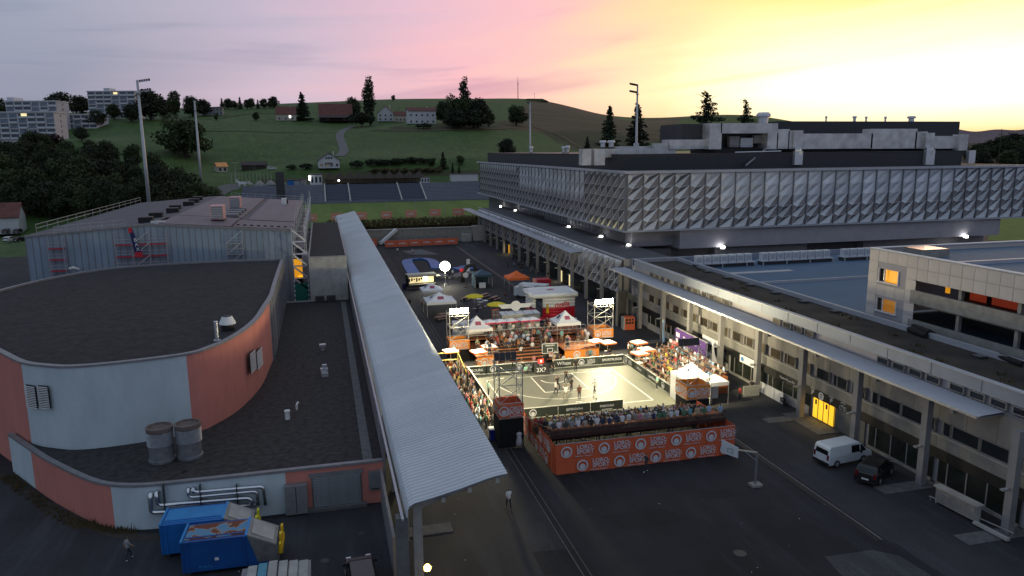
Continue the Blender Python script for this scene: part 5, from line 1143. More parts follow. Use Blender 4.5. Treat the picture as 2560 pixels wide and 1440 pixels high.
house('white_farmhouse', 'white gabled farmhouse beside the columnar poplar', 966, 303, 13, 10, 6.2, 6, -.2, 'hwhite', 'brick', 'y', (3, 2)); house('link_house', 'low white link building between the two farmhouses', 1005, 304, 12, 8, 5.0, 3, 0, 'hcream', 'brick', 'x', (4, 1)); house('school_house', 'long white two storey house with ten windows on the hill', 1053, 309, 21, 10, 9.5, 2.6, 0.03, 'hwhite', 'brick', 'x', (5, 2))
t = house('garden_hut', 'little hut glowing orange in the evening at the wood edge', 553, 430, 5, 4, 3.2, 1.6, .5, 'hcream', 'darkroof', 'x', (2, 1), chim=False, cat='hut'); t.children[0].data.materials[0] = mat('orange_lit_wall', (.75, .33, .12), .8)  # orange light on the hut is painted into its wall colour
house('open_shed', 'dark open shed with white end wall in the meadow', 636, 424, 12, 6, 2.6, 1.5, 0, 'timber', 'darkroof', 'x', (1, 1), chim=False, cat='shed')
house('carpark_house', 'low white house with brown roof at the left picture edge', 0, 590, 26, 10, 6.0, 4.5, .1, 'hwhite', 'brick', 'x', (2, 1), pos=(-118, 300, 0), chim=False)
house('ridge_house', 'flat grey house among the ridge trees', 533, 288, 16, 9, 6, .6, 0, 'coping', 'darkroof', 'x', (6, 2), chim=False)
t = thing('hill_bunker', 'low earth covered structure on the hill crest', 'bunker', T(1336, 252)); MB().hexa([(-16, -6, -1), (16, -6, -1), (16, 6, -1), (-16, 6, -1), (-9, -3, 2.2), (9, -3, 2.2), (9, 3, 2.2), (-9, 3, 2.2)]).build('mound', M['olive'], t, world=False); MB().bar((0, 0, 2), (0, 0, 9), .25).build('mast', M['steel_d'], t, world=False)
p = T(1295, 247); t = thing('radio_mast', 'thin lattice radio mast on the hill crest', 'mast', p); MB().pipe([(0, 0, 0), (0, 0, 18), (0, 0, 25)], [.5, .35, .12], 5).build('lattice', M['steel_d'], t, world=False); MB().box(-.5, -.3, 16, .5, .3, 17.5).build('antenna', M['steel_d'], t, world=False)
# apartment blocks
M['apt'] = mat('apartment_wall', (0.50, .47, .50), .8, 0, .08, .3); M['apt2'] = mat('apartment_white', (0.56, .57, .6), .8, 0, .06, .3); M['blind'] = mat('grey_blinds', (.17, .2, .26), .7, 0, .25, .5); M['aptglass'] = mat('apartment_glass', (.07, .09, .12), .35, 0, .5, .7)
def block(label, x, y, z, w, d, nf, nc, rz, pent=None, litw=None):
    t = thing('apartment_block', label, 'apartments', (x, y, z), rz, 'apartment blocks on the left slope'); fh = 2.9; h = nf * fh + 1
    MB().box(-w / 2, 0, -6, w / 2, d, h).build('wall', M['apt'], t, world=False); MB().box(-w / 2 - .4, -.5, h, w / 2 + .4, d + .4, h + .5).build('roof', M['apt2'], t, world=False)
    mw = MB().box(.0, -.04, 0, w / nc * .84, 0, fh * .56).mesh('window', M['aptglass']); mb2 = MB().box(0, -.9, 0, w / nc * .9, -.02, 1.0).mesh('balcony', M['apt2']); mbl = MB().box(0, -.05, 0, w / nc * .84, 0, fh * .8).mesh('blind_panel', M['blind'])
    for f in range(nf):
        for c in range(nc):
            xx = -w / 2 + w * (c + .08) / nc; zz = .9 + f * fh; k = (c * 5 + f * 3 + c * f) % 5
            if k < 3: link('window', mw, (xx, 0, zz + .9), t); link('balcony', mb2, (xx - .05, 0, zz), t)
            else: link('blind_panel', mbl, (xx, 0, zz + .2), t)
    ms = MB().box(0, 0, 0, .04, 1.2, 1.4).mesh('side_window', M['aptglass'])
    for f in range(nf): link('side_window', ms, (w / 2, d * .45, 1.6 + f * fh), t)
    if pent: MB().box(pent[0], 2, h, pent[1], d - 2, h + 2.6).build('penthouse', M['apt2'], t, world=False)
    if litw: MB().box(-w / 2 + w * litw[0], -.12, .9 + litw[1] * fh + .9, -w / 2 + w * litw[0] + 3, -.05, .9 + litw[1] * fh + 2.5).build('lit_window', M['litW'], t, world=False)
def atpx(px, py, Y): p = PY(px, py, Y); return p
p = atpx(70, 352, 480); block('long pale apartment block with grey blinds lowest on the left slope', p[0] - 6, 480, p[2], 44, 14, 5, 9, -.16, litw=(.6, 4))
p = atpx(82, 300, 520); block('pale tower block rising behind the lowest apartments', p[0], 520, p[2] - 4.5, 30, 14, 5, 6, -.2, (-15, -11))
p = atpx(215, 330, 530); block('short pale apartment block right of the lowest one', p[0] - 2, 530, p[2] - 2, 20, 13, 4, 4, -.3)
p = atpx(290, 284, 600); block('highest white apartment block near the big left mast', p[0] - 2, 600, p[2] - 3, 34, 13, 6, 6, -.25, (-6, -2), (.55, 5))

# ================================================================== STADIUM
st2 = thing('stadium_terrace', 'blue-grey stepped spectator terrace behind the football pitch', 'terrace', (20, 343, 4.5)); M['seat'] = mat('terrace_seats', (.09, .105, .145), .7, 0, .15, 1.5); M['seat2'] = mat('terrace_concrete', (.17, .18, .22), .8, 0, .12, .6)
X0, X1 = PY(600, 490, 350)[0], PY(1235, 480, 350)[0]; nrow = 13
for i in range(nrow):
    y = 343 + i * 1.75; z = 5.0 + i * .56
    for a, b, m in [(X0, PY(812, 490, 350)[0], 'seat2'), (PY(814, 490, 350)[0], PY(873, 490, 350)[0], 'seat'), (PY(876, 490, 350)[0], PY(1000, 490, 350)[0], 'seat'), (PY(1003, 490, 350)[0], PY(1060, 490, 350)[0], 'seat'), (PY(1063, 490, 350)[0], X1, 'seat2')]:
        MB().box(a, y, z - (2 if i else .6), b, y + 1.75, z).box(a, y + 1.2, z, b, y + 1.5, z + .18).build('seat_row', M[m], st2)
for px in (813, 874.5, 1001.5, 1061.5): x = PY(px, 490, 350)[0]; MB().hexa([(x - .3, 342.5, 4.6), (x + .3, 342.5, 4.6), (x + .3, 366, 12.1), (x - .3, 366, 12.1), (x - .3, 342.5, 5.1), (x + .3, 342.5, 5.1), (x + .3, 366, 12.5), (x - .3, 366, 12.5)]).build('aisle', M['conc_l'], st2)
MB().box(X0, 341.5, 4.4, X1, 342.6, 5.4).build('front_wall', M['seat2'], st2)
sr = thing('tribune_roof', 'dark timber tribune with a row of ten pointed roof gables', 'tribune', (10, 368, 12)); xa, xb = PY(812, 450, 368)[0], PY(1062, 450, 368)[0]; zb_ = PY(930, 462, 368)[2]; zm = PY(930, 446, 368)[2]; zt_ = PY(930, 432, 368)[2]; n = 10; w = (xb - xa) / n
MB().box(xa, 376, zb_ - 2, xb, 376.4, zm).build('rear_wall', M['hcream'], sr)
for i in range(n):
    x = xa + i * w; c = x + w / 2
    MB().add([(x, 366, zm), (x + w, 366, zm), (x + w, 377, zm), (x, 377, zm), (c, 371, zt_ + .8)], [(0, 1, 4), (1, 2, 4), (2, 3, 4), (3, 0, 4), (3, 2, 1, 0)]).build('roof_gable', M['timber'], sr)
    MB().bar((c, 366.5, zb_), (x + .3, 366.5, zm), .3).bar((c, 366.5, zb_), (x + w - .3, 366.5, zm), .3).build('roof_strut', M['timber'], sr); MB().box(x - .15, 366.3, zb_ - .5, x + .15, 366.7, zm).build('post', M['timber'], sr)
MB().box(xa, 365.8, zb_ - .8, xb, 366.2, zb_ + .5).build('balustrade', M['timber'], sr)
p = PY(847, 453, 365); t = thing('tribune_lamp', 'bright white lamp under the pointed tribune roof', 'lamp', p); MB().lathe([(.25, 0), (.5, .2), (.5, .5), (.2, .6)], 10).build('globe', M['lampw'], t, world=False)
def flatbox(name, label, px0, px1, py0, py1, Y, d, m, cat, wins=0, lamp=False):
    a = PY(px0, py0, Y); b = PY(px1, py1, Y); w = b[0] - a[0]; h = a[2] - b[2]; t = thing(name, label, cat, (a[0], Y, b[2])); MB().box(0, 0, -1, w, d, h).build('wall', M[m], t, world=False); MB().box(-.3, -.3, h, w + .3, d + .2, h + .3).build('roof', M['darkroof'], t, world=False)
    for i in range(wins): x = w * (i + .3) / wins; MB().box(x, -.06, h * .25, x + w / wins * .5, 0, h * .8).build('window', M['glass'], t, world=False)
    if lamp: MB().box(-.5, -.5, h * .5, .1, .1, h * .9).build('lamp', M['lampw'], t, world=False)
    return t
flatbox('clubhouse', 'two level white clubhouse with lamp left of the tribune', 774, 806, 437, 463, 366, 8, 'hwhite', 'building', 3, True); flatbox('kiosk', 'small white kiosk with three windows right of the tribune', 1052, 1074, 444, 458, 366, 5, 'hwhite', 'kiosk', 3); flatbox('changing_rooms', 'long low white building on the bank beside the arena', 1129, 1195, 436, 448, 372, 6, 'hwhite', 'building', 0)
for px0, px1, py0, py1, m, lab in [(718, 735, 451, 467, 'blue', 'blue container beside the dark scoreboard'), (736, 750, 452, 466, 'parapet', 'grey-blue container in the middle of three'), (751, 766, 449, 467, 'coping', 'pale grey container next to the clubhouse')]: flatbox('container', lab, px0, px1, py0, py1, 366, 5, m, 'container')
a = PY(688, 430, 344); b = PY(714, 500, 344); t = thing('scoreboard', 'tall dark scoreboard tower seen from behind in the terrace', 'scoreboard', (a[0], 344, b[2])); MB().box(0, 0, -1, b[0] - a[0], 1.2, a[2] - b[2]).build('panel', M['steel_d'], t, world=False)
for i in range(6): MB().box(.05, -.06, (a[2] - b[2]) * i / 6, b[0] - a[0] - .05, 0, (a[2] - b[2]) * i / 6 + .12).build('rail', M['black'], t, world=False)
# floodlight masts
def mast(x, y, z0, z1, rz, label, rows=2):
    t = thing('floodlight_mast', label, 'floodlight', (x, y, z0), rz, 'tall stadium floodlight masts'); h = z1 - z0
    MB().pipe([(0, 0, 0), (0, 0, h * .5), (0, 0, h)], [.62, .46, .3], 12).build('pole', M['steel'], t, world=False, smooth=True)
    for r in range(rows):
        z = h - .6 - r * 2.6; MB().bar((-.2, 0, z), (2.9, 0, z + .5), .2).build('cross_arm', M['steel'], t, world=False)
        for i in range(5): MB().obox((.6 + i * .6, .35, z + .1 + i * .1), (.5, .6, .6), .2).build('lamp_head', M['steel_d'], t, world=False)
    MB().box(-.6, -.5, h - 3.6, .5, .5, h - 3.4).build('platform', M['steel'], t, world=False); return t
q = PY(343, 203, 232); mast(q[0], 232, 0, q[2] + .3, 0, 'tallest floodlight mast at the left, rising behind the mauve roof'); q = PY(486, 252, 325); mast(q[0], 325, 3, q[2], PI / 2, 'second floodlight mast from the left', 1); q = PY(1325, 256, 352); mast(q[0], 352, 5, q[2], PI / 2, 'floodlight mast in front of the hill, left of the arena plant', 1); q = PY(1594, 211, 262); t = mast(q[0], 262, 0, q[2], PI, 'floodlight mast with phone antennas rising behind the arena roof')
for k_ in (-.7, .7): MB().box(k_ - .25, -.3, 22 + 5, k_ + .25, .3, 29.5).build('phone_antenna', M['paint'], t, world=False)
q = PY(2505, 322, 420); t = thing('power_pole', 'wooden power pole against the sunset at the right', 'pole', (q[0], 420, 8)); MB().pipe([(0, 0, 0), (0, 0, q[2] - 8)], [.3, .2], 6).build('pole', M['bark'], t, world=False); MB().bar((-3, 0, q[2] - 11.5), (3, 0, q[2] - 11.5), .25).build('cross_arm', M['bark'], t, world=False)
# retaining wall, hedge and boards at the pitch end
t = thing('retaining_wall', 'long grey concrete retaining wall closing the far end of the yard', 'wall', (10, 224, 0)); MB().box(-6, 224, 0, 44.2, 225, 4.1).build('wall', M['conc'], t); MB().box(44.2, 222.5, 0, 49, 225, 4.6).build('pier', M['conc_l'], t); MB().box(-6, 223.8, 4.1, 44.2, 225.2, 4.3).build('coping', M['conc_l'], t); MB().box(40.5, 221.5, 0, 43.5, 224, 2.2).build('buttress', M['conc_l'], t)
lobes = [(x, 229 + rs.uniform(-.5, .5), 5.4 + rs.uniform(-.2, .3), 1.6, 1.5, 1.9) for x in np.arange(2, 52, 1.5)]
me = leaf_mesh('foliage', lobes, 9000, .28, M['leaf_b']); t = thing('hedge', 'long brown-green hedge on top of the retaining wall', 'hedge', (0, 0, 0)); link('foliage', me, (0, 0, 0), t); mb = MB()
for x in range(3, 52, 3): mb.tube((x, 229, 3.5), (x, 229, 5.5), .08, .05, 5)
mb.build('stems', M['bark'], t)
def board(px0, px1, py0, py1, Y, label, txt=True, m=None, grp=None, nm='advert_board'):
    a = PY(px0, py0, Y); b = PY(px1, py1, Y); t = thing(nm, label, 'board', (a[0], Y, b[2]), group=grp); w = b[0] - a[0]; h = a[2] - b[2]; MB().box(0, 0, 0, w, .12, h).build('panel', m or M['salmon'], t, world=False)
    for x in (.1, w - .1): MB().box(x - .05, .12, -.4, x + .05, .5, h * .8).build('leg', M['steel_d'], t, world=False)
    if txt: MB().box(w * .28, -.02, h * .42, w * .72, -.005, h * .58).build('print', M['bwhite'], t, world=False); MB().tri((w * .16, -.02, h * .35), (w * .25, -.02, h * .35), (w * .205, -.02, h * .65)).build('logo', M['bwhite'], t, world=False)
    return t
M['salmon'] = mat('salmon_board', (.74, .29, .21), .7)
for i, (px, py) in enumerate([(779, 545), (842, 542), (904, 540), (967, 538), (1028, 535), (1088, 532), (1147, 530)]): board(px - 15, px + 14, py - 9, py + 8, 257, 'salmon advert board on the near pitch edge, %s from the left' % W_ORD[i], grp='salmon boards along the pitch')
M['fence'] = mat('orange_fence', (.70, .15, .08), .7)
for i in range(6): px = 962 + i * 30.5; board(px, px + 30, 602 - i * 1.3, 617 - i * 1.5, 214, 'orange printed fence panel at the far end of the yard, %s from the left' % W_ORD[i], m=M['fence'], grp='orange fence panels across the yard end', nm='event_fence')
board(917, 943, 597, 614, 216, 'separate orange fence panel left of the white trailer boom', m=M['fence'], nm='event_fence')
p = G(965, 612); t = thing('trailer_barrier', 'white folded barrier trailer beside the orange fence', 'trailer', p); MB().bar((-1.2, 0, .8), (3.4, 2.5, 4.2), 1.1, .8).build('boom', M['paint'], t, world=False); MB().obox((-.8, 0, .3), (2.6, 1.6, .8), .3).build('chassis', M['paint'], t, world=False); MB().tube((-.9, -.9, .35), (-.9, -.6, .35), .35, None, 12).build('wheel', M['rubber'], t, world=False)
for i, px in enumerate((965, 1039, 1112)): q = PY(px, 505, 262); one('net_pole', MB().tube((q[0], 262, 4.4), (q[0], 262, q[2] + .5), .12, .08, 6), M['steel'], 'thin ball net pole on the pitch edge, %s of three' % W_ORD[i], 'pole', 'ball net poles')
for i in range(14):
    px = 580 + i * 9; 
    if 686 < px < 716: continue
    q = T(px, 458); one('fence_post', MB().tube((q[0], q[1], q[2] - .3), (q[0], q[1], q[2] + 4.2), .12, None, 5), M['conc_l'], 'pale post in the garden row behind the terrace, %s from the left' % W_ORD[i], 'post', 'pale garden posts')
q = T(590, 450); t = thing('tall_lamp', 'pale street lamp with flat head left of the garden posts', 'lamp', q); MB().tube((0, 0, 0), (0, 0, 8), .15, .1, 6).build('pole', M['conc_l'], t, world=False); MB().box(-1.4, -.3, 7.8, 1.4, .3, 8.1).build('head', M['conc_l'], t, world=False)
q = T(606, 472); t = thing('animal_sculpture', 'white cow-like figure sculpture standing on the grass slope', 'sculpture', q); MB().hexa([(-1.6, -.5, 1.4), (1.6, -.5, 1.4), (1.6, .5, 1.4), (-1.6, .5, 1.4), (-1.7, -.4, 2.6), (1.7, -.4, 2.5), (1.7, .4, 2.5), (-1.7, .4, 2.6)]).build('body', M['bwhite'], t, world=False)
for x_ in (-1.4, -1.0, 1.0, 1.4): MB().bar((x_, -.2, -.3), (x_ * .95, -.2, 1.5), .3).build('leg', M['bwhite'], t, world=False)
MB().bar((-1.5, 0, 2.3), (-2.5, 0, 3.0), .6, .7).build('head', M['bwhite'], t, world=False); MB().bar((-2.3, -.2, 3.2), (-2.9, -.5, 3.9), .16).bar((-2.2, .2, 3.2), (-1.9, .5, 3.9), .16).build('horns', M['bwhite'], t, world=False); MB().bar((1.7, 0, 2.4), (2.1, 0, 3.3), .14).build('tail', M['bwhite'], t, world=False)
q = T(660, 462); mb = MB()
for i in range(6): mb.lathe([(2.8, -.4), (1.8, .9), (.5, 1.9), (.05, 2.1)], 9, 0, (q[0] - 12 + i * 5, q[1] + rs.uniform(-1, 1), q[2]))
tag(mb.build('gravel_heap', M['conc']), 'row of pale gravel heaps left of the scoreboard', 'gravel', kind='stuff')
railing('guard_rail', 'white railing along the walkway left of the terrace', (PY(612, 498, 335)[0], 335, 5), (PY(735, 500, 335)[0], 335, 5), 1.3, 8)
# ================================================================== BASKETBALL COURT
CXm = 26.26; SC = 16.3 / 15
M['courtfloor'] = mat('court_tiles', (0.128, 0.134, 0.104), .55, 0, .07, .8, detail=6); M['courtkey'] = mat('court_key', (0.086, 0.09, 0.076), .55, 0, .07, .8); M['line'] = mat('court_line', (.72, .72, .66), .6, 0, .04, 3)
struct('court_floor', MB().box(16.4, 70.3, 0, 37.0, 86.9, .03), M['courtfloor'])
struct('court_key', MB().box(CXm - 2.66, 78.0, .03, CXm + 2.66, 84.25, .034), M['courtkey'])
LW = .13
def cline(a, b): 
    d = (Vector(b) - Vector(a)).normalized(); n = Vector((-d.y, d.x)) * LW / 2; a, b = Vector(a), Vector(b)
    return MB().add([(*(a - n), .038), (*(b - n), .038), (*(b + n), .038), (*(a + n), .038)], [(0, 1, 2, 3)])
def carc(c, r, t0, t1, n=40):
    mb = MB()
    for i in range(n):
        a, b = t0 + (t1 - t0) * i / n, t0 + (t1 - t0) * (i + 1) / n
        mb.quad(*[(c[0] + q * math.cos(t), c[1] + q * math.sin(t), .038) for q, t in ((r - LW / 2, a), (r + LW / 2, a), (r + LW / 2, b), (r - LW / 2, b))])
    return mb
cl_ = [cline(*q) for q in (((18.1, 84.25), (34.4, 84.25)), ((18.1, 84.25), (18.1, 72.3)), ((34.4, 84.25), (34.4, 72.3)), ((18.1, 72.3), (34.4, 72.3)), ((CXm - 2.66, 84.25), (CXm - 2.66, 78)), ((CXm + 2.66, 84.25), (CXm + 2.66, 78)), ((CXm - 2.66, 78), (CXm + 2.66, 78)), ((CXm - 7.18, 84.25), (CXm - 7.18, 82.5)), ((CXm + 7.18, 84.25), (CXm + 7.18, 82.5)))]
hoopc = (CXm - .3, 82.55)
cl_ += [carc(hoopc, 1.5, PI, 2 * PI, 20), carc((CXm, 82.5), 7.3, PI + .16, 2 * PI - .16, 48)]
for q in cl_: struct('court_line', q, M['line'], fix=True)
for s_, x, y, sz in (('3x3', 27.2, 73.3, 1.9),):
    o = put_text(s_, sz, M['line'], (x, y, .037), (1, 0, 0), (0, 1, 0), None); o.name = 'court_print'; tag(o, kind='structure')
# ------------------------------------------------------------------ boards round the court
M['bframe'] = mat('board_frame', (.62, .62, .56), .5, .2, .05, 3)
def ring_logo(c, r, parent, xd, m1, m2):
    """round logo: white ring, coloured ring, white ball"""
    X = Vector(xd); Zv = Vector((0, 0, 1)); n = X.cross(Zv) 
    for k, (ro, ri, m, off) in enumerate(((r, r * .74, m1, 0), (r * .5, 0, m1, -r * .2))):
        mb = MB(); N = 22; C = Vector(c) + Zv * off + n * (.004 * k)
        for i in range(N):
            a, b = 2 * PI * i / N, 2 * PI * (i + 1) / N; f = lambda q, t: tuple(C + X * (q * math.cos(t)) + Zv * (q * math.sin(t)))
            if ri: mb.quad(f(ri, a), f(ro, a), f(ro, b), f(ri, b))
            else: mb.tri(tuple(C), f(ro, a), f(ro, b))
        mb.build('logo', m1, parent)
def court_board(p0, p1, label, txt=None, logo=False, h=1.12, face=1, sub=False, scale=1.0, z0=.03):
    p0, p1 = Vector((*p0, z0)), Vector((*p1, z0)); d = (p1 - p0); L = d.length; d.normalize(); n = Vector((d.y, -d.x, 0)) * face     # n: printed side
    t = thing('court_board', label, 'board', tuple(p0), group='advertising boards round the court'); up_ = Vector((0, 0, 1))
    MB().bar(p0 + up_ * h / 2, p1 + up_ * h / 2, .10, h - .1).build('panel', M['boardgreen'], t)
    mb = MB(); mb.bar(p0 + up_ * (h - .03), p1 + up_ * (h - .03), .14, .07); mb.bar(p0 + up_ * .035, p1 + up_ * .035, .14, .07)
    for q in (p0 + d * .04, p1 - d * .04): mb.bar(q, q + up_ * h, .08)
    mb.build('frame', M['bframe'], t)
    c = (p0 + p1) / 2 + up_ * h * .5 + n * .07; xd = d if face > 0 else -d
    if txt:
        off = xd * (.5 if logo else 0)
        for i, ln in enumerate(txt.split('\n')): put_text(ln, .42 * scale, M['bwhite'], c + off + up_ * ((len(txt.split('\n')) - 1) * .19 - i * .38) * scale, xd, (0, 0, 1), t, .02)
    if logo: ring_logo(c - xd * .85, .4, t, xd, M['bwhite'], None)
    if sub: MB().bar(c + xd * -.6 - up_ * .36, c + xd * .6 - up_ * .36, .01, .06).build('small_print', M['bwhite'], t)
YBd = 86.85
def bx_(px): return PY(px, 900, YBd)[0]
court_board((bx_(1160), YBd), (bx_(1214), YBd), 'leftmost far court board reading FRIBOURG', 'FRIBOURG', False, sub=True); court_board((bx_(1216.5), YBd), (bx_(1280), YBd), 'plain far court board with round logo behind the near light tower', None, True); court_board((bx_(1283), YBd), (bx_(1344), YBd), 'far court board with round logo left of the basket stand', 'LORO-\nSPORT', True, scale=.85, sub=True)
court_board((bx_(1381), YBd), (bx_(1438), YBd), 'far court board reading Wilson right of the basket', 'Wilson', scale=1.5); court_board((bx_(1438.5), YBd), (bx_(1499), YBd), 'far court board with LORO-SPORT between Wilson and the corner board', 'LORO-\nSPORT', True, scale=.85, sub=True); court_board((bx_(1501), YBd), (bx_(1558), YBd), 'far corner court board reading SPORTFLOOR', 'SPORTFLOOR', sub=False, scale=1.05)
for i, (y0, y1, tx, lg, lab) in enumerate([(86.6, 83.9, 'LORO-\nSPORT', True, 'first right side court board next to the far corner'), (83.7, 80.2, 'Wilson', False, 'second right side court board reading Wilson'), (80.0, 76.4, 'sportfloor', False, 'third right side court board reading sportfloor'), (76.2, 72.6, None, True, 'fourth right side court board behind the referee')]): court_board((37.05, y0), (37.05, y1), lab, tx, lg, scale=.85 if lg else 1.1)
for i, (y0, y1) in enumerate([(72.4, 75.9), (76.0, 79.6), (79.7, 83.2), (83.3, 86.8)]): court_board((16.3, y0), (16.3, y1), 'left side court board behind the standing crowd, %s from the near corner' % W_ORD[i], 'Wilson' if i % 2 else None, not i % 2, face=1)
for i, (x0, x1, tx, lg) in enumerate([(16.6, 18.9, 'FLOOR', False), (19.0, 22.7, None, True), (22.8, 26.3, '@FIBA3x3wc', False), (26.4, 30.0, 'FRIBOURG', False)]): court_board((x0, 70.5), (x1, 70.5), 'near side court board %s' % ['ending in FLOOR beside the near light tower', 'with round white logo', 'with the FIBA handle lettering', 'reading FRIBOURG in front of the spectators'][i], tx, lg, scale=.8, face=1, sub=(i == 3))
# ------------------------------------------------------------------ basket
bs = thing('basket_stand', 'black basketball stand with backboard and red shot clock', 'basketball stand', (CXm - .3, 85.3, .03)); hx, hz = CXm - .3, 3.35
MB().hexa([(hx - 1.5, 85.0, .03), (hx + .3, 84.6, .03), (hx + .3, 87.2, .03), (hx - 1.5, 87.2, .03), (hx - 1.2, 85.4, 1.1), (hx + .2, 85.0, 1.1), (hx + .2, 87.2, 1.1), (hx - 1.2, 87.2, 1.1)]).build('padded_base', M['black'], bs)
MB().bar((hx - .3, 86.6, .8), (hx, 84.2, 3.3), .45, .4).build('arm', M['black'], bs)
MB().box(hx - 1.0, 83.75, 3.0, hx + 1.0, 83.83, 4.2).build('backboard', M['boardgreen'], bs)
mb = MB(); 
for a, b in (((-1, 3.0), (1, 3.0)), ((-1, 4.2), (1, 4.2)), ((-1, 3.0), (-1, 4.2)), ((1, 3.0), (1, 4.2)), ((-.33, 3.15), (.33, 3.15)), ((-.33, 3.6), (.33, 3.6)), ((-.33, 3.15), (-.33, 3.6)), ((.33, 3.15), (.33, 3.6))): mb.bar((hx + a[0], 83.72, a[1]), (hx + b[0], 83.72, b[1]), .05)
mb.build('backboard_lines', M['bwhite'], bs); put_text('FRIBOURG', .24, M['bwhite'], (hx, 83.73, 3.95), (1, 0, 0), (0, 0, 1), bs); put_text('3x3', .22, M['bwhite'], (hx + .7, 83.73, 3.16), (1, 0, 0), (0, 0, 1), bs)
MB().pipe([(hx + .25 * math.cos(t), 83.4 + .25 * math.sin(t), 3.05) for t in np.linspace(0, 2 * PI, 17)], .025, 5).build('rim', M['orange'], bs)
mb = MB()
for i in range(12): t0, t1 = 2 * PI * i / 12, 2 * PI * (i + 1) / 12; mb.bar((hx + .24 * math.cos(t0), 83.4 + .24 * math.sin(t0), 3.03), (hx + .15 * math.cos(t1), 83.4 + .15 * math.sin(t1), 2.6), .02)
mb.build('net', M['bwhite'], bs)
MB().box(hx - 1.15, 84.9, 1.45, hx - .45, 85.0, 1.95).build('shot_clock', lamp_mat('clock_red', (1, .03, .02), 3.0), bs); put_text('8', .42, lamp_mat('clock_digit', (1, .6, .3), 6), (hx - .8, 84.88, 1.7), (1, 0, 0), (0, 0, 1), bs); put_text('3X3', .75, M['bwhite'], (hx - .75, 84.9, .55), (1, 0, 0), (0, .2, 1), bs); put_text('FIBA', .2, M['bwhite'], (hx - .8, 84.93, 1.2), (1, 0, 0), (0, 0, 1), bs)
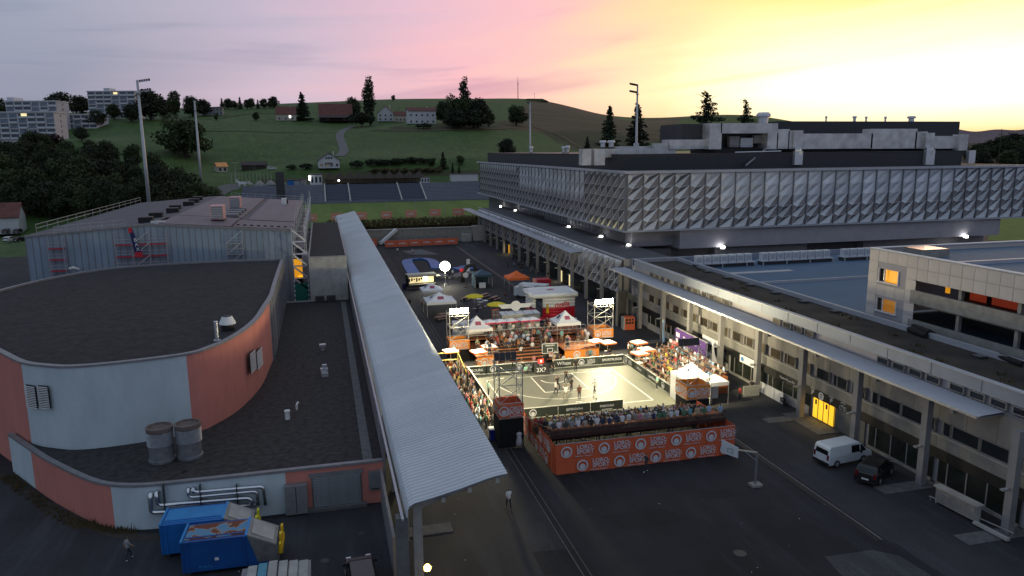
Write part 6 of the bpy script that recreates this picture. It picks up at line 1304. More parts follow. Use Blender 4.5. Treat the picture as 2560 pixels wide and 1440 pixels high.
# ------------------------------------------------------------------ light towers
M['flood'] = lamp_mat('flood_led_face', (1.0, .86, .52), 1150)
M['truss'] = mat('tower_tube', (.45, .45, .43), .45, .4, .1, 3); M['blackcloth'] = mat('black_drape', (.01, .01, .011), .9, 0, .3, 2)
def loro(p, w, h, xd, t, m):
    """orange banner with logo and two line lettering; p lower left corner, xd reading direction"""
    p = Vector(p); X = Vector(xd); n = X.cross(Vector((0, 0, 1))); up_ = Vector((0, 0, 1))
    MB().hexa([p, p + X * w, p + X * w - n * .06, p - n * .06, p + up_ * h, p + X * w + up_ * h, p + X * w - n * .06 + up_ * h, p - n * .06 + up_ * h]).build('banner', m, t)
    return X, n, up_, p
def tower(x0, y0, s, ztop, zb0, zb1, label, lamps_face, m, aim, glow):
    t = thing('light_tower', label, 'light tower', (x0 + s / 2, y0 + s / 2, 0), group='floodlight towers at the court corners'); x1, y1 = x0 + s, y0 + s
    for x in (x0, x1):
        for y in (y0, y1): MB().tube((x, y, 0), (x, y, ztop), .05, None, 6).build('upright', M['truss'], t)
    zs = [zb1 + .1, (zb1 + ztop) / 2, ztop - .3]
    for z in zs:
        mb = MB(); c = [(x0, y0), (x1, y0), (x1, y1), (x0, y1)]
        for a, b in zip(c, c[1:] + c[:1]): mb.tube((*a, z), (*b, z), .04, None, 5)
        mb.build('ledger', M['truss'], t)
    for a, b in zip(zs[:-1], zs[1:]):
        mb = MB(); mb.tube((x0, y0, a), (x1, y0, b), .035, None, 5); mb.tube((x1, y1, a), (x0, y1, b), .035, None, 5); mb.tube((x0, y1, a), (x0, y0, b), .035, None, 5); mb.tube((x1, y0, a), (x1, y1, b), .035, None, 5); mb.build('brace', M['truss'], t)
    MB().box(x0, y0, zb0 - .12, x1, y1, zb0).build('platform', M['steel'], t)
    d = .08
    MB().box(x0 - d, y0 - d, .05, x1 + d, y0, zb0 - .15).box(x0 - d, y0, .05, x0, y1, zb0 - .15).box(x1, y0, .05, x1 + d, y1, zb0 - .15).build('black_skirt', M['blackcloth'], t)
    h = zb1 - zb0
    for (p, xd) in (((x0 - d, y0 - d - .02, zb0), (1, 0, 0)), ((x0 - d - .02, y1 + d, zb0), (0, -1, 0)), ((x1 + d, y1 + d, zb0), (-1, 0, 0)), ((x1 + d + .02, y0 - d, zb0), (0, 1, 0))):
        w = s + 2 * d; X, n, up_, p = loro(p, w, h, xd, t, m)
        if xd[0] > 0 or xd[1] < 0:
            ring_logo(p + X * w * .2 + up_ * h * .52 + n * .03, h * .4, t, xd, M['bwhite'], None)
            for q, ln in enumerate(('LORO-', 'SPORT')): put_text(ln, h * .44, M['bwhite'], p + X * w * .66 + up_ * h * (.68 - q * .34) + n * .02, xd, (0, 0, 1), t, .025)
            MB().bar(p + X * w * .42 + up_ * h * .09 + n * .012, p + X * w * .9 + up_ * h * .09 + n * .012, .01, h * .06).build('small_print', M['bwhite'], t)
    # lamp bar
    fx_, fy = lamps_face; cx, cy = x0 + s / 2, y0 + s / 2; mb = MB(); back_ = MB()
    lx = [x0 + s * (i + .5) / 4 for i in range(4)]; yl = y0 if fy < 0 else y1
    MB().tube((x0 - .2, yl, ztop), (x1 + .2, yl, ztop), .05, None, 6).build('lamp_bar', M['truss'], t)
    for x in lx:          # flood heads tipped down toward the court, lit face on the court side
        hw = s / 8 - .03; y_f, y_b = yl + fy * .16, yl - fy * .02; tip = fy * -.14
        a_ = MB().hexa([(x - hw, y_b + tip, ztop + .05), (x + hw, y_b + tip, ztop + .05), (x + hw, y_f + tip, ztop + .05), (x - hw, y_f + tip, ztop + .05), (x - hw, y_b, ztop + .75), (x + hw, y_b, ztop + .75), (x + hw, y_f, ztop + .75), (x - hw, y_f, ztop + .75)]).build('lamp_housing', M['steel_d'], t, fix=True)
        g_ = fy * .012; q_ = [(x - hw + .03, y_f + g_ + tip * .92, ztop + .09), (x + hw - .03, y_f + g_ + tip * .92, ztop + .09), (x + hw - .03, y_f + g_ + tip * .05, ztop + .71), (x - hw + .03, y_f + g_ + tip * .05, ztop + .71)]
        MB().quad(*q_).build('lamp_face', M['flood'], a_)
    return t
tower(14.85, 63.6, 2.2, 7.9, 3.0, 4.25, 'near left floodlight tower seen from behind with black skirt', (0, 1), M['orange'], (27, 80, 0), False)
tower(34.9, 65.4, 2.4, 7.3, 2.35, 3.7, 'near right floodlight tower in front of the white pagoda tent', (0, 1), M['orange2'], (25, 80, 0), False)
tower(15.2, 93.2, 2.5, 6.5, 1.75, 2.85, 'far left floodlight tower with glowing lamps', (0, -1), M['orange2'], (26, 78, 0), True)
tower(35.2, 93.0, 2.7, 6.6, 1.95, 3.05, 'far right floodlight tower with glowing lamps', (0, -1), M['orange2'], (26, 78, 0), True)
# ------------------------------------------------------------------ grandstands
gs = thing('near_grandstand', 'steel scaffold grandstand seen from behind with orange banners', 'grandstand', (26.6, 60, 0)); GX0, GX1 = 18.1, 35.2; NR = 9; RD = .94; RZ = .29
M['redrail'] = mat('rust_red_rail', (.055, .028, .026), .6, .2, .2, 2)
def row_y(r): return 58.75 + r * RD          # r=0 top row (rear), increasing toward the court
def row_z(r): return 2.85 - r * RZ
for r in range(NR):
    y, z = row_y(r), row_z(r); MB().box(GX0 + .2, y - .1, z - .06, GX1 - .1, y + RD - .12, z).build('tread', M['redrail'], gs); MB().box(GX0 + .25, y + .05, z + .36, GX1 - .15, y + .4, z + .42).build('bench', M['wood'], gs)
MB().box(GX0 + .2, 58.45, 2.55, GX1, 58.62, 2.83).build('rear_beam', M['redrail'], gs)
for i in range(13):
    x = GX0 + .2 + (GX1 - GX0 - .3) * i / 12; up2 = MB()
    up2.tube((x, 58.55, 0), (x, 58.55, 3.25), .04, None, 6); up2.tube((x, 61.5, 0), (x, 61.5, 2.0), .04, None, 6); up2.build('upright', M['steel_d'], gs); MB().tube((x, 58.55, .3), (x, 61.5, 1.9), .03, None, 5).build('brace', M['steel_d'], gs)
    if i < 12: x2 = GX0 + .2 + (GX1 - GX0 - .3) * (i + 1) / 12; MB().tube((x, 58.55, .3 if i % 2 else 2.3), (x2, 58.55, 2.3 if i % 2 else .3), .03, None, 5).build('cross_brace', M['steel_d'], gs)
for z in (2.85, 3.2): MB().bar((GX0 + .2, 58.5, z), (GX1, 58.5, z), .06, .07).build('rear_rail', M['redrail'], gs)
for z in (.55, 1.05):
    for x in (GX0 + .1, GX1): MB().bar((x, 58.5, 2.48 + z), (x, row_y(NR - 1), row_z(NR - 1) + z), .07, .07).build('side_rail', M['redrail'], gs)
for q in range(22): f = q / 21; y = 58.5 + (row_y(NR - 1) - 58.5) * f; z = 2.48 + (row_z(NR - 1) - 2.48) * f; MB().bar((GX0 + .1, y, z), (GX0 + .1, y, z + 1.05), .035).build('baluster', M['redrail'], gs)
# orange skirt banners: two stacked strips at the back, stepped on the left flank
bn = thing('rear_banner', 'long orange LORO-SPORT banner wall at the back of the near grandstand', 'banner', (GX0, 56.7, 0)); BH = 1.36
def skirt(p0, p1, z0, z1, n_rep, off, parent, dirn, lines=True):
    p0, p1 = Vector(p0), Vector(p1); d = p1 - p0; L = d.length; d.normalize(); n = d.cross(Vector((0, 0, 1))); N = max(8, int(L * 3)); mb = MB(); h = z1 - z0
    pts = []
    for i in range(N + 1):
        q = p0 + d * L * i / N + n * (.04 * math.sin(i * 1.7) + .03 * math.sin(i * .6)); pts.append(q)
    for i in range(N): mb.quad((pts[i].x, pts[i].y, z0), (pts[i + 1].x, pts[i + 1].y, z0), (pts[i + 1].x + n.x * -.03, pts[i + 1].y + n.y * -.03, z1 + .02 * math.sin(i * .9)), (pts[i].x - n.x * .03, pts[i].y - n.y * .03, z1 + .02 * math.sin(i * .9 - .9)))
    mb.build('banner_strip', M['orange'], parent); rep = L / n_rep
    for k in range(-1, n_rep + 1):
        u = (k + off) * rep; c = Vector((0, 0, (z0 + z1) / 2))
        if .5 < u < L - .5: ring_logo(p0 + d * u + c + n * .12, .52, parent, tuple(d), M['bwhite'], None)
        if .8 < u + 1.75 < L - .5 and lines:
            for q, ln in enumerate(('LORO-', 'SPORT')): put_text(ln, .52, M['bwhite'], p0 + d * (u + 1.7) + c + Vector((0, 0, .3 - q * .42)) + n * .12, tuple(d), (0, 0, 1), parent, .025)
            put_text('FRIBOURG  FREIBURG', .16, M['bwhite'], p0 + d * (u + 1.55) + c + Vector((0, 0, -.5)) + n * .12, tuple(d), (0, 0, 1), parent, .01)
skirt((GX0, 56.75, 0), (GX1, 56.75, 0), BH, 2 * BH, 5, .28, bn, 0); skirt((GX0, 56.7, 0), (GX1, 56.7, 0), .05, BH, 5, .70, bn, 0)
MB().tube((GX0, 56.85, 2.72), (GX1, 56.85, 2.72), .03, None, 5).build('top_wire', M['steel'], bn)
b2 = thing('flank_banner', 'orange banner strips on the left flank of the near grandstand', 'banner', (GX0, 60, 0))
skirt((GX0 - .1, 61.5, 0), (GX0 - .02, 56.8, 0), BH, 2 * BH, 2, .4, b2, 0); skirt((GX0 - .1, 69.0, 0), (GX0 - .05, 56.8, 0), .05, BH, 4, .3, b2, 0); skirt((GX0 - .15, 69.0, 0), (GX0 - .12, 63.5, 0), BH, 2.3, 2, .4, b2, 0)
b3 = thing('side_banner', 'short orange banner on the right flank of the near grandstand', 'banner', (GX1, 58, 0)); skirt((GX1 + .05, 56.8, 0), (GX1 + .05, 64, 0), .05, 2 * BH, 2, .3, b3, 0)
# far grandstand
fg = thing('far_grandstand', 'wooden bench grandstand opposite the basket with deck on top', 'grandstand', (25.5, 93, 0)); FX0, FX1 = 20.9, 29.6; NF = 8
def fr_y(r): return 89.8 + r * .82
def fr_z(r): return .35 + r * .21
for r in range(NF):
    y, z = fr_y(r), fr_z(r); MB().box(FX0, y, z - .05, FX1, y + .75, z).build('tread', M['wood'], fg); MB().box(FX0, y + .25, z + .36, FX1, y + .6, z + .42).build('bench', M['wood'], fg); MB().box(FX0, y + .7, z, FX1, y + .74, z + .3).build('riser', M['black'], fg)
DZ = fr_z(NF - 1) + .25; DY0, DY1 = fr_y(NF) + .05, fr_y(NF) + 4.2
MB().box(18.2, DY0, DZ - .15, 35.0, DY1, DZ).build('deck', M['wood'], fg); MB().box(18.2, DY1 - .1, 0, 35.0, DY1, DZ - .15).build('deck_skirt', M['blackcloth'], fg)
mb = MB()
for z in (.5, 1.05): mb.bar((18.3, DY0, DZ + z), (35, DY0, DZ + z), .06); mb.bar((18.3, DY1, DZ + z), (35, DY1, DZ + z), .06)
for x in np.arange(18.3, 35.1, 1.2): mb.bar((x, DY0, DZ), (x, DY0, DZ + 1.05), .04); mb.bar((x, DY1, DZ), (x, DY1, DZ + 1.05), .04)
mb.build('deck_railing', M['steel'], fg)
for s_, x0, x1, lab in ((0, 18.0, 20.8, 'left'), (1, 29.8, 34.6, 'right')):
    t = thing('platform', 'raised side platform with amber banner at the %s of the far grandstand' % lab, 'platform', ((x0 + x1) / 2, 91, 0)); MB().box(x0, 89.6, 1.35, x1, 97.0, 1.5).build('floor', M['wood'], t)
    X, n, u_, p = loro((x0, 89.55, .15), x1 - x0, 1.25, (1, 0, 0), t, M['orange2']); ring_logo(p + X * (x1 - x0) * .35 + u_ * .65 + n * .03, .5, t, (1, 0, 0), M['bwhite'], None)
    for q, ln in enumerate(('LORO-', 'SPORT')): put_text(ln, .5, M['bwhite'], p + X * (x1 - x0) * .75 + u_ * (.85 - q * .42) + n * .02, (1, 0, 0), (0, 0, 1), t, .02)
    mb = MB()
    for z in (.55, 1.1): mb.bar((x0, 89.6, 1.5 + z), (x1, 89.6, 1.5 + z), .06)
    for x in np.arange(x0, x1 + .1, .7): mb.bar((x, 89.6, 1.5), (x, 89.6, 2.6), .04)
    mb.build('railing', M['truss'], t)
# right sideline stand and left sideline access stair
rg = thing('side_grandstand', 'low stepped stand full of spectators along the right sideline', 'grandstand', (40, 79, 0))
def sr_x(r): return 38.5 + r * .72
def sr_z(r): return .3 + r * .28
for r in range(7): MB().box(sr_x(r), 72.2, 0, sr_x(r) + .7, 86.2, sr_z(r)).build('step', M['wood'], rg); MB().box(sr_x(r) + .3, 72.3, sr_z(r) + .34, sr_x(r) + .6, 86.1, sr_z(r) + .4).build('bench', M['wood'], rg)
ys_ = thing('access_stair', 'yellow scaffold stair frame beside the left crowd', 'stair', (14.6, 88, 0))
M['yel'] = mat('yellow_tube', (.75, .6, .12), .5, 0, .1, 2)
for z in (1.0, 2.0, 2.9):
    MB().bar((12.6, 87.6, z), (15.2, 87.6, z), .1).build('ledger', M['yel'], ys_)
for x in (12.6, 15.2): MB().bar((x, 87.6, 0), (x, 87.6, 3.0), .1).build('upright', M['yel'], ys_)
MB().bar((15.2, 87.6, 2.9), (15.6, 84.4, 1.4), .1).bar((15.6, 84.4, 1.4), (15.6, 84.4, 0), .1).build('handrail', M['yel'], ys_); MB().box(12.8, 87.7, .9, 15.1, 89.4, 1.0).build('landing', M['wood'], ys_)
# ------------------------------------------------------------------ tents, parasols, tables
def tent(label, c, s, ze, zp, m='fabric', z0=0., logo=True, rz=0., walls=False, name='pagoda_tent', group='white pagoda tents'):
    t = thing(name, label, 'tent', (c[0], c[1], z0), rz, group); a = s / 2; e = ze - z0; p = zp - z0; V = .42; N = 5; mb = MB()
    cor = [(-a, -a), (a, -a), (a, a), (-a, a)]
    for i in range(4):
        (x0, y0), (x1, y1) = cor[i], cor[(i + 1) % 4]
        prev = None
        for k in range(N + 1):          # concave pagoda slope
            f = k / N; w = 1 - f; z = e + (p - e) * (f ** 1.45); ring_ = ((x0 * w, y0 * w, z), (x1 * w, y1 * w, z))
            if prev: mb.quad(prev[0], prev[1], ring_[1], ring_[0])
            prev = ring_
        mb.quad((x0, y0, e - V), (x1, y1, e - V), (x1, y1, e), (x0, y0, e))
    mb.build('roof', M[m], t, world=False, fix=True)
    for x, y in cor: MB().box(x * .98 - .03, y * .98 - .03, 0, x * .98 + .03, y * .98 + .03, e - .1).build('leg', M['alu'], t, world=False)
    if walls: MB().box(-a * .97, a * .95, 0, a * .97, a * .97, e - .3).box(-a * .97, -a * .95, 0, -a * .95, a * .95, e - .3).build('side_wall', M[m], t, world=False)
    if logo:
        M_ = mat('tent_print', (.35, .08, .14), .7); k = .45; yy = -a * (1 - k); zz = e + (p - e) * (k ** 1.45) + .03
        MB().quad((-a * .22, yy - .25, zz - .13), (a * .22, yy - .25, zz - .13), (a * .2, yy + .2, zz + .3), (-a * .2, yy + .2, zz + .3)).build('print', M_, t, world=False); MB().quad((-yy * -1 - .25, .3, zz - .13), (yy - .25, -.3, zz - .13), (yy + .2, -.3, zz + .3), (yy + .2, .3, zz + .3)).build('print', M['navy'], t, world=False)
    return t
tent('white pagoda tent beside the dark food trailer', (18.6, 134), 3.9, 2.4, 3.5); tent('larger white pagoda tent nearest the canopy', (18.4, 123.0), 5.0, 2.5, 3.8)
tent('glowing white pagoda tent on the deck left of the far grandstand', (19.6, 97.2), 3.7, 3.75, 5.2, z0=DZ - .6, walls=True); tent('white pagoda tent on the deck right of the far grandstand', (32.3, 97.0), 3.5, 3.75, 5.2, z0=DZ - .6)
tent('white pagoda tent behind the near right light tower', (38.4, 71.2), 3.4, 3.0, 4.4, logo=False, walls=True); tent('white closed tent with side walls right of the near right tower', (40.6, 70.0), 2.2, 2.6, 3.2, logo=False, walls=True, group=None)
M['tento'] = mat('orange_tent', (.78, .15, .03), .7); tent('orange pagoda tent with open sides beyond the red booth', (36.6, 140.5), 4.2, 2.7, 3.9, 'tento', logo=False, group=None)
M['teal'] = mat('teal_tent', (.045, .085, .12), .7); t = tent('dark teal gazebo with counter in the middle of the yard', (30.8, 146.5), 3.6, 2.6, 3.6, 'teal', logo=False, walls=True, group=None, name='gazebo')
put_text('SUMMER', .5, mat('lime_print', (.35, .5, .1), .6), (30.8, 146.5 + 1.6, 1.7), (1, 0, 0), (0, 0, 1), None).name = 'gazebo_lettering'
bpy.data.objects.remove(bpy.data.objects['gazebo_lettering'])
MB().box(-1.0, -2.2, 0, .3, -1.7, 1.05).build('counter', M['paint'], t, world=False)
def parasol(label, c, z0=0., col='umbo', zt=2.55, s=1.75, table=True, rz=.2, group='square parasols with standing tables', rnd=False):
    t = thing('parasol', label, 'parasol', (c[0], c[1], z0), rz, group); MB().tube((0, 0, .05), (0, 0, zt), .03, None, 6).build('pole', M['alu'], t, world=False); MB().lathe([(.35, 0), (.35, .06), (.1, .1)], 10).build('base', M['steel'], t, world=False)
    if rnd: MB().lathe([(s * .62, zt - .35), (s * .6, zt - .22), (s * .35, zt + .02), (.03, zt + .15)], 16).build('canopy', M[col], t, world=False)
    else:
        a = s / 2; mb = MB(); mb.add([(-a, -a, zt - .2), (a, -a, zt - .2), (a, a, zt - .2), (-a, a, zt - .2), (0, 0, zt + .1)], [(0, 1, 4), (1, 2, 4), (2, 3, 4), (3, 0, 4)]); mb.build('canopy', M['fabric'], t, world=False)
        MB().box(-a, -a - .02, zt - .38, a, -a, zt - .19).box(-a, a, zt - .38, a, a + .02, zt - .19).box(-a - .02, -a, zt - .38, -a, a, zt - .19).box(a, -a, zt - .38, a + .02, a, zt - .19).build('valance', M[col], t, world=False)
    if table:
        q = thing('standing_table', 'round white standing table under the ' + label, 'table', (c[0], c[1], z0), 0, 'white standing tables'); MB().lathe([(.42, 1.06), (.42, 1.1)], 14).build('top', M['paint'], q, world=False); MB().lathe([(.05, .05), (.05, 1.06)], 8).build('stem', M['alu'], q, world=False); MB().lathe([(.28, 0), (.28, .04)], 10).build('foot', M['steel'], q, world=False)
        if len(q['label'].split()) > 16: q['label'] = ' '.join(q['label'].split()[:16])
M['umbo'] = mat('orange_valance', (.85, .2, .05), .7); M['umbp'] = mat('pink_valance', (.55, .04, .10), .7); M['umby'] = mat('yellow_parasol', (.78, .62, .02), .65)
def gp(px, py, z): p = G(px, py, z); return (p[0], p[1])
for px, py, lab in [(1126, 872, 'parasol nearest the canopy by the yellow stair'), (1196, 874, 'parasol in front of the left platform'), (1222, 861, 'parasol right of the left platform'), (1489, 848, 'left parasol below the far right tower'), (1519, 851, 'right parasol below the far right tower'), (1597, 851, 'rearmost of three parasols by the court corner'), (1616, 868, 'right of three parasols by the court corner'), (1600, 878, 'nearest of three parasols by the court corner')]: parasol(lab, gp(px, py, 2.55), 0)
for i, (px, py) in enumerate([(1238, 815), (1264, 812), (1296, 814), (1326, 808), (1346, 805)]): p = G(px, py, DZ + 2.4); parasol('deck parasol %s from the left' % W_ORD[i], (p[0], max(DY0 + .6, min(DY1 - .5, p[1]))), DZ, 'umbp', 2.4)
for px, py, lab in [(1186, 737, 'yellow round parasol by the picnic benches'), (1241, 757, 'yellow round parasol in the middle of the yard')]: parasol(lab, gp(px, py, 2.5), 0, 'umby', 2.5, 2.6, False, group='yellow round parasols', rnd=True)
for i, (px, py) in enumerate([(1198, 752), (1213, 756), (1201, 760)]): p = G(px, py + 10); parasol_t = thing('standing_table', 'bare white standing table in the yard, %s of three' % W_ORD[i], 'table', (p[0], p[1], 0), 0, 'bare white standing tables'); MB().lathe([(.55, 1.06), (.55, 1.1)], 14).build('top', M['paint'], parasol_t, world=False); MB().lathe([(.05, .04), (.05, 1.06)], 8).build('stem', M['alu'], parasol_t, world=False); MB().lathe([(.3, 0), (.3, .04)], 10).build('foot', M['steel'], parasol_t, world=False)
M['pinewood'] = mat('pale_pine', (.42, .24, .18), .7)
def bench_set(label, c, rz):
    t = thing('beer_table_set', label, 'table', (*c, 0), rz, 'beer tables and benches'); MB().box(-1.1, -.3, .72, 1.1, .3, .77).build('table_top', M['pinewood'], t, world=False)
    for y in (-.65, .65): MB().box(-1.1, y - .14, .42, 1.1, y + .14, .46).build('bench', M['pinewood'], t, world=False); [MB().box(q_, y - .1, 0, q_ + .06, y + .1, .42).build('bench_leg', M['steel_d'], t, world=False) for q_ in (-.9, .84)]
    [MB().box(q_, -.25, 0, q_ + .06, .25, .72).build('table_leg', M['steel_d'], t, world=False) for q_ in (-.9, .84)]
for i, (px, py, rz, lab) in enumerate([(1165, 742, 1.0, 'pink-brown beer table left of the first yellow parasol'), (1210, 735, .7, 'pale beer table behind the first yellow parasol'), (1235, 742, .8, 'beer table right of the first yellow parasol'), (1105, 790, .25, 'beer table beside the far left light tower'), (1068, 750, .05, 'beer table under the edge of the larger pagoda tent'), (1215, 800, .3, 'beer table near the white container'), (1110, 783, .3, 'beer table just behind the far left light tower')]): bench_set(lab, gp(px, py, .75), rz)
# ------------------------------------------------------------------ food trucks, booth, container, inflatable
def box_part(t, nm, m, *b): return MB().box(*b).build(nm, M[m], t, world=False)
M['trailerblk'] = mat('trailer_black', (.016, .018, .018), .5, 0, .2, 1); M['cream'] = mat('cream_panel', (.46, .45, .38), .6)
p = G(1022, 727); t = thing('food_trailer', 'black and cream food trailer with lit serving hatch', 'food trailer', (p[0], p[1] + 1.2, 0), .12)
box_part(t, 'body', 'trailerblk', -.2, -1.1, .55, 5.6, 1.1, 1.1); box_part(t, 'left_end', 'trailerblk', -.2, -1.1, 1.1, 0, 1.1, 3.0); box_part(t, 'rear_wall', 'trailerblk', 0, 1.0, 1.1, 5.6, 1.1, 3.0); box_part(t, 'roof', 'cream', -.25, -1.15, 3.0, 5.65, 1.15, 3.12); box_part(t, 'fascia', 'cream', -.2, -1.12, 2.6, 5.6, -1.05, 3.0); box_part(t, 'lit_back', 'litW', .1, .6, 1.15, 5.5, .7, 2.6); box_part(t, 'counter', 'cream', 0, -1.35, 1.1, 5.5, -.8, 1.18); box_part(t, 'bright_window', 'lampw', 3.4, .5, 1.5, 4.2, .58, 2.4); box_part(t, 'awning', 'cream', 5.6, -1, 2.5, 6.6, 1, 2.56)
for x in (2.9, 3.6): MB().tube((x, -1.15, .35), (x, -.9, .35), .33, None, 12).build('wheel', M['rubber'], t, world=False)
for i in range(6): box_part(t, 'shelf_item', 'timber', .3 + i * .5, .4, 1.4 + .2 * (i % 3), .6 + i * .5, .55, 2.1 + .1 * (i % 2))
light('hatch_light', 'AREA', (p[0] + 2.7, p[1] - .4, 2.5), 60, (1, .9, .7), aim=(p[0] + 3, p[1] - 4, 0), parent=t, shape='RECTANGLE', size=3, size_y=.5)
p = G(1012, 722); one('barrel', MB().lathe([(.42, 0), (.48, .35), (.48, .8), (.42, 1.15)], 14, 0, p), M['navy'], 'dark blue barrel at the end of the food trailer', 'barrel', loc=p)
p = (23.4, 147.6, 0); t = thing('light_balloon', 'glowing white light balloon on a tripod in the yard', 'light balloon', p); mb = MB()
prof = [(1.06 * math.sin(PI * k / 14) + .001, 4.3 - 1.0 * math.cos(PI * k / 14)) for k in range(15)]; MB().lathe(prof, 24).build('balloon', lamp_mat('balloon_glow', (1, .95, .75), 9), t, world=False, smooth=True); MB().tube((0, 0, .6), (0, 0, 3.3), .04, None, 6).build('pole', M['alu'], t, world=False)
for k in range(3): MB().tube((0, 0, .9), (.8 * math.cos(k * 2.1), .8 * math.sin(k * 2.1), 0), .03, None, 5).build('leg', M['alu'], t, world=False)
light('balloon_light', 'POINT', (p[0], p[1], 2.9), 900, (1, .92, .68), parent=t, shadow_soft_size=.6)
p = G(1318, 748); t = thing('food_van', 'white food van with raised side flap behind the inflatable stand', 'food van', (p[0] + 1.4, p[1] + .6, 0), -.62); box_part(t, 'body', 'paint', -2.6, -1.1, .5, 2.8, 1.1, 2.75); box_part(t, 'flap', 'paint', -1.6, -2.2, 2.5, .8, -1.1, 2.58); box_part(t, 'hatch', 'glass', -1.5, -1.14, 1.3, .7, -1.1, 2.4); box_part(t, 'cab', 'paint', -3.6, -1.0, .5, -2.6, 1.0, 2.1)
for x in (-2.6, 1.8):
    for y in (-1.05, .85): MB().tube((x, y, .38), (x, y + .2, .38), .38, None, 12).build('wheel', M['rubber'], t, world=False)
p = G(1356, 738); t = thing('red_booth', 'small red box booth with pink side behind the food van', 'booth', (p[0], p[1], 0), 0.0); box_part(t, 'body', 'red', -1.4, -1, 0, 1.4, 1.2, 3.2); box_part(t, 'side', 'salmon', -1.6, -1.05, 0, -1.4, 1.2, 3.2); box_part(t, 'print', 'bwhite', -.8, -1.03, 2.2, .8, -1.0, 2.4)
iv = thing('inflatable_stand', 'white and red inflatable drinks stand with rivella lettering', 'inflatable stand', (35.6, 114, 0)); x0, x1, y0, y1, zt_ = 32.5, 39.2, 113.4, 118.0, 3.95
M['infw'] = mat('inflatable_white', (.72, .73, .72), .4, 0, .05, 1); M['infr'] = mat('inflatable_red', (.48, .012, .03), .4, 0, .08, 1)
for k in range(8):
    z = .28 + k * .5
    m_ = 'infr' if k < 4 else 'infw'; MB().tube((x0 + 1.4, y0, z), (x1, y0, z), .3, None, 12).build('front_tube', M[m_], iv, smooth=True); MB().tube((x0, y0, z), (x0, y1, z), .28, None, 10).build('side_tube', M[m_], iv, smooth=True); MB().tube((x1, y0, z), (x1, y1, z), .28, None, 10).build('side_tube', M[m_], iv, smooth=True)
MB().tube((x0, y0, .3), (x0 + 1.5, y0, .3), .3, None, 10).build('front_tube', M['infr'], iv)
MB().tube((x0 - .5, y0 - .35, zt_ + .15), (x1 + .5, y0 - .35, zt_ + .15), .42, None, 12).build('eave_tube', M['infw'], iv, smooth=True); MB().tube((x0 - .5, y1, zt_ + .3), (x1 + .3, y1, zt_ + .3), .4, None, 12).build('eave_tube', M['infw'], iv, smooth=True); MB().tube((x0 - .4, y0 - .3, zt_ + .15), (x0 - .4, y1, zt_ + .3), .4, None, 12).build('eave_tube', M['infw'], iv, smooth=True); MB().tube((x1 + .3, y0 - .3, zt_ + .15), (x1 + .3, y1, zt_ + .3), .4, None, 12).build('eave_tube', M['infw'], iv, smooth=True)
MB().hexa([(x0 - .4, y0 - .3, zt_ + .2), (x1 + .3, y0 - .3, zt_ + .2), (x1 + .3, y1, zt_ + .35), (x0 - .4, y1, zt_ + .35), (x0 - .4, y0 - .3, zt_ + .45), (x1 + .3, y0 - .3, zt_ + .45), (x1 + .3, y1, zt_ + .6), (x0 - .4, y1, zt_ + .6)]).build('roof', M['infw'], iv)
mb = MB(); cx, cy = 36.0, 116
for k in range(6): a = k * PI / 3 + .3; mb.tri((cx + .25 * math.cos(a - .8), cy + .25 * math.sin(a - .8), zt_ + .62), (cx + .25 * math.cos(a + .8), cy + .25 * math.sin(a + .8), zt_ + .62), (cx + .95 * math.cos(a), cy + .7 * math.sin(a), zt_ + .62))
mb.build('roof_print', M['umbp'], iv); put_text('rivella', 1.1, M['infr'], (37.1, y0 - .36, 2.5), (1, 0, .12), (0, 0, 1), iv, .02)
MB().tube((34.6, y0 - .36, 1.2), (34.6, y0 - .36, 2.3), .26, .22, 10).tube((34.6, y0 - .36, 2.3), (34.6, y0 - .36, 2.8), .12, .1, 8).build('bottle_print', M['yellow'], iv)
MB().box(x0 + 1.3, y0 - .6, .02, x1 + .4, y0 - .35, .15).build('ground_edge', M['paint'], iv)
p0 = G(1265, 826); t = thing('site_container', 'white site container with flat roof behind the far deck', 'container', (28.4, 107.5, 0), -.03); box_part(t, 'body', 'cream', -2.9, -1.2, .1, 2.9, 1.2, 2.75); box_part(t, 'roof', 'paint', -3.0, -1.3, 2.75, 3.0, 1.3, 2.9); box_part(t, 'window', 'glass', -2.93, -.6, 1.2, -2.9, .6, 2.2)
for k in range(4): box_part(t, 'roof_batten', 'steel_d', -2.2 + k * 1.4, -1.3, 2.9, -2.15 + k * 1.4, 1.3, 2.93); box_part(t, 'corner_post', 'steel', [-2.95, 2.85][k % 2], [-1.24, 1.14][k // 2], .05, [-2.85, 2.95][k % 2], [-1.14, 1.24][k // 2], 2.75)
q = PY(1290, 765, 108); t = thing('winged_sign', 'white winged round sign board standing on the site container', 'sign', (q[0], 108.2, 2.9)); z = q[2] - 2.9
mb = MB(); mb.prism([(.8 * math.cos(a), .8 * math.sin(a)) for a in np.linspace(0, 2 * PI, 25)[:-1]], 0, .08); o = mb.build('disc', M['paint'], t, world=False); o.rotation_euler = (PI / 2, 0, 0); o.location = (0, 0, z)
MB().hexa([(-2.2, .02, z - .35), (2.2, .02, z - .35), (2.2, .08, z - .35), (-2.2, .08, z - .35), (-2.8, .02, z + .3), (2.8, .02, z + .3), (2.8, .08, z + .3), (-2.8, .08, z + .3)]).build('wings', M['paint'], t, world=False); MB().bar((0, .1, 0), (0, .1, z + .9), .06).bar((-1.2, .1, 0), (0, .1, z), .05).bar((1.2, .1, 0), (0, .1, z), .05).build('strut', M['steel_d'], t, world=False)
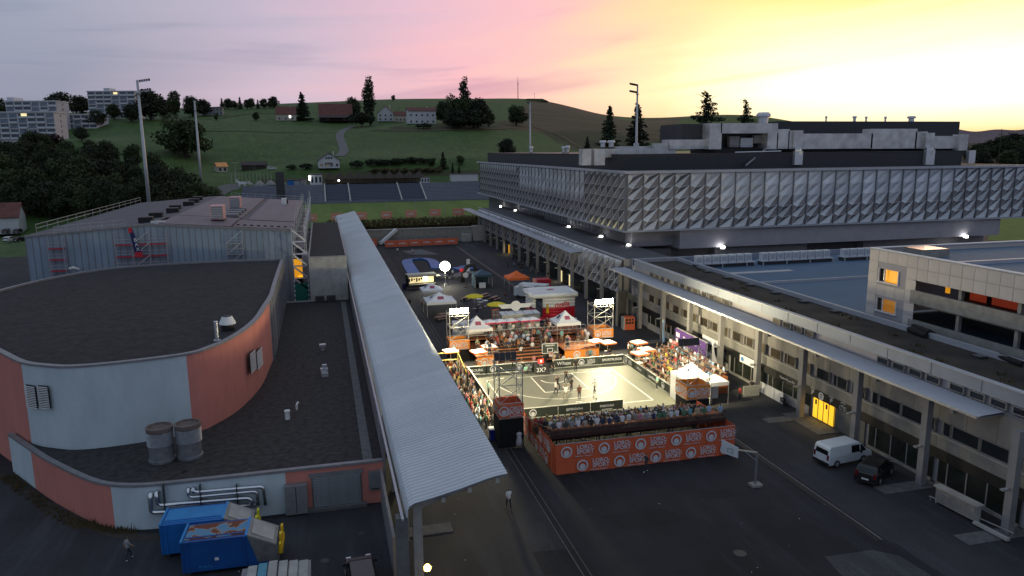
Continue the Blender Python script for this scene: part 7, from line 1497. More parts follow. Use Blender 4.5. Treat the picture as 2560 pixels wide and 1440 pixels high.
t = thing('white_van_box', 'white box trailer with antler print behind the far left tower', 'trailer', (19.2, 103.5, 0), -.1); box_part(t, 'body', 'paint', -1.9, -1.1, .4, 1.9, 1.1, 2.9); box_part(t, 'door', 'timber', .9, -1.14, .8, 1.3, -1.1, 2.3); MB().pipe([(-1.1, -1.15, 1.9), (-.7, -1.15, 1.6), (-.3, -1.15, 1.9)], .04, 5).pipe([(-.9, -1.15, 2.1), (-.7, -1.15, 1.6), (-.5, -1.15, 2.1)], .04, 5).build('antler_print', M['black'], t, world=False)
for x in (-1, 1): MB().tube((x, -1.15, .35), (x, -.95, .35), .34, None, 12).build('wheel', M['rubber'], t, world=False)
p = G(1239, 815); t = thing('menu_board', 'orange framed menu board left of the white container', 'board', (p[0], p[1], 0)); box_part(t, 'frame', 'orange', -.6, -.05, .9, .6, .05, 2.7)
for a in range(2):
    for b in range(3): box_part(t, 'menu_sheet', 'cream', -.5 + a * .55, -.08, 1.0 + b * .55, -.05 + a * .55, -.05, 1.45 + b * .55)
# pump track, arch, signs in the distance
M['trackblue'] = mat('track_blue', (.02, .14, .42), .5, 0, .2, .5); M['trackgrey'] = mat('track_grey', (.13, .13, .13), .6)
pts = [G(x, y, .4) for x, y in [(1040, 690), (1022, 662), (1020, 648), (1050, 644), (1078, 648), (1092, 668)]]; mb = MB(); P = catmull(pts, 5); pr = None; t = thing('pump_track', 'blue modular pump track loop laid on the yard', 'pump track', (pts[0][0], pts[0][1], 0))
for i, q in enumerate(P):
    d = P[min(i + 1, len(P) - 1)] - P[max(i - 1, 0)]; d.z = 0; d.normalize(); n = Vector((-d.y, d.x, 0)) * 1.3; z = .15 + .2 * abs(math.sin(i * .5)); cur = (q - n, q + n, z)
    if pr: MB().hexa([(pr[0].x, pr[0].y, 0), (pr[1].x, pr[1].y, 0), (cur[1].x, cur[1].y, 0), (cur[0].x, cur[0].y, 0), (pr[0].x, pr[0].y, pr[2] + .15), (pr[1].x, pr[1].y, pr[2] * .5), (cur[1].x, cur[1].y, z * .5), (cur[0].x, cur[0].y, z + .15)]).build('track_module', M['trackblue'], t)
    pr = cur
pts = [G(x, y, .2) for x, y in [(1085, 686), (1120, 692), (1150, 688), (1172, 680)]]; P = catmull(pts, 4)
for a, b in zip(P[:-1], P[1:]): MB().bar((a.x, a.y, .2), (b.x, b.y, .2), 3.2, .4).build('track_module', M['trackgrey'], t)
for a in ((1148, 674), (1165, 670), (1178, 672)): q = G(*a); MB().obox((q[0], q[1], 0), (2.2, 3.5, .35), .3).build('track_module', M['trackblue'], t)
p = G(1175, 704); t = thing('start_arch', 'black inflatable start arch with legs in the yard', 'arch', (p[0], p[1], 0)); MB().pipe([(-1.6, 0, 0), (-1.4, 0, 2.2), (-.6, .3, 3.2), (.8, .3, 3.6), (1.4, 0, 2.4), (1.6, 0, 0)], .45, 8).build('tube', M['black'], t, world=False, smooth=True); MB().lathe([(.4, 2.2), (.5, 2.5), (.4, 2.9)], 10, 0, (-1.7, 0, 0)).build('red_pump', M['red'], t, world=False)
p = G(1165, 718); t = thing('round_sign', 'round red and white sign on a stand in the yard', 'sign', (p[0], p[1], 0)); MB().tube((0, 0, 0), (0, 0, 2.2), .06, None, 6).build('pole', M['redrail'], t, world=False); o = MB().prism([(.55 * math.cos(a), .55 * math.sin(a)) for a in np.linspace(0, 2 * PI, 21)[:-1]], 0, .06).build('disc', M['bwhite'], t, world=False); o.rotation_euler = (PI / 2, 0, 0); o.location = (0, 0, 2.5); MB().lathe([(.5, 0), (.5, .08)], 10).build('foot', M['redrail'], t, world=False)
p = G(1171, 685); t = thing('white_sign', 'tall narrow white sign board near the start arch', 'sign', (p[0], p[1], 0)); MB().box(-.4, -.04, .6, .4, .04, 3.4).build('panel', M['bwhite'], t, world=False); MB().box(-.05, 0, 0, .05, .06, .6).build('post', M['steel'], t, world=False)
# banners, flags and boxes along the right edge
M['purple'] = mat('purple_print', (.075, .025, .19), .6); t = thing('purple_backdrop', 'large purple sponsor backdrop in front of the shop columns', 'backdrop', (45.3, 84.5, 0)); MB().box(45.3, 80.6, .5, 45.4, 88.9, 3.6).build('panel', M['purple'], t)
for k in range(3): MB().box(45.27, 87.6, .9 + k * .85, 45.3, 88.6, 1.45 + k * .85).build('logo', M['bwhite'], t)
for k in range(4): MB().box(45.27, 81.4 + k * 1.2, .7, 45.3, 82.3 + k * 1.2, 1.15).build('logo', M['bwhite'], t)
put_text('DO', 1.1, M['bwhite'], (45.27, 85.8, 2.6), (0, -1, 0), (0, 0, 1), t, .02); put_text('DOMINO', .5, M['bwhite'], (45.27, 84.0, 2.7), (0, -1, 0), (0, 0, 1), t)
MB().bar((45.5, 80.6, 3.65), (45.5, 88.9, 3.65), .12).bar((45.5, 88.8, 0), (45.5, 88.8, 3.6), .1).bar((45.5, 80.7, 0), (45.5, 80.7, 3.6), .1).build('frame', M['alu'], t)
def feather(label, c, h, m, w=.9, top=.15):
    t = thing('feather_flag', label, 'flag', (*c, 0)); MB().pipe([(0, 0, 0), (0, 0, h * .8), (0, .12, h)], .03, 6).build('pole', M['alu'], t, world=False); mb = MB(); N = 8
    for k in range(N): z0 = .8 + (h - .9) * k / N; z1 = .8 + (h - .9) * (k + 1) / N; w0 = w * (1 - k / N) + top * k / N; w1 = w * (1 - (k + 1) / N) + top * (k + 1) / N; mb.quad((.05 * math.sin(k), -w0, z0), (0, 0, z0), (0, 0, z1), (.05 * math.sin(k + 1), -w1, z1))
    mb.build('cloth', m, t, world=False); MB().lathe([(.35, 0), (.35, .06)], 10).build('base', M['steel'], t, world=False)
feather('white feather flag beside the square column', gp(1778, 925, 0), 3.9, M['bwhite'], 1.5, .1); feather('slim blue feather flag in front of a column', gp(1656, 868, 0), 4.0, mat('blue_flag', (.08, .2, .42), .7), .5, .3)
p = G(1571, 822); t = thing('locker_cube', 'orange and white locker cube with six dark doors by the flank wall', 'lockers', (p[0], p[1], 0), -.1); box_part(t, 'body', 'orange', -.8, -.7, 0, .8, .7, 1.95); box_part(t, 'side', 'cream', -1.0, -.68, 0, -.8, .68, 1.95)
for a in range(3):
    for b in range(2): box_part(t, 'locker_door', 'timber', -.68 + a * .47, -.74, .95 + b * .48, -.32 + a * .47, -.7, 1.3 + b * .48)
# free hoop in the foreground
p = (33.42, 50.5, 0); t = thing('street_basket', 'white street basketball post with square backboard and heavy base', 'basketball stand', p); MB().box(-.45, -.35, 0, .5, .35, .2).build('base', M['conc'], t, world=False); MB().bar((0, 0, .2), (0, 0, 2.95), .13).build('post', M['coping'], t, world=False); MB().bar((0, 0, 2.9), (-1.9, .2, 3.3), .12).build('arm', M['alu'], t, world=False); MB().bar((0, 0, 2.2), (-1.0, .1, 3.05), .07).build('brace', M['steel'], t, world=False)
bb = MB().hexa([(-2.05, -.45, 2.85), (-2.0, -.45, 2.85), (-2.9, .55, 3.05), (-2.95, .55, 3.05), (-2.05, -.45, 3.75), (-2.0, -.45, 3.75), (-2.9, .55, 4.15), (-2.95, .55, 4.15)]).build('backboard', M['acw'], t, world=False); MB().pipe([(-2.5, 0, 3.2), (-2.35, -.2, 3.2), (-2.35, -.2, 3.5), (-2.6, .15, 3.55), (-2.6, .15, 3.2)], .02, 4).build('target_square', M['steel_d'], bb, world=False)
# ================================================================== PEOPLE
def skin_person(name, J, bones, cls, sub=1):
    """J: joint -> (x,y,z,r); bones: (a,b); cls: bone -> material slot (0 shirt 1 skin 2 trousers 3 hair 4 shoe)"""
    ks = list(J); idx = {k: i for i, k in enumerate(ks)}
    me = bpy.data.meshes.new(name); me.from_pydata([J[k][:3] for k in ks], [(idx[a], idx[b]) for a, b in bones], []); me.update()
    o = bpy.data.objects.new(name, me); COL.objects.link(o); o.modifiers.new('skin', 'SKIN'); ss = o.modifiers.new('sub', 'SUBSURF'); ss.levels = sub; ss.render_levels = sub
    sv = me.skin_vertices[0].data
    for k in ks: r = J[k][3]; sv[idx[k]].radius = r if isinstance(r, tuple) else (r, r); sv[idx[k]].use_root = (k == 'pelvis')
    bpy.context.view_layer.update(); out = bpy.data.meshes.new_from_object(o.evaluated_get(bpy.context.evaluated_depsgraph_get())); bpy.data.objects.remove(o); bpy.data.meshes.remove(me)
    out.name = name; out.materials.clear()
    B = [(Vector(J[a][:3]), Vector(J[b][:3]), cls.get((a, b), 0), J[a][3] if not isinstance(J[a][3], tuple) else max(J[a][3]), J[b][3] if not isinstance(J[b][3], tuple) else max(J[b][3])) for a, b in bones]
    hd = Vector(J['head'][:3]); mi = []
    for p in out.polygons:
        c = p.center; best = (9, 0)
        for a, b, k, ra, rb in B:
            ab = b - a; t = max(0, min(1, (c - a).dot(ab) / max(1e-6, ab.length_squared))); d = (c - (a + ab * t)).length / (ra + (rb - ra) * t)
            if d < best[0]: best = (d, k)
        k = best[1]
        if k == 5: k = 3 if (c.z > hd.z + .045 or (c.y > hd.y + .02 and c.z > hd.z - .06)) else 1
        mi.append(k)
    out.polygons.foreach_set('material_index', mi); out.polygons.foreach_set('use_smooth', [True] * len(mi)); return out
def pose(kind, arms='down', dress=False):
    J = {}; B = []; C = {}
    def j(k, *v): J[k] = v
    if kind == 'sit': pz = .50; lean = -.06
    else: pz = .94; lean = 0.
    j('pelvis', 0, 0, pz, (.165, .13)); j('waist', 0, lean * .5, pz + .17, (.15, .115)); j('chest', 0, lean, pz + .38, (.185, .125)); j('neck', 0, lean - .005, pz + .535, .058); j('head', 0, lean - .025, pz + .655, (.078, .095)); j('crown', 0, lean - .015, pz + .755, (.07, .085))
    for s, m in ((-1, 'l'), (1, 'r')):
        j('sh' + m, s * .185, lean, pz + .46, .062)
        if arms == 'down': e, w, h = (s * .25, lean + .03, pz + .21), (s * .24, lean - .09, pz + .0), (s * .23, lean - .13, pz - .08)
        elif arms == 'lap': e, w, h = (s * .24, lean - .03, pz + .2), (s * .14, lean - .26, pz + .1), (s * .09, lean - .32, pz + .1)
        elif arms == 'up': e, w, h = (s * .3, lean - .05, pz + .58), (s * .22, lean - .1, pz + .8), (s * .19, lean - .11, pz + .88)
        elif arms == 'phone': e, w, h = (s * .24, lean - .12, pz + .24), (s * .1, lean - .3, pz + .42), (s * .05, lean - .34, pz + .47)
        elif arms == 'swing': e, w, h = (s * .24, s * .1, pz + .22), (s * .22, s * .2 - .1, pz + .06), (s * .21, s * .22 - .12, pz - .01)
        elif arms == 'folded': e, w, h = (s * .25, lean - .02, pz + .22), (s * .02, lean - .2, pz + .27), (-s * .07, lean - .2, pz + .28)
        j('el' + m, *e, .047); j('wr' + m, *w, .036); j('ha' + m, *h, .042)
        if kind == 'sit': kn, an, to = (s * .13, -.44, .47), (s * .12, -.40, .10), (s * .13, -.56, .04)
        elif kind == 'walk': f = s * .24; kn, an, to = (s * .1, -.07 - f * .55, .52), (s * .1, -f + .03, .12 if s > 0 else .09), (s * .11, -f - .13, .045)
        elif kind == 'crouch': kn, an, to = (s * .22, -.18, .58), (s * .2, .0, .1), (s * .24, -.15, .04)
        else: kn, an, to = (s * .11, -.02, .5), (s * .12, .02, .09), (s * .14, -.13, .04)
        if kind == 'crouch' and s < 0: pass
        j('hi' + m, s * .095, 0, pz - .03, .095); j('kn' + m, *kn, .066); j('an' + m, *an, .045); j('to' + m, *to, .045)
    B = [('pelvis', 'waist'), ('waist', 'chest'), ('chest', 'neck'), ('neck', 'head'), ('head', 'crown')]; C = {('pelvis', 'waist'): 0, ('waist', 'chest'): 0, ('chest', 'neck'): 0, ('neck', 'head'): 5, ('head', 'crown'): 5}
    for m in 'lr':
        for a, b, k in (('chest', 'sh' + m, 0), ('sh' + m, 'el' + m, 0), ('el' + m, 'wr' + m, 1), ('wr' + m, 'ha' + m, 1), ('pelvis', 'hi' + m, 2), ('hi' + m, 'kn' + m, 2), ('kn' + m, 'an' + m, 2), ('an' + m, 'to' + m, 4)): B.append((a, b)); C[(a, b)] = k
    return J, B, C
PM_ = {}
for nm, (kd, ar_) in dict(sit=('sit', 'lap'), sitclap=('sit', 'phone'), stand=('stand', 'down'), fold=('stand', 'folded'), phone=('stand', 'phone'), cheer=('stand', 'up'), walk=('walk', 'swing'), play=('crouch', 'up'), guard=('crouch', 'phone')).items():
    base = skin_person('person', *pose(kd, ar_))
    for v, (tr, hr) in enumerate((('pants', 'hair'), ('khaki', 'hairb'), ('pants', 'hairb'), ('khaki', 'hair'))):
        q = base if v == 0 else base.copy()
        if v == 0: mi0 = [x.material_index for x in base.polygons]
        q.materials.clear()
        for m in ('cloth', 'skin', tr, hr, 'shoe'): q.materials.append(M[m])
        q.polygons.foreach_set('material_index', mi0); q.update()
        PM_[nm, v] = q
SH = [('white', (.72, .72, .74)), ('white', (.6, .61, .66)), ('white', (.7, .7, .72)), ('black', (.025, .025, .03)), ('black', (.02, .02, .02)), ('navy', (.04, .05, .09)), ('grey', (.28, .28, .3)), ('pale blue', (.36, .48, .66)), ('dark grey', (.06, .06, .065)), ('beige', (.4, .34, .28)), ('white', (.66, .66, .70)), ('black', (.02, .02, .024)), ('black', (.03, .03, .035)), ('navy', (.03, .045, .11)), ('pale blue', (.28, .42, .62)), ('grey', (.22, .22, .23)), ('dark grey', (.07, .07, .075)), ('red', (.38, .04, .04)), ('pink', (.5, .2, .24)), ('green', (.08, .18, .11)), ('maroon', (.13, .03, .045)), ('beige', (.42, .34, .24)), ('yellow', (.55, .48, .08)), ('turquoise', (.14, .32, .36)), ('rust', (.4, .15, .06)), ('brown', (.12, .07, .045))]
rp_ = random.Random(11); nppl = 0; extra = []
def person(pz, loc, rz, col, label, group=None, s=None, v=None):
    global nppl
    v = rp_.randrange(4) if v is None else v; s = s or rp_.uniform(.93, 1.06)
    o = link('person', PM_[pz, v], loc, None, rz, col[1]); o.scale = (s,) * 3
    tag(o, label % {'c': col[0]} if '%(' in label else label, 'person', group); nppl += 1; return o
def pick(w=None): return rp_.choice(SH if w is None else w)
DARK = [s for s in SH if s[0] in ('black', 'navy', 'dark grey', 'maroon', 'brown', 'grey')]
R_W = ['one', 'two', 'three', 'four', 'five', 'six', 'seven', 'eight', 'nine', 'ten', 'eleven', 'twelve']
ORDS = W_ORD
# near grandstand: seen from behind, facing the court (+Y)
for r in range(NR):
    x = GX0 + .45 + (r % 2) * .2; k = 0
    while x < GX1 - .3:
        gapx = (rp_.random() < (.13 if r == 0 else .1)) or (r > 5 and x > 30 and rp_.random() < .4) or (r == 0 and 25.5 < x < 26.8)
        if not gapx and k < 30:
            person('sit' if rp_.random() < .8 else 'sitclap', (x + rp_.uniform(-.06, .06), row_y(r) + .22, row_z(r) - .06), PI + rp_.uniform(-.35, .35), pick(), 'spectator in %%(c)s, row %s of the near grandstand, %s from the left' % (R_W[r], ORDS[k]), 'spectators on the near grandstand'); k += 1
        x += rp_.uniform(.54, .7)
# right sideline stand: facing -X
for r in range(7):
    y = 72.6 + (r % 2) * .25; k = 0
    while y < 86:
        if rp_.random() > (.12 + (.25 if r == 6 else 0)) and k < 30 and nppl < 268:
            person('sit' if rp_.random() < .75 else 'sitclap', (sr_x(r) + .42, y, sr_z(r) - .06), -PI / 2 + rp_.uniform(-.4, .4), pick(), 'spectator in %%(c)s, step %s of the right stand, %s from the near end' % (R_W[r], ORDS[k]), 'spectators on the right sideline stand'); k += 1
        elif nppl >= 268 and rp_.random() > .15: extra.append(('sit', (sr_x(r) + .42, y, sr_z(r) - .06), -PI / 2 + rp_.uniform(-.4, .4)))
        y += rp_.uniform(.55, .75)
# the rest of the crowd, too many to keep apart: left sideline, far grandstand, deck
for r, x in enumerate((13.9, 14.5, 15.1, 15.65)):
    y = 68.5 + r * .2
    while y < 90 - (3 - r) * .4:
        if rp_.random() > .16: extra.append((rp_.choice(['stand', 'fold', 'phone', 'stand']), (x + rp_.uniform(-.18, .18), y, 0), PI / 2 + rp_.uniform(-.5, .5)))
        y += rp_.uniform(.55, .85)
for r in range(NF):
    x = FX0 + .4
    while x < FX1 - .2:
        if rp_.random() < [.0, .02, .06, .3, .5, .75, .85, .9][r]: extra.append((rp_.choice(['sit', 'sit', 'sitclap']), (x, fr_y(r) + .42, fr_z(r) - .04), rp_.uniform(-.4, .4)))
        x += rp_.uniform(.52, .7)
for i in range(34): extra.append((rp_.choice(['stand', 'fold', 'phone']), (rp_.uniform(20.6, 31), rp_.uniform(DY0 + .4, DY1 - .5), DZ), rp_.uniform(-.6, .6)))
for i in range(20): extra.append((rp_.choice(['stand', 'fold', 'sit']), (rp_.uniform(17.5, 36.2), rp_.uniform(87.4, 89.0), 0), rp_.uniform(-.4, .4)))
for i in range(10): extra.append((rp_.choice(['stand', 'fold']), (rp_.uniform(30.2, 34.2), rp_.uniform(90, 94), 1.5), rp_.uniform(-.4, .4)))
for i in range(8): extra.append((rp_.choice(['stand', 'phone']), (rp_.uniform(18.3, 20.5), rp_.uniform(90, 92), 1.5), rp_.uniform(-.4, .4)))
for i in range(14): extra.append((rp_.choice(['stand', 'fold']), (rp_.uniform(37.4, 41), rp_.uniform(87.2, 90.5), 0), PI / 2 * -1 + rp_.uniform(-.8, .8)))
def low_person(kind): return PM_[kind, 0]
cms = [mat('crowd_' + n.replace(' ', '_') + str(i), c, .85) for i, (n, c) in enumerate(SH)]; mats_ = cms + [M['skin'], M['pants'], M['khaki'], M['hair'], M['hairb'], M['shoe']]; nb = len(cms)
VV = []; FF = []; MM = []; vo = 0
cache = {}
for kind, loc, rz in extra:
    if kind not in cache:
        me = PM_[kind, 0]; a = np.empty(len(me.vertices) * 3); me.vertices.foreach_get('co', a); cache[kind] = (a.reshape(-1, 3), [tuple(p.vertices) for p in me.polygons], [p.material_index for p in me.polygons])
    V, F_, mi_ = cache[kind]; s = rp_.uniform(.93, 1.06); ca, sa = math.cos(rz) * s, math.sin(rz) * s
    Pn = np.stack([V[:, 0] * ca - V[:, 1] * sa + loc[0], V[:, 0] * sa + V[:, 1] * ca + loc[1], V[:, 2] * s + loc[2]], 1); VV.append(Pn); c = rp_.randrange(nb); tr = rp_.choice((1, 1, 2)); hr = rp_.choice((3, 3, 4)); mp_ = {0: c, 1: nb, 2: nb + tr, 3: nb + hr, 4: nb + 5}
    FF += [tuple(i + vo for i in f) for f in F_]; MM += [mp_[m] for m in mi_]; vo += len(V)
mb = MB(); mb.v = [tuple(p) for p in np.concatenate(VV).tolist()]; mb.f = FF; mb.m = MM
tag(mb.build('crowd', mats_, smooth=True), 'dense crowd along the left sideline, the far benches and the deck', 'crowd', kind='stuff')
# players, officials and passers-by
def col(n): return next(s for s in SH if s[0] == n)
JW = ('white', (.75, .75, .75)); JB = ('black', (.02, .02, .022)); JM = ('mint', (.3, .62, .5)); JR = ('dark green and red', (.10, .035, .02))
for px, py, kd, rz, c, lab, v in [(1389, 988, 'walk', 1.2, JW, 'player in white jersey striding at the edge of the key', 0), (1393, 978, 'play', .3, JB, 'player in black jersey behind the striding white player', 0), (1415, 960, 'guard', 0, JB, 'player in patterned black jersey under the basket', 0), (1428, 982, 'stand', .4, JB, 'player in black jersey with numbers at the middle of the key', 0), (1414, 1001, 'play', PI, JW, 'player in white jersey with raised hands at the key line', 1), (1448, 1000, 'stand', PI, JR, 'referee in dark shirt with red back stripe near the arc', 0), (1487, 984, 'walk', -1.2, JW, 'player in white shirt running on the right wing', 0), (1439, 931, 'stand', 0, JB, 'tall person in black by the Wilson board', 0), (1382, 936, 'stand', .6, JB, 'person in black beside the basket stand', 0), (1221, 990, 'stand', PI / 2, JM, 'official in mint shirt and dark shorts at the left sideline', 0), (1642, 975, 'stand', -1.7, JM, 'official in mint shirt at the right sideline', 0), (1314, 932, 'sit', 0, JM, 'person sitting on the floor before the far LORO-SPORT board', 0), (1491, 1018, 'sit', PI, JW, 'person in white sitting behind the near FRIBOURG board', 0)]:
    p = G(px, py, .03); person(kd, (p[0], p[1], .03 if kd != 'sit' else -.25), rz, c, lab, None, 1.06, v)
for px, py, kd, rz, c, lab, v, s in [(1272, 1272, 'walk', PI + .1, JW, 'woman in white top and grey trousers walking away in the foreground', 0, 1.0), (1615, 1180, 'walk', -1.4, col('dark grey'), 'person in dark clothes walking past the orange banner wall', 0, 1.0), (322, 1400, 'walk', 2.2, col('grey'), 'person in grey jacket and white shoes by the curved wall', 0, 1.02), (1276, 1105, 'stand', PI, col('white'), 'child in white shirt standing beside the woman in the long dress', 1, .72), (1290, 1103, 'stand', PI, col('turquoise'), 'child in turquoise shirt next to the woman in the long dress', 0, .74), (1233, 1072, 'stand', PI, col('dark grey'), 'person in dark shirt by the blue bin', 0, 1.0), (1879, 985, 'walk', -.8, col('black'), 'person in black walking beside the column near the shops', 0, 1.0), (1849, 1003, 'stand', PI / 2, col('red'), 'person in red leaning at the white side tent', 0, 1.0), (1642, 890, 'stand', 1.2, col('black'), 'person in black top and pale shorts near the blue flag', 1, 1.05), (1132, 692, 'stand', .6, col('white'), 'person standing alone left of the start arch', 0, 1), (1160, 705, 'stand', -.5, col('red'), 'person in red beside the round sign', 0, 1), (1300, 745, 'sit', 1.5, col('white'), 'person with white cap sitting at the beer tables', 0, 1), (1025, 770, 'stand', 2.5, col('black'), 'person standing beside the canopy columns', 0, 1), (1193, 785, 'stand', 1.0, col('dark grey'), 'person standing near the beer tables by the left tower', 0, 1), (994, 635, 'stand', 0, col('white'), 'small distant person at the far end left of the floor plate', 0, 1), (1032, 637, 'walk', 1, col('white'), 'small distant person on the floor plate', 0, 1), (1285, 672, 'stand', 1, col('pale blue'), 'person in pale blue under the far canopy', 0, 1), (1270, 672, 'fold', 1, col('black'), 'person in black under the far canopy', 0, 1), (1262, 745, 'sit', 2, col('maroon'), 'person in maroon at the beer table right of the parasol', 0, 1)]:
    p = G(px, py); person(kd, (p[0], p[1], 0), rz, c, lab, None, s, v)
for i in range(12):
    p = G(rp_.uniform(1240, 1330), rp_.uniform(655, 690)); p = (rp_.uniform(43.5, 47), rp_.uniform(150, 180), 0); person(rp_.choice(['stand', 'fold', 'sit']), (p[0], p[1], 0), rp_.uniform(0, 6), pick(DARK), 'guest in %%(c)s under the far canopy, %s in the group' % ORDS[i], 'guests under the far canopy')
# woman in the long white dress
p = G(1298, 1118); t = thing('person', 'woman in a long pale dress standing behind the near light tower', 'person', (p[0], p[1], 0), PI); o = link('body', PM_['fold', 0], (0, 0, 0), t, 0, (.6, .58, .62)); MB().lathe([(.34, .22), (.30, .6), (.22, .95), (.17, 1.1), (.16, 1.15)], 14).build('dress', mat('pale_dress', (.5, .48, .55), .85), t, world=False, smooth=True)
# ================================================================== VEHICLES
M['vanwhite'] = mat('van_paint', (.62, .66, .70), .3, 0, .03, 1, spec=.6); M['carblack'] = mat('car_black', (.012, .012, .014), .2, 0, .2, 1, spec=.6); M['carwhite'] = mat('car_white', (.6, .6, .62), .3); M['carglass'] = glass('car_glass', (.01, .012, .015), .05); M['tail'] = mat('tail_lamp', (.16, .01, .01), .3); M['plate'] = mat('number_plate', (.65, .65, .62), .5)
def vehicle(name, label, loc, rz, L, W_, prof, paint, wr, wx, glassq, cat, extra=None, group=None):
    """prof: list of (x, z, half width factor) side outline from rear bottom over the roof to front bottom"""
    t = thing(name, label, cat, loc, rz, group); N = len(prof); mb = MB()
    for s in (-1, 1): mb.v += [(x, s * W_ / 2 * k, z) for x, z, k in prof]
    for i in range(N - 1): mb.f.append((i, i + 1, N + i + 1, N + i)); mb.m.append(0)
    mb.f.append(tuple(range(N))); mb.m.append(0); mb.f.append(tuple(range(2 * N - 1, N - 1, -1))); mb.m.append(0); mb.f.append((N - 1, 0, N, 2 * N - 1)); mb.m.append(0)
    b = mb.build('body', M[paint], t, world=False, fix=True); bv = b.modifiers.new('bevel', 'BEVEL'); bv.width = .05; bv.segments = 2; bv.limit_method = 'ANGLE'
    for nm, q in glassq:
        mbq = MB(); mbq.add(q, [tuple(range(len(q)))]); mbq.build(nm, M['carglass'], t, world=False)
    for x in wx:
        for s in (-1, 1):
            w = MB().tube((x, s * (W_ / 2 - .22), wr), (x, s * (W_ / 2 + .01), wr), wr, None, 18).build('wheel', M['rubber'], t, world=False); MB().tube((x, s * (W_ / 2 + .005), wr), (x, s * (W_ / 2 + .025), wr), wr * .62, None, 12).build('rim', M['alu'], w, world=False)
    for s in (-1, 1): MB().box(-L / 2 - .02, s * (W_ / 2 - .2) - .09, .75, -L / 2 + .06, s * (W_ / 2 - .2) + .09, 1.2).build('tail_lamp', M['tail'], t, world=False); MB().box(L / 2 - .3, s * (W_ / 2 - .28) - .16, .7, L / 2 + .01, s * (W_ / 2 - .28) + .16, .9).build('headlamp', M['alu'], t, world=False); MB().box(L * .2, s * W_ / 2 - (.0 if s > 0 else .18), 1.05, L * .2 + .12, s * W_ / 2 + (.18 if s > 0 else .0), 1.25).build('mirror', M['black'], t, world=False)
    MB().box(-L / 2 - .06, -.28, .55, -L / 2 - .03, .28, .68).build('number_plate', M['plate'], t, world=False); MB().box(-L / 2 - .05, -W_ / 2 + .05, .3, -L / 2 + .1, W_ / 2 - .05, .5).build('bumper', M['black'], t, world=False); return t
def side_glass(q, W_, k0, k1, zb, zt):     # q: 4 x,z points; half widths interpolated
    out = []
    for s in (-1, 1): out.append([(x, s * (W_ / 2 * (k0 + (k1 - k0) * (z - zb) / (zt - zb)) + .012), z) for x, z in (q if s > 0 else q[::-1])])
    return out
W_ = 1.92; L = 4.95; vp = [(-2.4, .28, .98), (-2.45, .55, 1), (-2.44, 1.0, 1), (-2.36, 1.72, .92), (-2.22, 1.93, .86), (.9, 1.95, .86), (1.15, 1.88, .87), (1.82, 1.18, .97), (2.38, 1.0, .97), (2.5, .7, .96), (2.48, .28, .94)]
gq = []
for q in ([(.05, 1.12), (1.0, 1.12), (.95, 1.76), (.05, 1.76)], [(1.08, 1.12), (1.78, 1.14), (1.2, 1.74), (1.08, 1.76)]):
    for sgl in side_glass(q, W_, 1, .88, 1.0, 1.9): gq.append(('side_window', sgl))
gq += [('rear_window', [(-2.43, -.72, 1.15), (-2.43, .72, 1.15), (-2.36, .66, 1.7), (-2.36, -.66, 1.7)][::-1]), ('windscreen', [(1.84, -.78, 1.2), (1.84, .78, 1.2), (1.2, .7, 1.85), (1.2, -.7, 1.85)])]
a = Vector(G(2035, 1160)); b = Vector(G(2180, 1133)); vc = (43.6, 52.85, 0); va = .13
vehicle('van', 'white panel van parked by the office hall columns', vc, va, L, W_, vp, 'vanwhite', .34, (-1.55, 1.5), gq, 'van')
W_ = 1.85; L = 4.5; sp = [(-2.2, .3, .97), (-2.25, .6, 1), (-2.2, 1.0, .99), (-1.95, 1.45, .86), (-1.7, 1.62, .78), (.3, 1.66, .78), (.62, 1.58, .79), (1.15, 1.08, .95), (2.05, .95, .95), (2.25, .7, .94), (2.24, .3, .92)]
gq = []
for q in ([(-1.6, 1.1), (-.6, 1.1), (-.55, 1.52), (-1.45, 1.5)], [(-.5, 1.1), (.95, 1.08), (.5, 1.52), (-.5, 1.54)]):
    for sgl in side_glass(q, W_, .99, .8, 1.0, 1.6): gq.append(('side_window', sgl))
gq += [('rear_window', [(-2.17, -.7, 1.08), (-2.17, .7, 1.08), (-1.96, .62, 1.46), (-1.96, -.62, 1.46)][::-1]), ('windscreen', [(1.13, -.78, 1.12), (1.13, .78, 1.12), (.66, .68, 1.56), (.66, -.68, 1.56)])]
suv = vehicle('car', 'black compact SUV parked next to the white van', (44.0, 49.3, 0), .55, L, W_, sp, 'carblack', .36, (-1.35, 1.35), gq, 'car')
c_ = vehicle('car', 'dark car cut off by the bottom edge beside the canopy wall', (1.0, 43.6, 0), PI / 2 + .05, L, W_, sp, 'carblack', .34, (-1.35, 1.35), gq, 'car')
q = G(925, 1436); c_.location = (1.15, 44.3, 0)
def recolor(o, m):
    for ch_ in o.children:
        if ch_.name.startswith('body'): ch_.data = ch_.data.copy(); ch_.data.materials[0] = M[m]
for i, (px, py, m, rz, lab) in enumerate([(18, 583, 'carblack', 1.6, 'dark car parked before the low white house, left one'), (46, 583, 'carblack', 1.6, 'dark car parked before the low white house, right one'), (23, 604, 'carwhite', 1.5, 'white car standing on the left car park'), (52, 604, 'carblack', 1.2, 'dark car at the corner of the cladding hall')]):
    p = G(px, py); o = dup(suv, p, rz, lab); recolor(o, m)
p = T(680, 424); o = dup(suv, p, 0, 'white car on the lane below the meadow'); recolor(o, 'carwhite'); p = T(20, 362); o = dup(suv, p, .3, 'white car before the lowest apartment block'); recolor(o, 'carwhite')
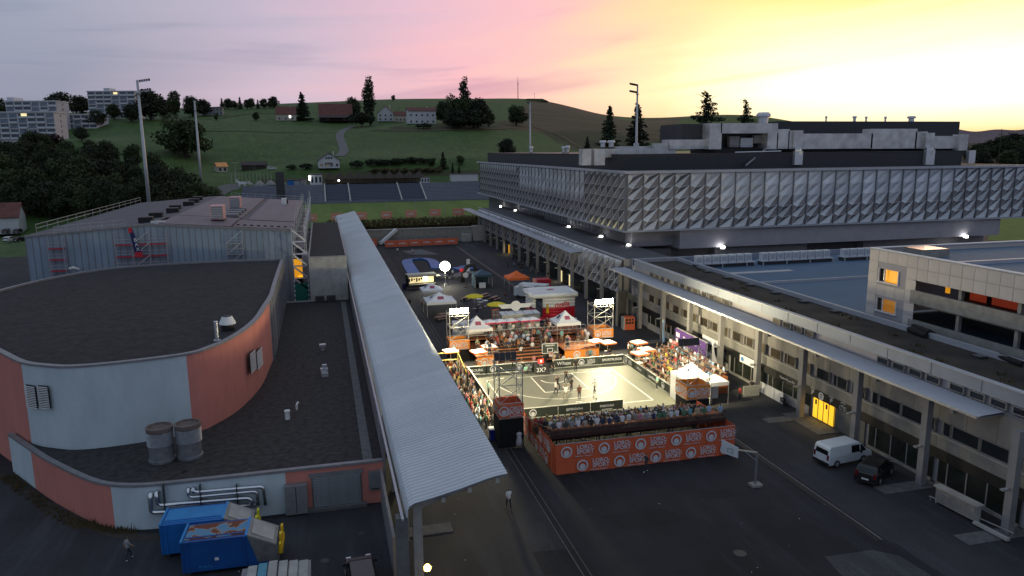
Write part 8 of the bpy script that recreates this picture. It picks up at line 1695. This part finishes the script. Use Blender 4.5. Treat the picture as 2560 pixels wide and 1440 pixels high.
# ================================================================== WASTE COMPACTORS
def rusty():
    m = bpy.data.materials.new('rusty_blue'); m.use_nodes = True; t = m.node_tree; b = t.nodes['Principled BSDF']; tc_ = t.nodes.new('ShaderNodeTexCoord'); n = t.nodes.new('ShaderNodeTexNoise'); n.inputs['Scale'].default_value = 1.1; n.inputs['Detail'].default_value = 3; t.links.new(tc_.outputs['Object'], n.inputs['Vector']); r = t.nodes.new('ShaderNodeValToRGB'); t.links.new(n.outputs[0], r.inputs[0]); e = r.color_ramp.elements; e[0].position = .46; e[0].color = (.10, .24, .38, 1); e[1].position = .53; e[1].color = (.16, .045, .022, 1); x = e.new(.495); x.color = (.34, .24, .17, 1); t.links.new(r.outputs[0], b.inputs['Base Color']); b.inputs['Roughness'].default_value = .8; return m
M['rustblue'] = rusty(); M['blue_d'] = mat('blue_paint_dark', (.010, .075, .27), .4, .1, .2, .7)
def compactor(label, loc, rz, roofm, sidem, yel):
    t = thing('waste_compactor', label, 'waste compactor', loc, rz, 'blue waste compactors'); L_, w, h = 4.1, 2.5, 2.45
    MB().hexa([(0, 0, .3), (5.6, 0, .3), (5.6, w, .3), (0, w, .3), (-.05, 0, h), (L_, 0, h), (L_, w, h), (-.05, w, h)]).build('body', M[sidem], t, world=False)
    r_ = MB().box(.15, .3, h, L_ - .1, w - .25, h + .04).build('lid', M[roofm], t, world=False); MB().box(.2, .42, h + .04, L_ - .2, .55, h + .08).build('rib', M[sidem], r_, world=False)
    for x in (-.05, .28, L_ - .25): MB().box(x, -.05, .3, x + .12, 0, h).build('side_post', M[sidem], t, world=False)
    MB().box(-.08, -.03, h, .06, w + .03, h + .1).box(L_ - .15, -.03, h, L_ + .02, w + .03, h + .1).build('roof_rail', M['blue_l'], t, world=False)
    MB().hexa([(L_, .0, h - .1), (5.9, 0, 1.5), (5.9, w, 1.5), (L_, w, h - .1), (L_, 0, h + .08), (5.9, 0, 1.65), (5.9, w, 1.65), (L_, w, h + .08)]).build('hopper_hood', M['conc'], t, world=False); MB().hexa([(L_ + .25, .35, h - .02), (5.7, .35, 1.72), (5.7, w - .3, 1.72), (L_ + .25, w - .3, h - .02), (L_ + .25, .35, h + .06), (5.7, .35, 1.78), (5.7, w - .3, 1.78), (L_ + .25, w - .3, h + .06)]).build('hopper_lid', M['conc_l'], t, world=False)
    MB().hexa([(L_ + .6, -.04, .5), (6.0, -.04, .5), (6.0, 0, .5), (L_ + .6, 0, .5), (L_, -.04, h), (5.9, -.04, 1.6), (5.9, 0, 1.6), (L_, 0, h)]).build('cheek', M['conc_d'], t, world=False); MB().box(5.6, 0, .3, 6.0, w, 1.4).build('press_box', M['conc_d'], t, world=False)
    mb = MB()
    for y, hh in ((.4, 1.5), (1.0, 1.9), (1.6, 1.6), (2.1, 1.9)): mb.box(6.05, y - .22, .9, 6.2, y + .22, hh)
    mb.box(6.0, .2, .8, 6.25, 2.4, 1.2); mb.build('tipping_fork', M[yel], t, world=False)
    MB().box(2.0, -.07, 1.0, 2.25, -.05, 1.2).build('label_plate', M['bwhite'], t, world=False)
    for x in (.3, 4.9):
        for y in (.1, w - .3): MB().tube((x, y, .16), (x, y + .2, .16), .16, None, 10).build('roller', M['steel_d'], t, world=False)
    put_text('PORTS', .28, M['blue_l'], (0, 0, 0), (1, 0, 0), (0, 0, 1), None).name = 'tmp_text'; o = bpy.data.objects['tmp_text']; o.name = 'lettering'; o.parent = t; o.location = (1.4, -.07, .62); o.rotation_euler = (PI / 2, 0, 0); return t
compactor('blue waste compactor with rusty top, nearer of the two', (-10.15, 48.35, 0), -.03, 'rustblue', 'blue_d', 'yellow'); M['yellow2'] = mat('lemon_paint', (.62, .56, .02), .5, 0, .15, 1)
compactor('blue waste compactor with clean top against the curved wall', (-11.95, 51.2, 0), -.03, 'blue_l', 'blue', 'yellow2')
p = G(692, 1402, 1.7); t = thing('paper_container', 'grey container with turquoise striped arched lid at the bottom edge', 'container', (p[0] - .1, p[1] - 1.1, 0), .0); MB().box(-2.0, -1.2, 0, 2.2, 1.1, 1.45).build('body', M['coping'], t, world=False); M['turq'] = mat('turquoise_sheet', (.06, .26, .36), .5)
for k in range(6): x = -1.7 + k * .62; MB().hexa([(x, -1.2, 1.45), (x + .56, -1.2, 1.45), (x + .56, 1.1, 1.45), (x, 1.1, 1.45), (x + .1, -1.2, 1.75 - .08 * abs(k - 2)), (x + .62, -1.2, 1.75 - .08 * abs(k - 2)), (x + .62, 1.1, 1.75 - .08 * abs(k - 2)), (x + .1, 1.1, 1.75 - .08 * abs(k - 2))]).build('lid_sheet', M['turq'] if k == 1 else M['conc_l'], t, world=False)
# ================================================================== SMALL THINGS
p = G(1233, 1100); t = thing('wheelie_bin', 'blue bin with pale lid behind the near left tower', 'bin', (p[0], p[1], 0)); MB().hexa([(-.3, -.3, .08), (.3, -.3, .08), (.3, .3, .08), (-.3, .3, .08), (-.4, -.38, 1.15), (.4, -.38, 1.15), (.4, .38, 1.15), (-.4, .38, 1.15)]).build('body', mat('deep_blue', (.01, .03, .3), .5), t, world=False); MB().box(-.42, -.4, 1.15, .42, .42, 1.24).build('lid', M['bwhite'], t, world=False)
for x in (-.25, .25): MB().tube((x - .05, .32, .1), (x + .05, .32, .1), .1, None, 10).build('wheel', M['rubber'], t, world=False)
p = PX(1065, 1420, 5.25); t = thing('sodium_lamp', 'glowing orange lamp on the nearest canopy column', 'lamp', (5.0, 41.3, 2.45)); MB().lathe([(.05, -.2), (.2, -.12), (.23, .05), (.12, .2)], 12).build('globe', M['lampo'], t, world=False, smooth=True); MB().box(-.28, -.06, -.05, -.12, .06, .08).build('bracket', M['steel_d'], t, world=False); light('sodium_light', 'POINT', (5.45, 41.0, 2.4), 60, (1, .6, .2), parent=t, shadow_soft_size=.2)
a = G(2322, 1250); b = G(2534, 1345); t = thing('barrier_bar', 'long low pale bar lying in front of the shop window', 'barrier', a); MB().bar((0, 0, .35), (b[0] - a[0], b[1] - a[1], .35), .06, .06).build('bar', M['conc_l'], t, world=False)
for f in (.02, .5, .98): MB().bar(((b[0] - a[0]) * f, (b[1] - a[1]) * f, 0), ((b[0] - a[0]) * f, (b[1] - a[1]) * f, .35), .05).build('post', M['steel'], t, world=False)
p = G(2400, 1285); t = thing('market_stall', 'pale folded market counter with slatted front before the shop window', 'counter', (p[0] + .2, p[1] + .3, 0), -1.5); box_part(t, 'top', 'conc_l', -1.9, -.6, 1.35, 1.9, .1, 1.47); 
for k in range(6): box_part(t, 'slat', 'conc', -1.7, -.55, .2 + k * .19, 1.7, -.5, .36 + k * .19)
for x in (-1.7, 1.65): box_part(t, 'leg', 'conc_l', x, -.5, 0, x + .07, .05, 1.35)
box_part(t, 'foot_bench', 'conc_l', 1.9, -.9, .15, 4.6, -.6, .35)
p = PX(2405, 1215, XW - .1); 
p = G(1972, 1020); t = thing('scooter', 'dark motor scooter parked at the white stall riser', 'scooter', (47.3, 67.3, 0), 1.3)
for x in (-.55, .55): MB().tube((x, -.05, .25), (x, .05, .25), .25, None, 14).build('wheel', M['rubber'], t, world=False)
MB().pipe([(-.6, 0, .55), (-.2, 0, .45), (.25, 0, .35), (.45, 0, .7)], [.16, .17, .12, .1], 8).build('body', M['carblack'], t, world=False, smooth=True); MB().bar((-.65, 0, .72), (.0, 0, .74), .24, .1).build('seat', M['rubber'], t, world=False); MB().bar((.52, 0, .3), (.4, 0, 1.05), .06).build('fork', M['steel_d'], t, world=False); MB().bar((.4, -.33, 1.05), (.4, .33, 1.05), .04).build('handlebar', M['steel_d'], t, world=False)
one('crowd_screen', MB().box(44.6, 70.6, 0, 46.6, 70.75, 1.2), M['cream'], 'tan panel leaning near the column by the white screens', 'panel')
for i in range(3): p = G(1905 + i * 14, 985 + i * 10); one('white_screen', MB().obox((47.4, 71.5 - i * 1.7, 0), (.06, 1.6, 1.25), 0), M['bwhite'], 'white waist high screen panel before the pizza shop, %s from the far end' % W_ORD[i], 'screen', 'white screen panels')
# litter and weeds
mb = MB(); 
for i in range(16): x, y = rp_.uniform(5, 46), rp_.uniform(38, 56); a = rp_.uniform(0, 3); s = rp_.uniform(.03, .09); mb.obox((x, y, .004), (s, s * .6, .02), a)
for i in range(14): x, y = rp_.uniform(-9, -4), rp_.uniform(46.8, 48.2); mb.obox((x, y, .01), (.08, .05, .03), i)
tag(mb.build('litter', M['bwhite']), 'scattered bits of paper litter on the tarmac', 'litter', kind='stuff')
mb = MB()
for i in range(900):
    f = rp_.random(); k = min(int(f * (len(loc_) - 12)), len(loc_) - 2); a = loc_[k]; off = rp_.uniform(.05, .55); x = a[0] + rp_.uniform(-.6, .6); y = a[1] - off - (1.0 if k < 18 else .1); h = rp_.uniform(.1, .45) * (2.2 if rp_.random() < .03 else 1); mb.tri((x - .05, y, 0), (x + .05, y, 0), (x + rp_.uniform(-.15, .15), y - .05, h))
tag(mb.build('wall_weeds', M['leaf_b']), 'weeds along the foot of the curved wall', 'weeds', kind='stuff')
mb = MB()
